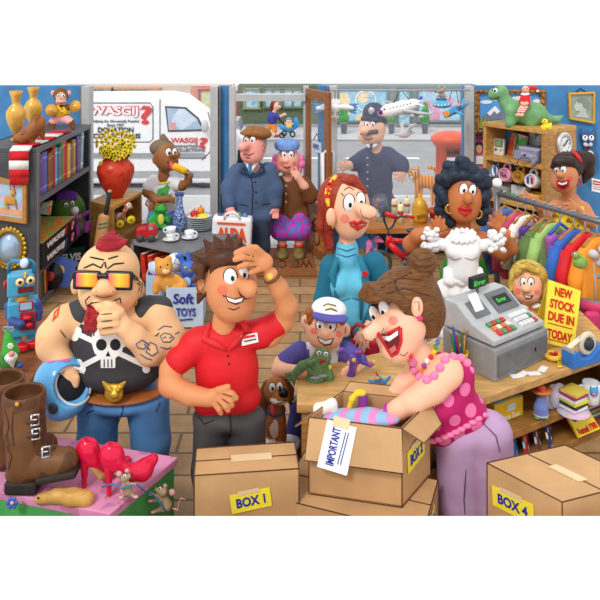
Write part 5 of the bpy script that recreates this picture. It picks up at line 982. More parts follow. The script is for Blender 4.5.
sl_ = (tp(0, .3, .381)-tp(0, .24, .339)).normalized(); O('lettering', M().text('Error', tp(TW*.62, .252, .361), tu, sl_, TW*.16, .03, .004, .01), mat((80, 230, 90)), tl)
O('paper_slot', tprof([(.22, .324), (.32, .396), (.316, .404), (.213, .331)], TW*.14, TW*.4), TGD, tl); O('receipt', tprof([(.25, .35), (.32, .45), (.316, .454), (.246, .356)], TW*.19, TW*.34), WHITE, tl)
for i in range(4):
    for j in range(3):
        c = [(206, 50, 50), (220, 120, 60), (80, 150, 90), (230, 226, 210)][(i*2+j) % 4]; v = .05+j*.045; O('key', M().box(tp(TW*.2+i*.047, v, (.262+v*.28)), (.036, .034, .02), rot=TQ @ rotm(.3, 0, 0)), mat(c, .4), tl)
for i in range(5):
    for j in range(3): v = .05+j*.045; O('key', M().box(tp(TW*.6+i*.037, v, (.262+v*.28)), (.028, .034, .02), rot=TQ @ rotm(.3, 0, 0)), mat((206, 50, 50) if (i, j) == (4, 0) else (70, 140, 80) if (i, j) == (4, 1) else (226, 228, 230), .4), tl)
O('display_post', M().tube([tp(TW*.5, TD*.85, .4), tp(TW*.5, TD*.85, .46)], .012), TGD, tl); ds = O('customer_display', M().box(tp(TW*.5, TD*.85, .49), (.16, .04, .085), ta), mat((40, 42, 46), .3), tl, bev=.008); O('lettering', M().text('Error', tp(TW*.5-.06, TD*.85-.022, .47), tu, (0, 0, 1), .12, .038, .004, .01), mat((80, 230, 90)), ds)
# yellow easel sign
D0 = GD(349, TZ); e = E('easel_sign', 'yellow easel sign with red lettering announcing new stock on the counter', 'sign', P(562, 349, D0)); s = D0/F
q4 = [P(543, 342, D0), P(574, 350, D0-.0), P(581, 291, D0+.06), P(549, 280, D0+.06)]; q4 = [Vector(v) for v in q4]
un_ = (q4[1]-q4[0]).cross(q4[3]-q4[0]).normalized(); O('board', M().prism(q4, -un_*.02), mat((250, 232, 70), .5, .06), e)
SU = (q4[1]-q4[0]).normalized(); SV = (q4[3]-q4[0]).normalized(); SH_ = (q4[3]-q4[0]).length; SW_ = (q4[1]-q4[0]).length
RT = mat((214, 32, 30), .5, 0)
for k, (t_, a, w_) in enumerate([('NEW', .22, .56), ('STOCK', .1, .8), ('DUE IN', .08, .84), ('TODAY', .1, .8)]):
    z = SH_*(.78-.205*k)-(.03 if k == 3 else 0); O('lettering', M().text(t_, q4[0]+SU*(SW_*a)+SV*z+un_*.002, SU, SV, SW_*w_, SH_*.145, .003, .035), RT, e)
for z in (.32, .07): O('underline', M().prism([q4[0]+SU*SW_*.08+SV*SH_*(z-.005)+un_*.001, q4[0]+SU*SW_*.9+SV*SH_*(z-.005)+un_*.001, q4[0]+SU*SW_*.9+SV*SH_*(z+.008)+un_*.001, q4[0]+SU*SW_*.08+SV*SH_*(z+.008)+un_*.001], un_*.003), RT, e)
O('rear_leg', M().prism([q4[3], q4[2], Vector((q4[1].x, D0+.24, TZ)), Vector((q4[0].x, D0+.24, TZ))], (0, .012, 0)), mat((224, 190, 50)), e)
# tape dispenser
p = onC(584, 362); e = E('tape_dispenser', 'blue sticky tape dispenser on the counter beside the easel sign', 'tape dispenser', p); dq = ca*.9; TQ2 = rotm(0, 0, dq)
O('body', M().prism([p+TQ2 @ Vector((x, -.055, z)) for x, z in [(-.16, 0), (-.16, .1), (-.12, .12), (-.08, .06), (.0, .05), (.1, .11), (.17, .1), (.19, 0)]], TQ2 @ Vector((0, .11, 0))), mat((52, 118, 200), .35, .1), e, bev=.008)
O('tape_roll', M().torus(p+Vector((.02, 0, .13)), .06, .022, TQ2 @ rotm(math.pi/2), 24, 8), mat((216, 206, 180), .3), e); O('hub', M().lathe(p+Vector((.02, 0, .13)), [(0, -.03), (.04, -.03), (.04, .03), (0, .03)], 16, 0, TQ2 @ rotm(math.pi/2)), mat((60, 60, 66)), e); O('cutter', M().box(p+TQ2 @ Vector((-.15, 0, .115)), (.02, .09, .02), dq), SILVER, e)
O('tape_strip', M().prism([p+TQ2 @ Vector((-.02, -.02, .175)), p+TQ2 @ Vector((-.02, .02, .175)), p+TQ2 @ Vector((-.15, .02, .128)), p+TQ2 @ Vector((-.15, -.02, .128))], (0, 0, .004)), mat((226, 218, 196), .3), e)
# tape measure
p = onC(553, 360); e = E('tape_measure', 'rolled yellow tape measure with red ends on the counter', 'tape measure', p); O('roll', M().torus(p+Vector((0, 0, .03)), .045, .018, None, 22, 8, 0, (1, 1)), mat((226, 186, 50), .5), e); [O('end_stop', M().ell(p+Vector((q, q*.3, .045)), (.016, .016, .012), 8), RED, e) for q in (-.012, .022)]
O('loose_end', M().prism([p+Vector((.03, -.02, .03)), p+Vector((.055, -.0, .03)), p+Vector((.02, -.12, .006)), p+Vector((-.015, -.125, .006))], (0, 0, .004)), mat((236, 196, 60), .5), e)
for k in range(5): f = k/5; O('tick_mark', M().box(p+Vector((.042-.037*f, -.03-.085*f, .034-.022*f)), (.022, .004, .004)), BLACK, e)
for i, (x, y, rzz, lab) in enumerate([(517, 376.5, .2, 'leftmost of the blank price tags on the counter'), (523, 375, .7, 'price tag overlapping the leftmost one on the counter'), (534, 374, .1, 'price tag lying alone in the middle of the counter edge'), (543, 369.5, .9, 'price tag nearest the rolled tape measure')]):
    p = onC(x, y); O('price_tag', M().box(p+Vector((0, 0, .004+.004*(i == 1))), (.085, .045, .004), rzz), mat((240, 242, 246), .6, .03), label=lab, cat='price tag', group='white price tags on the counter')
# pencil pot
p = onC(460, 371); s = p.y/F; pp = E('pencil_pot', 'yellow pot with pink stripes full of pencils on the counter', 'pencil pot', p); O('pot', M().lathe(p, [(0, 0), (6.6*s, 0), (8.4*s, 20*s), (7.8*s, 20*s), (6*s, 2*s), (0, 2*s)], 28), mat((244, 206, 40), .4, .08), pp)
for z in (10, 14): O('stripe', M().lathe(p, [((6.7+z*.09)*s, z*s), ((6.95+z*.09)*s, (z+.3)*s), ((6.95+z*.09)*s, (z+1.6)*s), ((6.9+z*.09)*s, (z+2)*s)], 28), mat((236, 80, 120)), pp)
for k, (dx, h, c, lab) in enumerate([(-6, 44, (40, 140, 60), 'green'), (-3.6, 50, (40, 90, 190), 'blue'), (-.6, 38, (210, 40, 40), 'red'), (1.8, 46, (60, 110, 60), 'dark green'), (4.6, 36, (220, 150, 50), 'ochre'), (6.6, 42, (150, 100, 50), 'brown'), (0.6, 30, (50, 60, 150), 'navy')]):
    b0 = p+Vector((dx*.5*s, (k % 3-1)*3*s, 4*s)); t1 = p+Vector((dx*1.5*s-2*s, (k % 3-1)*5*s, h*s)); pc = E('pencil', '%s pencil standing in the yellow pot' % lab, 'pencil', b0, 'pencils in the yellow pot')
    O('shaft', M().tube([b0, b0+(t1-b0)*.88], 1.25*s, 6), mat(c, .4, .05), pc); O('tip', M().tube([b0+(t1-b0)*.88, b0+(t1-b0)*.97, t1], [1.2*s, .5*s, .1*s], 6), mat((232, 196, 150)), pc)
# small robot toy lying on the counter
D = GD(384, TZ+.04); t = B(D, 1.5, .9); t.b(381, 384, 2, 5, 4.6, 3, 1.5).e(378, 378.6, 3, 4, 2.8, 2.6).c((375, 382, 2, 1.6), (369, 381, 2, 1.4)).c((386, 381, 2, 1.6), (390, 377, 3, 1.4)).c((379, 388, 2, 1.8), (376, 392, 3, 1.6)).c((384, 388, 2, 1.8), (388, 391, 3, 1.8))
e = E('toy_robot', 'small blue toy robot lying on the counter behind the open box', 'toy robot', onC(381, 392)); O('body', t, mat((60, 140, 200), .4, .15), e); lump(t, e, 'face', mat((224, 170, 80)), (377.5, 378.5, 2.6, 1.8, 1)); lump(t, e, 'dial', mat((210, 60, 60)), (381, 384, 1.8, 1.8, .8)); O('aerial', M().tube([t.W(378, 376, 3), t.W(376, 372.5, 3)], .006, 5), RED, e)
# pink tin near the woman
# ---------------------------------------------------------------- shelf under the counter
UZ2 = .28
def onS(px, py): return G(px, py, UZ2)
p = onS(508, 424)+CV*.0; s = p.y/F; e = E('game_box', 'yellow and blue toy box on the shelf under the counter', 'toy box', p+CV*.12); c = p+cd_*.04+CV*.14+Vector((0, 0, .065))
O('carton', M().box(c, (.27, .22, .13), ca), mat((240, 196, 36), .4, .1), e, bev=.006); O('lid_art', M().box(c+Vector((0, 0, .067)), (.25, .2, .004), ca), pattern('lid_art', 'blotch', (130, 190, 210), (230, 190, 70), 8, .4, thr=.56), e)
O('photo_panel', M().box(c-CV*.112+cd_*.02+Vector((0, 0, .02)), (.08, .004, .045), ca), mat((216, 222, 226)), e); O('lettering', M().text('Game Box', c-CV*.113-cd_*.1-Vector((0, 0, .055)), cd_, (0, 0, 1), .2, .035, .003, .02), mat((250, 240, 200)), e)
b_ = c+Vector((-.03, 0, .069)); e = E('book', 'small red book lying on the yellow toy box', 'book', b_); O('cover', M().box(b_+Vector((0, 0, .022)), (.11, .09, .044), ca+.15), mat((190, 40, 50)), e); O('pages', M().box(b_+Vector((.006, -.006, .022)), (.108, .09, .03), ca+.15), PAGE, e)
p = onS(521, 409)+CV*.12; s = p.y/F; e = E('jar', 'glass jar with a silver lid on the shelf under the counter', 'jar', p); O('glass', M().lathe(p, [(0, 0), (.05, 0), (.052, .1), (.045, .12), (0, .12)], 22), mat((206, 190, 120), .15, .1), e); O('lid', M().lathe(p, [(.048, .12), (.05, .125), (.05, .145), (0, .148)], 22), SILVER, e)
# figurine in a sombrero
D = GD(418, UZ2); t = B(D, 1.6, .9); t.e(541, 394, 0, 3.8, 4, 3.6).c((541, 399, 0, 4), (541, 407, 0, 6), (541, 413, 0, 5.4)).c((538, 413, 0, 2), (537, 417, 2, 2)).c((544, 413, 0, 2), (545, 417, 2, 2))
e = E('figurine', 'moustached figurine in a sombrero and blue poncho under the counter', 'figurine', t.W(541, 419)); O('body', t, mat((206, 140, 90), .6), e)
pn_ = B(D, 1, .9); pn_.c((541, 399.5, .5, 4.6), (541, 407, .5, 7), (541, 412, .5, 7.4)); O('poncho', pn_, mat((118, 136, 206), .7, .12), e); O('poncho_hem', M().torus(t.W(541, 413.5, .5), 6.6*t.s, 1.1*t.s, None, 20, 6), mat((226, 226, 200)), e)
O('sombrero', M().lathe(t.W(541, 391.5, 0), [(0, 0), (9*t.s, 0), (11*t.s, 1.6*t.s), (11.2*t.s, 2.4*t.s), (5*t.s, 1.4*t.s), (4*t.s, 5*t.s), (2.4*t.s, 6.4*t.s), (0, 6.6*t.s)], 26, ms=[0, 0, 1, 0, 2, 0, 0]), [mat((206, 120, 50)), mat((90, 140, 60)), mat((226, 60, 50))], e)
lump(t, e, 'moustache', INK, (539.6, 395.5, 1.8, .8, .8), (542.6, 395.5, 1.8, .8, .8))
for x in (537, 546): O('sandal', M().ell(t.W(x, 417.5, 4), (2.8*t.s, 3*t.s, 1.4*t.s)), mat((90, 170, 80)), e)
# discs
IR = pattern('disc_sheen', 'blotch', (206, 206, 226), (220, 186, 210), 6, .15, thr=.5)
for i, (x, y, lab) in enumerate([(554, 411, 'silver disc standing upright behind the sombrero figurine'), (559, 410, 'second silver disc leaning behind the first, under the counter')]):
    p = onS(x, y); s = p.y/F; e = E('disc', lab, 'disc', p, 'silver discs under the counter'); c = p+Vector((0, .02, 13*s)); dq_ = rotm(math.pi/2-.1, 0, .5); O('disc_body', M().lathe(c, [(2*s, .0), (12*s, 0), (12*s, .005), (2*s, .005)], 32, 0, dq_), IR, e); O('hub_ring', M().lathe(c, [(1.2*s, -.001), (3*s, -.001), (3*s, .006), (1.2*s, .006)], 20, 0, dq_), mat((240, 240, 244)), e)
cc_ = [(240, 240, 240), (60, 60, 64), (226, 226, 70), (236, 236, 240), (180, 60, 120), (230, 210, 90)]
p = onS(573, 410)
for k in range(6): O('disc_case', M().box(p+Vector((.004*(k % 3), 0, .03+k*.021)), (.14, .13, .018), ca+.1*(k % 2)), mat(cc_[k], .3, .06), label='%s case in the pile beside the mug under the counter' % ['lowest white', 'black', 'lime yellow', 'upper white', 'magenta', 'topmost straw-yellow'][k], cat='disc case', group='disc cases piled under the counter')
O('disc', M().lathe(p+Vector((-.01, -.03, .006)), [(.012, 0), (.11, 0), (.11, .005), (.012, .005)], 30), IR, label='silver disc lying flat under the pile of cases', cat='disc', group='silver discs under the counter')
p = onS(591, 402); s = p.y/F; e = E('mug', 'white mug with a blue cat picture on the shelf under the counter', 'mug', p); O('bowl', M().lathe(p, [(0, 0), (7*s, 0), (8*s, 1*s), (8.4*s, 20*s), (7.6*s, 20*s), (7*s, 3*s), (0, 3*s)], 28), mat((236, 240, 244), .3, .05), e); O('handle', M().torus(p+Vector((-9.6*s, 0, 12*s)), 4.6*s, 1.3*s, rotm(math.pi/2), 18, 8), mat((236, 240, 244), .3, .05), e)
t = B(p.y-.03, 1, .9); py0 = HY+(H-p.z)*F/p.y; t.e(594, py0-10, 5, 4.4, 4.4, 3).c((591, py0-13, 5, 1.4), (590.5, py0-16, 5, .6)).c((597, py0-13, 5, 1.4), (597.5, py0-16, 5, .6)); O('cat_picture', t, mat((80, 160, 220)), e); lump(t, e, 'cat_muzzle', mat((236, 130, 150)), (594, py0-7.6, 2, 1.4, 1))
# lower shelf: magazines and odds and ends
LZ = .05
def onLw(px, py): return G(px, py, LZ)
MG = [(206, 60, 60), (60, 110, 190), (230, 226, 220), (90, 150, 80), (230, 180, 60), (120, 80, 150), (220, 220, 226)]
mq = Vector((2.0, 5.03, 0))
for k in range(9): O('magazine', M().box(Vector((2.02+.012*(k % 3), 5.19, LZ+.006+k*.016)), (.3, .26, .014), ca+.05*(k % 3-1)), mat(MG[k % 7], .35, .12), label='magazine %s the pile on the bottom shelf of the counter' % ['at the foot of', 'second from the foot of', 'third from the foot of', 'just below the middle of', 'in the middle of', 'just above the middle of', 'third from the top of', 'second from the top of', 'on top of'][k], cat='magazine', group='magazines on the bottom shelf')
yb = E('annual', 'yellow children\'s annual with red lettering on the bottom shelf', 'annual', (1.98, 4.95, LZ)); yq = Matrix.Rotation(ca, 3, 'Z') @ rotm(.75, 0, 0); yc = Vector((1.99, 4.97, LZ+.09))
O('cover', M().box(yc, (.22, .2, .018), rot=yq), mat((246, 220, 40), .4, .06), yb); O('lettering', M().text('Annual 1988', yc+yq @ Vector((-.1, -.092, .01)), yq @ Vector((1, 0, 0)), yq @ Vector((0, 1, 0)), .2, .045, .003, .03), RT, yb)
for x, y, c in ((-.06, .02, (50, 60, 160)), (.0, .035, (200, 50, 50)), (.06, .02, (150, 110, 60)), (.04, .06, (80, 130, 70))): O('cover_picture', M().ell(yc+yq @ Vector((x, y, .01)), (.028, .03, .006), 10, 0, yq), mat(c), yb)
for k, (px, py, c, lab) in enumerate([(524, 440, (110, 130, 70), 'olive comic leaning on the bottom shelf'), (536, 437, (60, 120, 200), 'blue and white comic leaning on the bottom shelf'), (546, 434, (200, 50, 60), 'red comic leaning on the bottom shelf'), (555, 431, (120, 70, 60), 'brown comic leaning on the bottom shelf'), (560, 429, (40, 60, 110), 'navy comic leaning on the bottom shelf')]):
    p = pf[1]+cd_*(.44+.11*k)+CV*.11+Vector((0, 0, LZ)); O('comic', M().box(p+Vector((0, 0, .075)), (.13, .012, .17), rot=Matrix.Rotation(ca+.5, 3, 'Z') @ rotm(-.3, .3, 0)), pattern('comic%d' % k, 'blotch', c, tuple(255-v//2 for v in c), 18, .4, thr=.56), label=lab, cat='comic', group='comics on the bottom shelf')
p = pf[1]+cd_*.3+CV*.12+Vector((0, 0, LZ)); O('tray', M().box(p+Vector((0, 0, .03)), (.2, .12, .06), ca), mat((176, 160, 130)), label='shallow tan tray at the near end of the bottom shelf', cat='tray', bev=.005)
# cable and cat ornament between box and woman
O('cable', M().tube([Vector((.88+.03*math.sin(k*.9), 4.28+.06*math.cos(k*.7), UZ2+.012+.006*k)) for k in range(14)], .01, 7), mat((90, 140, 210), .4), label='coil of blue cable on the counter shelf beside the open box', cat='cable')
D = 4.36; t = B(D, 1.4, .9); t.e(436, 453, 2, 4.4, 4, 4).c((433.5, 450, 2, 1.4), (432.6, 447, 2, .6)).c((438.5, 450, 2, 1.4), (439.6, 447, 2, .6)); e = E('cat_ornament', 'small grey cat ornament on the counter shelf beside the open box', 'ornament', t.W(436, 457)); O('body', t, mat((110, 112, 116), .6, .2), e); lump(t, e, 'eye', mat((226, 210, 70)), (434.6, 451.5, .8, .8, .5)); lump(t, e, 'eye', mat((226, 210, 70)), (437.6, 451.5, .8, .8, .5))

D = 4.42; e = E('carton', 'small cardboard carton with odds and ends on the bottom counter shelf', 'carton', (XX(431, D), D, LZ)); c = Vector((XX(431, D), D, LZ))
for dx, dy, w, d in ((-.09, 0, .01, .14), (.09, 0, .01, .14), (0, -.07, .19, .01), (0, .07, .19, .01)): O('carton_side', M().box(c+Vector((dx, dy, .06)), (w, d, .12)), mat((206, 170, 124), .7), e)
O('carton_bottom', M().box(c+Vector((0, 0, .006)), (.18, .14, .012)), mat((190, 150, 104), .7), e)
t = B(4.4, 2, .9); t.e(425, 484, 0, 7, 5, 6).e(430, 487, 2, 4, 3, 4); O('knitted_hat', t, mat((240, 150, 170), .8), label='pink knitted hat lying on top of the small carton', cat='hat')
t = B(4.34, 1.5, .9); t.c((440, 476, 2, 3.4), (441, 488, 3, 3), (439, 497, 4, 2.4)); O('sock', t, mat((232, 130, 40), .8), label='orange sock hanging over the rim of the small carton', cat='sock')
# ================================================================== CLOTHES RACK
K0, K1 = P(497, 193, 7.0), P(603, 223, 5.92); K1.z = K0.z; kd = (K1-K0).normalized(); KL = (K1-K0).length; kn = Vector((-kd.y, kd.x, 0)); kn = kn if kn.x > 0 else -kn
rk = E('clothes_rack', 'grey metal clothes rail full of garments at the right of the shop', 'clothes rack', (K0.x, K0.y, 0)); RM = mat((112, 114, 120), .3, .1, 9, .3)
O('rail', M().tube([K0, K1+kd*.3], .026, 10), RM, rk)
for q, n in ((K0, 0), (K1+kd*.3, 1)):
    O('post', M().tube([Vector((q.x, q.y, .06)), Vector((q.x, q.y, q.z+.06))], .032, 10), RM, rk); O('knob', M().ell((q.x, q.y, q.z+.1), (.05, .05, .05)), WHITE, rk); f = M(); f.tube([Vector((q.x, q.y, .06))-kn*.28, Vector((q.x, q.y, .06))+kn*.28], .028, 8); O('foot', f, RM, rk)
HW = wood((190, 130, 70))
def garment(t, lab, m, hw=.24, ln=.75, sl=.14, cat='garment', sleeve=True, hang=HW, straps=False):
    o = K0+kd*t; e = E('garment', lab, cat, o-Vector((0, 0, ln+.15)), 'clothes on the rail'); z0 = -.16
    def q(u, z): return o+kn*u+Vector((0, 0, z))
    if straps: pts = [q(-hw, z0-.06), q(-hw*.5, z0-.02), q(0, z0-.08), q(hw*.5, z0-.02), q(hw, z0-.06), q(hw*.8, z0-.3), q(hw*1.15, -ln), q(-hw*1.15, -ln), q(-hw*.8, z0-.3)]
    else: pts = [q(-.06, z0+.03), q(.06, z0+.03), q(hw, z0-.07), q(hw*1.1, z0-.2), q(hw, -ln), q(-hw, -ln), q(-hw*1.1, z0-.2), q(-hw, z0-.07)]
    O('cloth', M().prism([p-kd*.045 for p in pts], kd*.09, 0, False), m, e, bev=.035)
    if sleeve and not straps:
        for sg in (-1, 1): O('sleeve', M().tube([q(sg*hw*.93, z0-.1), q(sg*(hw+.05), z0-.3), q(sg*(hw+.06), -ln+.1)], [.055, .06, .05], 10), m, e)
    O('hanger', M().tube([q(-hw*.8, z0-.04), q(0, z0+.05), q(hw*.8, z0-.04)], .016, 6), hang, e); O('hook', M().tube([q(0, z0+.05), q(0, -.03), q(.03, .0), q(.02, .035), q(-.02, .03)], .007, 6), SILVER, e)
FLO = pattern('floral_print', 'blotch', (246, 240, 232), (226, 130, 60), 18, .7, thr=.55)
garment(.1, 'washed denim blue shirt, furthest along the rail', mat((86, 126, 192), .7, .16)); garment(.27, 'raspberry pink blouse on the rail next to the denim shirt', mat((208, 72, 116), .7, .16), .2)
garment(.37, 'white top with an orange flower print on the rail', FLO, .19, .7); garment(.47, 'deep purple dress on the rail between floral and green garments', mat((98, 62, 156), .6, .2), .17, .9, straps=True)
garment(.6, 'dark olive green jacket on the rail', mat((98, 126, 66), .7, .16), .23, .78); garment(.68, 'pale lime green top on the rail behind the lilac dress', mat((164, 204, 116), .7, .12), .2, .6)
garment(.78, 'lilac sleeveless dress clipped to a blue hanger on the rail', mat((172, 94, 184), .6, .16), .17, .85, straps=True, hang=mat((60, 100, 190), .4)); garment(.93, 'royal blue knitted jumper on the rail', pattern('rib_knit', 'stripes', (62, 116, 206), (50, 98, 184), 30, .8, thr=.5), .23, .78)
garment(1.05, 'bright red shirt on the rail behind the golf clubs', mat((216, 30, 44), .6, .14), .23, .7); garment(1.17, 'orange shirt at the near end of the rail', mat((246, 152, 40), .6, .12), .22, .7)
# ================================================================== GOLF BAG
D = 5.95; gx = 597; p = Vector((XX(gx, D), D, 0)); s = D/F; gz = H-(293-HY)*s; gb = E('golf_bag', 'grey and pink golf bag holding clubs at the right edge', 'golf bag', p)
O('body', M().lathe(p, [(0, 0), (.17, 0), (.18, .1), (.17, .4), (.2, gz-.08), (.21, gz), (.18, gz), (.15, .3), (0, .3)], 28), mat((126, 126, 130), .6, .2), gb); O('collar', M().lathe(p, [(.205, gz-.1), (.22, gz-.09), (.225, gz-.02), (.205, gz-.01)], 28), mat((212, 60, 110), .5), gb)
t = B(D-.2, 2, 1.2); t.b(592, 326, 0, 8, 15, 4, 4); O('pocket', t, mat((206, 60, 112), .5), gb); t = B(D-.19, 2, 1.2); t.c((579, 300, 0, 2), (577, 318, 3, 2), (582, 334, 2, 2)); O('strap', t, mat((80, 80, 86)), gb)
for i, (x, y, kind) in enumerate([(583, 273, 0), (590, 268, 0), (579, 283, 0), (593, 254, 1), (599, 262, 1), (587, 284, 0), (604, 250, 1), (597, 276, 0)]):
    lab = ['iron with its head above the collar, second from the left', 'iron with a grey head behind the leftmost iron', 'leftmost iron, low over the collar', 'silver wood standing tallest over the bag', 'grey wood at the right edge of the picture', 'short iron at the front of the bag', 'driver beyond the right edge of the picture', 'iron in the middle of the bag'][i]
    e = E('golf_club', lab, 'golf club', p+Vector((0, 0, .3)), 'golf clubs in the bag'); dd = -.06+.05*(i % 3); top = P(x, y, D+dd); O('shaft', M().tube([p+Vector((((x-gx)*.4)*s, dd, .34)), top], .008, 6), SILVER, e)
    hb_ = B(D+dd, 1.4, .9)
    if kind: hb_.e(x, y, 2, 6, 4.6, 4.6, 15)
    else: hb_.e(x, y, 2, 4, 3.2, 2.2, -30).c((x, y, 1, 1.6), (x+2.6, y+4, 0, 1.2))
    O('head', hb_, mat((150, 152, 158) if not kind else (196, 198, 204), .25, .15), e)
t = B(D-.12, 2, 1); t.e(580, 262, 0, 7.5, 6.5, 6).e(576, 255, 2, 4, 3.6, 3.6); e = E('head_cover', 'knitted green animal head cover on a golf club', 'head cover', t.W(580, 268)); O('body', t, mat((134, 174, 84), .8, .2, 26), e); eye(t, e, 575, 254, 1.4, 1.5, .2, .2, .6)
# ================================================================== CARDBOARD BOXES
CARD = mat((204, 162, 114), .8, .16, 4); CARDI = mat((176, 132, 88), .8, .12); TAPE = mat((230, 204, 160), .3, .05); EDGE = mat((92, 60, 34), .7, 0); YL = mat((250, 232, 60), .6, .05); BI = mat((30, 50, 160), .6, 0)
def V3(p, z): return Vector((p[0], p[1], z))
def cardbox(lab, pl, z0, z1, seam=(0, 1)):
    """closed box; pl = four plan corners, first two along the face with the label"""
    c = sum((V3(p, 0) for p in pl), Vector())/4; e = E('cardboard_box', lab, 'box', (c.x, c.y, z0), 'cardboard boxes in the foreground')
    q = [V3(p, z0) for p in pl]; O('carton', M().prism(q, (0, 0, z1-z0)), CARD, e, bev=.006)
    a, b = (V3(pl[0], z1)+V3(pl[3], z1))/2, (V3(pl[1], z1)+V3(pl[2], z1))/2; up_ = Vector((0, 0, .002)); w = (V3(pl[3], 0)-V3(pl[0], 0)).normalized()
    O('lid_seam', M().tube([a+up_, b+up_], .003, 5), EDGE, e)
    d = b-a; O('tape', M().prism([a+d*.35-w*.028+up_, a+d*.75-w*.028+up_, a+d*.75+w*.028+up_, a+d*.35+w*.028+up_], (0, 0, .004)), TAPE, e)
    ed = M()
    for i in range(4): ed.tube([V3(pl[i], z1), V3(pl[(i+1) % 4], z1)], .0035, 5); ed.tube([V3(pl[i], z0), V3(pl[i], z1)], .0035, 5)
    O('edge_crease', ed, EDGE, e); return e
def note(par, O_, U, V, w, h, txt, rot=0, m=YL, tm=BI, tw=.72, th=.5, tape=True):
    U = Vector(U).normalized(); V = Vector(V).normalized(); n = U.cross(V); r = math.radians(rot); U, V = U*math.cos(r)+V*math.sin(r), V*math.cos(r)-U*math.sin(r); O_ = Vector(O_)+n*.004
    pe = O('note', M().prism([O_, O_+U*w, O_+U*w+V*h, O_+V*h], n*.003), m, par)
    if txt: O('lettering', M().text(txt, O_+U*w*(1-tw)/2+V*h*(1-th)/2+n*.004, U, V, w*tw, h*th, .002, .03), tm, pe)
    if tape: O('sticky_tape', M().prism([O_+U*w*.2+V*h*.9+n*.004, O_+U*w*.75+V*h*.9+n*.004, O_+U*w*.75+V*h*1.12+n*.004, O_+U*w*.2+V*h*1.12+n*.004], n*.002), TAPE, pe)
    return pe
z = .545; b1 = [(-.56, 3.70), (-.005, 3.76), (-.03, 4.0), (-.585, 3.94)]
e = cardbox('closed cardboard box with a yellow note reading box 1', b1, 0, z); U = (V3(b1[1], 0)-V3(b1[0], 0)).normalized(); note(e, V3(b1[0], z)+U*.2+Vector((0, 0, -.215)), U, (0, 0, 1), .215, .1, 'BOX 1', 8)
z = .56; b4 = [(1.011, 3.784), (1.30, 3.47), (1.785, 3.63), (1.494, 3.947)]
e = cardbox('closed cardboard box with a yellow note reading box 4', b4, 0, z); U = (V3(b4[1], 0)-V3(b4[0], 0)).normalized(); note(e, V3(b4[0], z)+U*.04+Vector((0, 0, -.205)), U, (0, 0, 1), .24, .105, 'BOX 4', 3)
Z3 = .36; b3 = [(-.13, 3.80), (.62, 3.53), (.78, 3.95), (.03, 4.22)]
e = cardbox('lower closed cardboard box carrying the open box', b3, 0, Z3); U = (V3(b3[2], 0)-V3(b3[1], 0)).normalized(); note(e, V3(b3[1], Z3)+U*.1+Vector((0, 0, -.13)), U, (0, 0, 1), .2, .09, 'BOX 3', 0)
b2 = [(.049, 3.83), (.542, 3.72), (.742, 3.995), (.25, 4.1)]; Z2 = .78
e = E('cardboard_box', 'open cardboard box marked important, standing on another box', 'box', (.4, 3.9, Z3), 'cardboard boxes in the foreground')
q = [V3(p, Z3+.003) for p in b2]
for i in range(4):
    a, b = q[i], q[(i+1) % 4]; n = (b-a).cross(Vector((0, 0, 1))).normalized(); O('carton_side', M().prism([a, b, b+Vector((0, 0, Z2-Z3)), a+Vector((0, 0, Z2-Z3))], -n*.008), CARD, e)
O('carton_bottom', M().prism(q, (0, 0, .01)), CARDI, e); ed = M()
for p in q: ed.tube([p, p+Vector((0, 0, Z2-Z3))], .0035, 5)
for i in range(4): ed.tube([q[i]+Vector((0, 0, Z2-Z3)), q[(i+1) % 4]+Vector((0, 0, Z2-Z3))], .0035, 5); ed.tube([q[i], q[(i+1) % 4]], .003, 5)
O('edge_crease', ed, EDGE, e); T = [V3(p, Z2) for p in b2]
def flap(i, out, dz, ins=.02):
    a, b = T[i], T[(i+1) % 4]; d = (b-a).normalized(); n = d.cross(Vector((0, 0, 1))).normalized(); c, f_ = b-d*ins+n*out+Vector((0, 0, dz)), a+d*ins+n*out+Vector((0, 0, dz))
    nn = (b-a).cross(f_-a).normalized(); fo = O('flap', M().prism([a, b, c, f_], nn*.006), CARD, e); O('edge_crease', M().tube([a, f_, c, b], .003, 5), EDGE, fo); return a, b, c, f_, nn
fa = flap(0, .06, -.2, -.01); flap(1, .1, -.07, .06); flap(3, .12, -.1, .03); flap(2, .1, .015, .03)
U = (fa[1]-fa[0]).normalized(); V = (fa[0]-fa[3]).normalized(); n = U.cross(V)
pn = note(e, fa[3]+U*.07+V*-.02, U, V, .165, .235, '', -8, WHITE, BI); r = math.radians(-8); U2, V2 = U*math.cos(r)+V*math.sin(r), V*math.cos(r)-U*math.sin(r); o_ = fa[3]+U*.07-V*.02+n*.009
O('lettering', M().text('IMPORTANT', o_+U2*.085+V2*.025, V2, -U2, .185, .045, .002, .02), BI, pn)
for k in (.105, .12): O('underline', M().tube([o_+U2*k+V2*.04, o_+U2*(k+.008)+V2*.2], .0025, 5), BI, pn)
U = (T[2]-T[1]).normalized(); note(e, T[1]+U*.06+Vector((0, 0, -.27)), U, (0, 0, 1), .2, .12, 'BOX 2', 4)
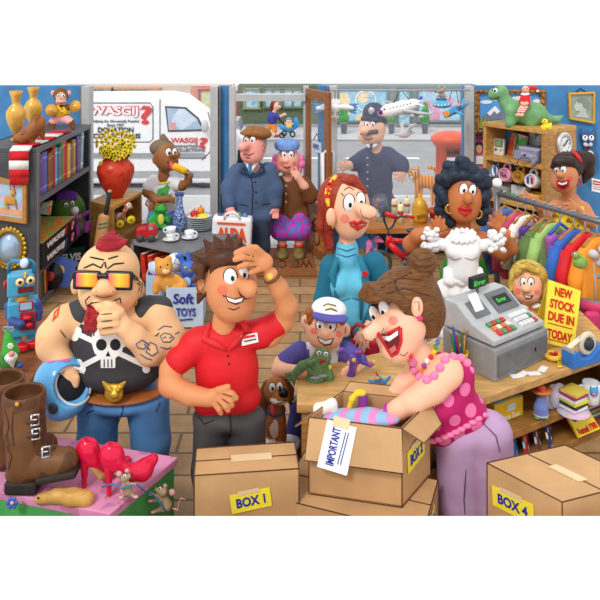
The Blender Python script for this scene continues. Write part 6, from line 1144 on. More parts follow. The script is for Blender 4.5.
# contents of the open box
D = 3.92; t = B(D, 3, 1.3); t.e(346, 418, 0, 18, 6.5, 15).e(368, 417, 2, 20, 6.5, 15).e(332, 420, 4, 10, 5, 9).e(384, 419, 4, 16, 5, 10)
PLAID = pattern('plaid', 'stripes', (150, 196, 236), (226, 150, 206), 4.5, .8, (.3, .5, .5), thr=.5); O('blanket', t, PLAID, label='pink and blue checked blanket lying in the open box', cat='blanket')
D = 3.96; t = B(D, 3, 1.1); t.c((320, 410, 0, 6.5), (332, 405, 2, 5.5)).e(332, 403, 2, 4, 4.5, 4).e(334, 410, 2, 4, 4.5, 4).e(318, 408, 0, 4.5, 4.5, 4).e(320, 414, 0, 4, 4, 4); O('bone_toy', t, mat((244, 240, 230), .6, .06), label='white bone-shaped toy sticking out of the open box', cat='toy')
D = 4.0; t = B(D, 2, 1); t.c((349, 408, 4, 2.6), (352, 399, 4, 2.8), (357, 393, 3, 3)); t.e(361, 392.5, 2, 5.6, 3, 5); e = E('toy_goblet', 'gold and purple toy ray gun sticking out of the open box', 'toy', t.W(360, 412)); O('handle', t, mat((238, 206, 40), .35, .1), e); t = B(D, 2, 1); t.c((363, 396, 2, 4.6), (363, 410, 2, 4.6)); O('barrel', t, mat((136, 56, 150), .4), e); lump(t, e, 'jewel', mat((160, 60, 170)), (362, 393, 1.8, 1.5, 1.5))
# ================================================================== PINK TABLE in the left foreground
TB = .42; A0 = Vector((-.708, 4.065, 0)); av = Vector((-.266, -.478, 0)); bv = Vector((-.82, .22, 0))*1.7; tc = [A0, A0+av, A0+av+bv, A0+bv]
e = E('display_table', 'low display table with a pink top and green sides in the left foreground', 'table', (A0+(av+bv)/2)); ins = [c+(A0+(av+bv)/2-c)*.04 for c in tc]
O('table_top', M().prism([c+Vector((0, 0, TB-.045)) for c in tc], (0, 0, .045)), pattern('pink_paint', 'blotch', (226, 150, 190), (206, 128, 172), 10, .6, thr=.6), e, bev=.006)
for i in range(4): wallq(ins[(i+1) % 4] if 0 else ins[i], ins[(i+1) % 4], 0, TB-.045, 'side_panel', mat((84, 176, 96), .7, .2), e)
g = M(); 
for k in range(34):
    a, b_ = R.random(), R.random(); c = A0+av*a*.9+bv*b_*.95+Vector((0, 0, TB+.001)); th = R.uniform(0, 3.1); l = R.uniform(.006, .018); g.tube([c, c+Vector((math.cos(th)*l, math.sin(th)*l, 0))], .0018, 4)
O('scratches', g, mat((110, 50, 84)), e)
def onT(px, py): return G(px, py, TB)
# boots
LEA = pattern('brown_leather', 'blotch', (112, 72, 40), (92, 58, 32), 7, .5, thr=.52, n=.2); SOLE = mat((48, 40, 36), .7, .2)
def boot(lab, dx, dy, D, loose):
    t = B(D, 4, 1.1); X = lambda x: x+dx; Y = lambda y: y+dy
    t.c((X(24), Y(398), 0, 21), (X(25), Y(430), 0, 19), (X(27), Y(462), 0, 19)).c((X(28), Y(466), 2, 14), (X(50), Y(462), 6, 14), (X(66), Y(460), 8, 12)).cut(X(24), Y(376), 0, 40, 17, 40).cut(X(24), Y(396), 0, 18.5, 22, 16).e(X(20), Y(472), 0, 14, 8, 14)
    e = E('boot', lab, 'boot', t.W(X(28), Y(486)), 'brown boots on the pink table'); O('upper', t, LEA, e)
    so_ = B(D, 2, 1.3); so_.b(X(25), Y(481), 2, 16, 6.5, 14, 3).b(X(59), Y(472), 9, 20, 3.6, 12, 2.6, -10); O('sole', so_, SOLE, e)
    for x, y in ((35, 420), (36, 434), (46, 452)):
        bd_ = ink(t, e, 'strap', [[(X(x-9), Y(y+2)), (X(x), Y(y)), (X(x+9), Y(y-4))]], 3.4, mat((84, 50, 28), .5), -.6); d = t.hit(X(x), Y(y)); g = M(); cc = [(x-3.8, y-4.6), (x+3.8, y-6), (x+3.8, y+4.2), (x-3.8, y+5.6), (x-3.8, y-4.6)]
        dm = max(t.hit(X(a), Y(b)) for a, b in cc)+.4; g.tube([t.W(X(a), Y(b), dm) for a, b in cc], 1.1*t.s, 6); g.tube([t.W(X(x-3.8), Y(y), dm), t.W(X(x+2), Y(y-.6), dm+.6)], .7*t.s, 6); O('buckle', g, CHROME, e)
    if loose: ink(t, e, 'lace', [[(X(5), Y(410)), (X(9), Y(425)), (X(6), Y(440))], [(X(13), Y(412)), (X(12), Y(430)), (X(14), Y(446))], [(X(6), Y(446)), (X(12), Y(456)), (X(8), Y(470))]], .7, mat((70, 44, 26)))
    return t, e
tb_, _ = boot('brown leather boot with three buckles at the front of the pink table', 0, 0, 3.80, True); boot('second brown boot, standing behind the buckled one at the frame edge', -21, -14, 4.02, False)
t = B(3.7, 1, .8); t.e(17, 403, 0, 2.6, 2.4, 2); e = E('spider', 'tiny orange spider on the rim of the brown boot', 'spider', t.W(17, 406)); d = tb_.hit(17, 406); sp = M(); sp.ell(tb_.W(17, 404, d+2), (2.2*tb_.s, 1.6*tb_.s, 2.2*tb_.s), 10); O('body', sp, mat((216, 150, 50)), e); g = M()
for k in range(8): a = k*math.pi/4+.3; g.tube([tb_.W(17, 404, d+2), tb_.W(17+3*math.cos(a), 404+3*math.sin(a), d+3), tb_.W(17+4.6*math.cos(a), 404.6+4.2*math.sin(a), d+1)], .25*tb_.s, 4)
O('legs', g, mat((120, 70, 30)), e)
# red shoes
PAT = mat((222, 22, 66), .12, .06)
def heel(lab, D, pts, pin, toe, inner, solep):
    t = B(D, 4, 1.1)
    for p in pts: t.e(*p)
    for c in toe: t.c(*c)
    for i_ in inner: t.cut(*i_)
    e = E('high_heel', lab, 'shoe', t.W(pin[-1][0], pin[-1][1], pin[-1][2]), 'red high heels on the pink table'); O('upper', t, PAT, e)
    h_ = B(D, 2, 1); h_.c(*pin); O('heel', h_, PAT, e); O('heel_tip', M().ell(h_.W(*pin[-1][:3]), (2.3*h_.s, 2.3*h_.s, 1.2*h_.s)), mat((180, 140, 80)), e)
    s2 = B(D, 2, 1); s2.c(*solep); O('insole', s2, mat((196, 156, 96), .5), e)
heel('red patent high heel nearest the boot, seen from behind', 3.82, [(88, 451, 0, 12, 14, 9, -15)], [(84, 462, 2, 5), (84.5, 475, 4, 2.8), (84, 488, 5, 2.2)], [((94, 459, 0, 8), (106, 470, -8, 7), (118, 468, -22, 7), (127, 461, -34, 5))], [(92, 433, 0, 9, 9, 7, -20)], [(92, 466, 4, 3), (101, 476, 2, 3.4), (110, 476, -6, 3)])
heel('red patent high heel beside the mouse, its toe towards the corner', 3.75, [(112, 456, 0, 12.5, 14, 9, -15)], [(109, 468, 2, 5), (109, 482, 4, 2.8), (109, 496, 5, 2.2)], [((118, 464, 0, 8), (130, 474, 0, 7), (143, 470, -6, 9.5), (153, 459, -14, 5.5))], [(116, 438, 0, 9, 9, 7, -20), (134, 461, 7, 11, 5.5, 9, -25)], [(117, 472, 4, 3), (126, 479, 3, 3.4), (136, 478, 0, 3)])
# wooden brush back / shoe tree lying on the table
t = B(3.69, 3, 1.2); t.c((40, 499, 0, 5), (56, 496, 2, 6.4), (72, 497, 4, 8), (86, 499, 4, 8)).cut(66, 484, 4, 50, 6.5, 40).cut(60, 514, 0, 60, 9, 50)
e = E('shoe_horn', 'long wooden shoe horn lying at the front of the pink table', 'shoe horn', onT(64, 504)); O('body', t, mat((210, 160, 84), .4, .2, 12), e); O('hole', M().ell(t.W(38, 498, 6), (1.2*t.s, .8*t.s, 1.2*t.s)), INK, e)
# mice with a blue thread
MF = mat((168, 144, 116), .8, .2, 26); MP = mat((240, 170, 180), .6)
def mouse(lab, D, body, ears, nose, eyes, tail, feet, base):
    t = B(D, 2, .9)
    for p in body: t.c(*p)
    e = E('mouse', lab, 'mouse', t.W(*base)); O('body', t, MF, e)
    for (x, y, r) in ears: 
        d = -1; g = M().ell(t.W(x, y, d), (r*t.s, .8*t.s, r*t.s)); eo = O('ear', g, MF, e); O('inner_ear', M().ell(t.W(x, y, d+.7), (r*.7*t.s, .5*t.s, r*.7*t.s)), MP, eo)
    O('nose', M().ell(t.W(*nose), (1.2*t.s, 1.2*t.s, 1*t.s)), BLACK, e)
    for x, y in eyes: eye(t, e, x, y, 1.6, 2, -.4, .2, .7)
    O('tail', M().tube([t.W(*p) for p in tail], [1*t.s, .8*t.s, .7*t.s, .6*t.s, .3*t.s][:len(tail)], 6), MP, e); f = M()
    for p in feet: f.ell(t.W(*p), (2.4*t.s, 1.6*t.s, 1.4*t.s), 10)
    O('feet', f, MP, e); return t
mouse('little brown mouse on the pink table tugging a blue thread', 3.68, [[(125, 478, 0, 4.4), (131, 475, 0, 1.4)], [(126, 484, 0, 3.4), (128, 491, 0, 5)], [(125, 484, 2, 1.6), (121, 488, 5, 1.3)], [(129, 484, 2, 1.6), (136, 484, 5, 1.3)], [(126, 494, 0, 2.4), (122, 497, 4, 1.6)], [(130, 494, 0, 2.4), (135, 497, 4, 1.6)]], [(119, 474, 3.4), (127, 471, 2.6)], (131.6, 474.6, 1), [(125, 476)], [(126, 496, -3), (120, 490, -3), (117, 494, -2), (119, 498, -1)], [(121, 497.5, 5), (136, 497, 5)], (127, 498))
mouse('brown mouse clambering up the green side of the pink table', 3.86, [[(163, 492, 2, 4.4), (155, 489, 3, 1.4)], [(164, 498, 0, 3.6), (166, 505, 0, 6.4)], [(161, 498, 3, 1.6), (152, 494, 5, 1.3)], [(162, 500, 3, 1.6), (151, 501, 5, 1.3)], [(161, 509, 2, 2.4), (154, 512, 4, 1.6)]], [(172, 492.5, 3.8), (165, 486, 2.6)], (154.4, 488.6, 3), [(160, 488.6)], [(172, 508, -1), (178, 510, 0), (179, 503, 0), (181, 498, 0), (186, 500, 0)], [(151, 494, 6), (150, 501, 6), (153, 512, 5)], (164, 512))
O('thread', M().tube([P(102, 487, 3.72), P(112, 484, 3.7), P(122, 488, 3.64), P(136, 484, 3.66), P(146, 492, 3.76), P(152, 494, 3.82), P(160, 503, 3.82), P(166, 512, 3.82)], .0045, 6), mat((50, 130, 190)), label='blue thread held by both mice at the table corner', cat='thread')
t = B(3.66, 1.4, .9); t.e(12, 502, 0, 4, 4, 2)
e = E('brooch', 'small blue flower brooch on the green table side', 'brooch', t.W(12, 506)); fl = M()
for k in range(6): fl.ell(t.W(12+4*math.cos(k*1.05), 503+4*math.sin(k*1.05), 0), (2.6*t.s, 1.4*t.s, 2.6*t.s), 8)
O('petals', fl, mat((80, 110, 200)), e); O('centre', M().ell(t.W(12, 503, 2), (1.8*t.s, 1.2*t.s, 1.8*t.s)), mat((236, 200, 210)), e)
# ================================================================== PEOPLE
def skin(r, g, b): return mat((r, g, b), .55, .06, 5)
def SB(D, k=3.5, cell=1.5): return B(D, k, cell)
def hair_mat(c): return pattern('hair_%d_%d' % (c[0], c[1]), 'grain', c, tuple(int(v*.72) for v in c), 9, .5, n=.12)
def spikes(b, pts, r0, r1, d):
    for x0, y0, x1, y1 in pts: b.c((x0, y0, d, r0), (x1, y1, d+2, r1))
BLUSH = (236, 120, 96); LIP = mat((206, 30, 36), .35, .05); MOUTH = mat((110, 16, 22), .5, 0)
def mouth(b, e, poly, teeth=None, tongue=None, name='mouth'):
    ps = [(poly, 0)]+([(teeth, 1)] if teeth else [])+([(tongue, 2)] if tongue else []); return decal(b, e, name, [MOUTH, WHITE, mat((224, 110, 110))], ps)
def shoes(e, D, pts, m, name='shoe'):
    for x, y in pts:
        t = B(D, 3, 1.4); t.e(x, y-4, 8, 9, 5.5, 14).e(x, y-6, -2, 8, 7, 9); O(name, t, m, e)
# ---------------------------------------------------------------- man in the red polo shirt
D = 4.15; e = person('smiling man in a red polo shirt scratching his forehead, behind box 1', 228, D); fy = 30+H*F/D
b = SB(D); b.e(231, 286, 2, 26.5, 32, 26, -6).e(234, 303, 6, 21, 18, 19).c((225, 318, -4, 12), (222, 350, -6, 14)).e(202, 284, 6, 6.5, 11.5, 5).c((240, 284, 24, 5.5), (249, 289, 31, 8.6))
b.e(226, 378, -6, 28, 45, 16).c((184, 350, -4, 12), (171, 370, 2, 11), (170, 385, 8, 11), (190, 395, 20, 9.5), (209, 398, 26, 8)).e(217, 396, 28, 9.5, 8, 5.5)
b.fg(*[((222, 391, 30, 3.8), (232, 394, 32, 3.4), (236, 398, 31, 3)), ((223, 396, 31, 3.8), (230, 401, 33, 3.3), (232, 405, 32, 2.9)), ((219, 400, 31, 3.8), (226, 406, 33, 3.2), (228, 410, 32, 2.8)), ((214, 402, 30, 3.6), (219, 409, 32, 3), (221, 413, 31, 2.6)), ((218, 390, 30, 3.4), (228, 387, 31, 3))])
b.c((270, 336, -6, 11), (284, 320, -4, 10.5), (287, 306, 2, 10.5), (279, 289, 10, 9), (271, 275, 16, 7.5)).e(262, 262, 20, 11, 9.5, 6)
b.fg(*[((258, 254, 22, 3.8), (244, 250, 30, 3.3), (236, 253, 32, 2.8)), ((255, 259, 24, 3.8), (243, 257, 32, 3.3), (235, 259.5, 33, 2.8)), ((255, 264, 24, 3.6), (246, 264, 31, 3.2), (239, 267, 32, 2.8)), ((264, 256, 20, 3.8), (256, 248, 26, 3.2), (249, 247, 28, 2.8)), ((258, 269, 23, 3.6), (251, 272, 27, 3))])
b.c((212, 420, -6, 16), (208, 470, -6, 13), (207, fy-8, -6, 9)).c((246, 420, -6, 16), (250, 470, -6, 13), (252, fy-8, -6, 9))
O('body', b, skin(216, 142, 94), e)
t = SB(D, 5); t.e(227, 370, -6, 32, 44, 23).c((199, 342, -5, 15), (224, 340, -6, 18), (262, 333, -6, 13)).c((193, 347, -4, 15), (179, 360, 0, 13.5)).c((262, 333, -6, 14), (278, 323, -4, 12.5)).c((209, 398, -6, 17), (244, 396, -6, 17)).cut(224, 322, 8, 12, 13, 18); O('polo_shirt', t, mat((214, 24, 34), .6, .14, 6), e)
g = M()
for pts in ([(211, 324), (205, 340), (216, 344), (226, 350)], [(240, 318), (248, 332), (238, 342), (228, 350)]): g.tube([t.W(x, y, t.hit(x, y)+1) for x, y in pts], [3*t.s, 4*t.s, 3.4*t.s, 1.6*t.s], 8)
O('collar', g, mat((224, 40, 48), .6, .1), e); lump(t, e, 'button', mat((90, 20, 24)), (228, 356, 1.2, 1.2, .8)); lump(t, e, 'button', mat((90, 20, 24)), (229, 364, 1.2, 1.2, .8))
bd = decal(t, e, 'name_badge', [WHITE, RED, mat((60, 60, 64))], [([(240.5, 336), (257, 332.5), (258.5, 342), (242, 346)], 0)], label='white name badge'); decal(t, bd, 'badge_print', [WHITE, RED, mat((60, 60, 64))], [([(243, 336.6), (255, 334.2), (255.4, 336.6), (243.4, 339)], 1), ([(244, 341), (256, 338.4), (256.3, 339.6), (244.3, 342.2)], 2)], off=.8)
t = SB(D, 6); t.e(229, 416, -6, 36, 13, 21).c((212, 424, -6, 18.5), (209, 470, -6, 17), (208, fy-14, -6, 14)).c((247, 424, -6, 18.5), (250, 470, -6, 17), (252, fy-14, -6, 14)); O('trousers', t, mat((72, 70, 72), .7, .2, 6), e); ink(t, e, 'seam', [[(230, 414), (231, 430), (229, 438)], [(198, 416), (204, 424), (214, 420)]], .6)
shoes(e, D, [(206, fy), (253, fy)], mat((50, 40, 36)))
h = SB(D, 4); h.e(221, 266, -14, 28, 26, 22).e(226, 254, -2, 26, 12.5, 22); spikes(h, [(212, 250, 204, 240), (220, 246, 214, 236), (230, 245, 228, 235), (238, 247, 241, 238), (204, 258, 194, 254), (200, 268, 191, 268), (200, 278, 192, 282), (202, 292, 198, 303), (246, 252, 252, 246), (226, 258, 220, 268), (236, 258, 232, 266), (246, 258, 248, 266), (216, 262, 211, 274)], 6, 1.6, 12); h.cut(202, 284, 8, 6, 10, 14); O('hair', h, hair_mat((92, 52, 30)), e); ink(b, e, 'face_line', [[(238, 288), (240, 295), (246, 299), (254, 297), (257, 291)], [(200, 276), (196, 282), (198, 291), (203, 295)]], .6, mat((120, 66, 36)))
ink(b, e, 'finger_line', [[(254, 256.5), (244, 254)], [(254, 261.5), (244, 260.5)], [(256, 266.5), (248, 267.5)], [(222, 393.5), (232, 396.5)], [(222, 398.6), (229, 403.4)], [(217, 401.5), (222, 407)]], .55, mat((120, 66, 36)))
eye(b, e, 230.5, 277, 6.6, 8.4, 2, 1.5, 2.2, -6); eye(b, e, 243.5, 273.5, 5, 7.4, 1, 1.6, 2, -4)
mouth(b, e, [(225, 296), (234, 299), (245, 296), (243, 302), (236, 305), (228, 302)], [(226.5, 297.3), (235, 300), (243.5, 297.4), (241.5, 301.5), (235, 303), (229, 301)]); decal(b, e, 'blush', [mat((232, 110, 84))], [(circ(222, 290, 5), 0)]); ink(b, e, 'face_line', [[(222, 293), (224, 297), (226, 295)], [(228, 308), (234, 310), (240, 307)]], .55); ink(b, e, 'eyebrow', [[(223, 265), (229, 261), (235, 264)]], 1.1, hair_mat((92, 52, 30)))
ink(b, e, 'ear_fold', [[(199, 279), (204, 277), (205, 285), (202, 291)]], .6, mat((150, 84, 50)))
w = M(); w.torus(b.W(272.5, 276, 15), 8.2*b.s, 1.6*b.s, rotm(0, -.55, 0) @ rotm(.3, 0, 0), 22, 6); O('watch_strap', w, mat((110, 66, 36)), e); wf = M().ell(b.W(270, 276.5, 24), (3.4*b.s, 1.6*b.s, 3.4*b.s)); O('watch_face', wf, mat((226, 196, 90), .3), e)
O('ring', M().torus(b.W(252, 257.5, 27), 4*b.s, 1*b.s, rotm(0, 1.3, 0), 14, 6), GOLD, e)
# ---------------------------------------------------------------- biker
D = 4.45; e = person('bald biker with a red mohawk and mirrored sunglasses, hand on his chin', 118, D); fy = 30+H*F/D
b = SB(D, 4); b.e(109, 271, 0, 30.5, 28, 27).e(109, 291, 3, 30, 25, 25).e(75.5, 286, -3, 5, 9, 4).e(138.5, 288, -3, 6, 9, 4).e(104, 288, 29, 8, 8.5, 7).e(96.5, 291, 27, 4.6, 4, 5).e(112, 290.5, 27, 4.6, 4, 5)
b.e(118, 350, -6, 42, 48, 26).c((72, 320, -6, 17), (115, 322, -8, 20), (156, 318, -6, 17)).c((64, 322, -2, 16), (53, 336, 2, 15.5), (52, 346, 4, 14.5), (63, 364, 12, 11.5), (69, 374, 16, 9)).e(70, 378, 18, 9, 7.5, 7)
for k in range(4): b.fg(((66+k*3.6, 378, 22, 3.2), (65+k*3.6, 385, 23, 3)))
b.c((158, 318, -2, 17), (168, 338, 4, 17), (167, 349, 12, 15.5), (150, 351, 28, 13), (134, 336, 38, 10), (124, 327, 42, 9)).e(113, 319, 42, 13.5, 12.5, 8)
b.fg(*[((108, 312, 46, 5), (100, 307, 47, 4.4), (96, 303, 43, 3.8)), ((116, 316, 48, 4.8), (104, 317, 51, 4.6), (101, 319, 49, 4)), ((116, 323, 48, 4.8), (104, 324.5, 51, 4.4), (101, 326, 49, 4)), ((116, 329, 47, 4.6), (106, 331, 49, 4.2), (103, 332, 47, 3.8)), ((120, 312, 44, 4.6), (112, 306, 46, 4.2), (106, 304.5, 44, 3.8))])
b.c((100, 410, -6, 17), (98, 440, -6, 15), (99, fy-8, -6, 10)).c((148, 410, -6, 17), (150, 440, -6, 15), (152, fy-8, -6, 10)); O('body', b, skin(240, 190, 140), e)
v = SB(D, 6); v.e(119, 350, -6, 46.5, 41, 30).c((84, 316, -5, 15), (92, 335, -4, 20)).c((146, 314, -5, 14), (142, 335, -4, 20)).e(118, 368, -5, 45, 20, 30).c((84, 312, -6, 13), (74, 314, -6, 12)).c((148, 310, -6, 14), (160, 309, -6, 13)); O('vest', v, mat((62, 62, 66), .7, .22, 5), e)
BN = mat((244, 244, 240), .6, .04)
sk_ = [(94, 338), (96, 329), (104, 324), (112, 324), (120, 329), (122, 338), (119, 348), (114, 352), (114, 360), (102, 360), (102, 352), (97, 348)]
bones = []
for x0, y0, x1, y1 in ((78, 334, 146, 366), (140, 336, 82, 366)):
    dx, dy = x1-x0, y1-y0; l = math.hypot(dx, dy); nx_, ny_ = -dy/l*2.6, dx/l*2.6; bones.append(([(x0+nx_, y0+ny_), (x1+nx_, y1+ny_), (x1-nx_, y1-ny_), (x0-nx_, y0-ny_)], 0))
    for (px, py, s_) in ((x0, y0, -1), (x1, y1, 1)): bones += [(circ(px+nx_*1.4+dx/l*2*s_, py+ny_*1.4, 4, n=10), 0), (circ(px-nx_*1.4+dx/l*2*s_, py-ny_*1.4, 4, n=10), 0)]
SCL = lambda pl: [(108+(x-108)*1.22, 346+(y-342)*1.22) for x, y in pl]
sb_ = decal(v, e, 'crossbones_print', [BN], bones); decal(v, e, 'skull_print', [BN, INK], [(SCL(pl), mi) for pl, mi in [(sk_, 0), (circ(102.5, 341, 4.4, 4.8), 1), (circ(114, 341, 4.4, 4.8), 1), ([(108, 346), (106, 350.5), (110, 350.5)], 1)]+[([(x, 353), (x+.9, 353), (x+.9, 359.5), (x, 359.5)], 1) for x in (104.4, 107.5, 110.6)]], off=.7)
t = SB(D, 6); t.e(123, 397, -6, 43, 13, 29).c((99, 406, -6, 21.5), (97, 440, -6, 19), (98, fy-14, -6, 16)).c((148, 406, -6, 21.5), (151, 440, -6, 19), (152, fy-14, -6, 16)); O('jeans', t, mat((84, 134, 190), .8, .18, 6), e); ink(t, e, 'seam', [[(122, 396), (123, 410), (118, 424)], [(88, 400), (94, 410), (86, 414)], [(160, 402), (156, 412)]], .7, mat((40, 66, 110)))
t = SB(D, 2); t.e(121, 389, -5, 45, 4.5, 31); O('belt', t, mat((170, 98, 46), .5, .15), e)
bk = SB(D, 2, 1); d = 28; bk.e(114, 393, d, 9, 9, 4).c((107, 386, d, 3), (103, 382, d+2, 1.2)).c((121, 386, d, 3), (125, 382, d+2, 1.2)).e(110, 390, d+4, 2, 2, 1.6).e(118, 390, d+4, 2, 2, 1.6).e(114, 395, d+4, 4, 3, 2.4).cut(111.5, 395, d+8, 1, 1, 3).cut(116.5, 395, d+8, 1, 1, 3); O('belt_buckle', bk, mat((216, 176, 60), .3, .2, 24, .4), e, label='gold horned mask buckle')
shoes(e, D, [(97, fy), (153, fy)], mat((50, 44, 42)))
m_ = SB(D, .8, 1.1)
for k in range(9): x = 99+k*2.4; m_.c((x, 249-abs(k-4)*.6, 14-k*.4, 3.4), (x+2+k*.5, 240-3*math.sin(k*.5), 12, 2.6), (x+6+k*.5, 231-4*math.sin(k*.7)+abs(k-4)*1.4, 8, .7))
O('mohawk', m_, hair_mat((178, 30, 44)), e)
m_ = SB(D, .9, 1.1)
for k in range(9): m_.c((90+k*1.8, 307, 24, 2.8), (87+k*1.9, 320+4*math.sin(k*.8), 36, 3), (85+k*2.2, 332+4*math.sin(k*1.9), 40, .8))
O('beard', m_, hair_mat((186, 34, 46)), e)
gl = SB(D, 1.5, 1); d = 27
for x, y in ((87, 280), (119, 280.5)): gl.b(x, y, d-1, 13.4, 9.2, 2.4, 2, 2)
gl.c((99, 276, d+1, 2.4), (107, 276, d+1, 2.4)).c((74, 275, d-1, 2.6), (74, 277, -4, 1.8)).c((132, 276, d-1, 2.6), (138, 280, -4, 1.8)); O('sunglasses', gl, mat((30, 30, 34), .25, .05), e)
LN = bpy.data.materials.new('mirror_lens'); LN.use_nodes = True; nt = LN.node_tree; pb_ = nt.nodes['Principled BSDF']; tc_ = N(nt, 'ShaderNodeTexCoord'); sx_ = N(nt, 'ShaderNodeSeparateXYZ'); cr_ = N(nt, 'ShaderNodeValToRGB')
nt.links.new(tc_.outputs['Generated'], sx_.inputs[0]); nt.links.new(sx_.outputs['X'], cr_.inputs[0]); nt.links.new(cr_.outputs[0], pb_.inputs['Base Color']); el = cr_.color_ramp.elements; el[0].color = lin((230, 50, 110)); el[1].color = lin((240, 130, 40)); n_ = cr_.color_ramp.elements.new(.5); n_.color = lin((250, 206, 50)); pb_.inputs['Roughness'].default_value = .15
for x, y in ((87, 280), (119, 280.5)):
    l_ = SB(D, 1, .9); l_.b(x, y, d+1.2, 10.6, 6.8, 1.6, 1.5, 2); O('lens', l_, LN, e)
ink(b, e, 'brow_wrinkle', [[(84, 268), (93, 264), (101, 268)], [(107, 269), (114, 264), (124, 263)], [(101, 268), (104, 262)], [(106, 268), (105, 262)], [(90, 257), (104, 260)], [(108, 259), (118, 256)]], .9); ink(b, e, 'face_line', [[(85, 300), (87, 306), (92, 303), (100, 302)], [(112, 302), (120, 298), (121, 303)], [(90, 296), (86, 300)]], .7)
ink(b, e, 'face_line', [[(96, 291), (97, 296), (103, 297.5), (111, 296), (113, 291)], [(138, 280), (143, 284), (141, 293)], [(60, 330), (66, 338)]], .7, mat((130, 84, 50))); ink(b, e, 'knuckle_line', [[(101, 314.4), (112, 313.6)], [(101, 321.5), (112, 320.5)], [(102, 328.4), (113, 327.2)]], .5); ink(b, e, 'ear_fold', [[(137, 283), (141, 285), (138, 292)], [(74, 282), (76, 288)]], .6)
TT = mat((84, 108, 140), .6, .1); ink(b, e, 'tattoo', [[(158, 330), (164, 326), (172, 327)], [(160, 336), (164, 333), (170, 334), (174, 338), (170, 342), (163, 342), (160, 336)], [(163, 338), (166, 337)], [(169, 338), (172, 337)], [(155, 336), (159, 333)], [(175, 334), (179, 332)], [(160, 347), (167, 349), (174, 346)]], .7, TT); ink(b, e, 'tattoo', [[(136, 344), (142, 340), (148, 344), (144, 349), (138, 348), (136, 344)], [(150, 342), (156, 345), (158, 352), (152, 356), (146, 352), (150, 342)], [(140, 354), (146, 358), (152, 360)], [(144, 344), (150, 350)]], .8, TT)
decal(b, e, 'arm_tattoo', [mat((226, 60, 50)), mat((240, 190, 60))], [([(54, 312), (60, 305), (58, 316), (52, 322)], 0), ([(55, 314), (58, 310), (56, 317)], 1)])
er = M(); er.torus(b.W(133, 302, 8), 3.6*b.s, 1*b.s, rotm(math.pi/2), 14, 6); O('earring', er, GOLD, e)
# helmet tucked under his arm
HD = 4.35; t = SB(HD, 5); t.e(62, 384, -2, 28, 29, 24, -12).e(66, 402, 2, 22, 15, 20, -20).cut(73, 387, 18, 18, 20, 22, -25)
e = E('crash_helmet', 'glossy sky blue crash helmet held at the biker\'s hip', 'helmet', t.W(62, 416)); O('shell', t, mat((104, 178, 232), .15, .12, 5), e)
li = SB(HD, 3); li.e(64, 385, -5, 24, 24, 20, -12); O('lining', li, mat((30, 32, 36), .8), e); g = M(); rr = [(73+17*math.cos(a)*math.cos(-.43)-19.5*math.sin(a)*math.sin(-.43), 386+17*math.cos(a)*math.sin(-.43)+19.5*math.sin(a)*math.cos(-.43)) for a in [k*6.2832/26 for k in range(27)]]
g.tube([t.W(x, y, max(2, t.hit(x, y))) for x, y in rr], 1.3*t.s, 6); O('visor_rim', g, mat((226, 230, 234), .3), e); O('vent', M().lathe(t.W(53, 408, t.hit(53, 408)), [(5*t.s, -.01), (5.4*t.s, .01), (3*t.s, .014), (0, .01)], 18, 0, rotm(math.pi/2, 0, -.3)), mat((50, 60, 72)), e); vs_ = decal(t, e, 'stripe', [mat((206, 110, 180))], [([(46, 360), (56, 357), (70, 359), (69, 362), (56, 360.5), (48, 363)], 0)])
# ---------------------------------------------------------------- woman with a bun
D = 4.08; e = person('laughing woman with a brown bun unpacking the open box, in a spotted pink top', 455, D); fy = 30+H*F/D
b = SB(D, 4); b.e(400, 325, 2, 26, 30, 24, 18).e(398, 342, 8, 18, 20, 17, 25).c((386, 322, 18, 7), (376, 328, 24, 6.5), (370, 333, 26, 7)).e(417, 306, 14, 6, 10, 5).c((412, 345, -2, 13), (428, 368, -4, 14))
b.c((428, 372, -8, 16), (452, 376, -8, 16)).e(448, 400, -6, 26, 42, 16, -15).c((446, 372, 10, 17), (432, 388, 18, 14), (412, 402, 24, 11), (398, 410, 24, 9), (388, 415, 22, 7.5)).e(379, 418, 20, 9, 6, 5)
b.fg(*[((374, 416, 20, 3.4), (365, 418, 18, 3)), ((374, 420, 20, 3.4), (366, 423, 18, 3)), ((376, 423, 18, 3.2), (369, 427, 16, 2.8)), ((380, 424, 17, 3), (374, 429, 15, 2.6)), ((380, 413, 22, 3.2), (371, 411, 20, 2.8))])
b.c((416, 372, -10, 12), (404, 385, -8, 10), (392, 398, -6, 8), (384, 406, -6, 6.5)).e(379, 410, -6, 6, 5, 4)
b.c((462, 440, -4, 20), (458, 500, -4, 15), (458, fy-8, -4, 9)).c((490, 440, -6, 20), (488, 500, -6, 15), (488, fy-8, -6, 9)); O('body', b, skin(250, 190, 158), e)
t = SB(D, 6); t.e(446, 392, -4, 29, 40, 20, -12).c((424, 372, -4, 11), (462, 372, -6, 13)).e(440, 408, 6, 24, 17, 16, -10).c((442, 422, -4, 22), (466, 412, -6, 21)).cut(424, 358, 4, 13, 16, 22, 25); O('top', t, pattern('polka_dots', 'dots', (186, 22, 98), (238, 116, 168), 9, .6, thr=.31), e)
g = M(); PK = mat((244, 130, 178), .6, .08)
for x, y in [(413, 362), (415, 370), (420, 377), (427, 380), (434, 376), (440, 368), (445, 360), (453, 357), (461, 358), (467, 363), (470, 371), (469, 380), (465, 388)]: g.ell(t.W(x, y, max(-4, b.hit(x, y))+1), (4.6*t.s, 3*t.s, 4.4*t.s), 10)
O('frill', g, PK, e); g = M()
for k in range(12): x = 422+k*5.6; y = 444-k*2.6+math.sin(k*.3)*4; g.ell(t.W(x, y, t.hit(x, y-4)), (4.6*t.s, 3*t.s, 2.6*t.s), 10)
O('frill', g, PK, e)
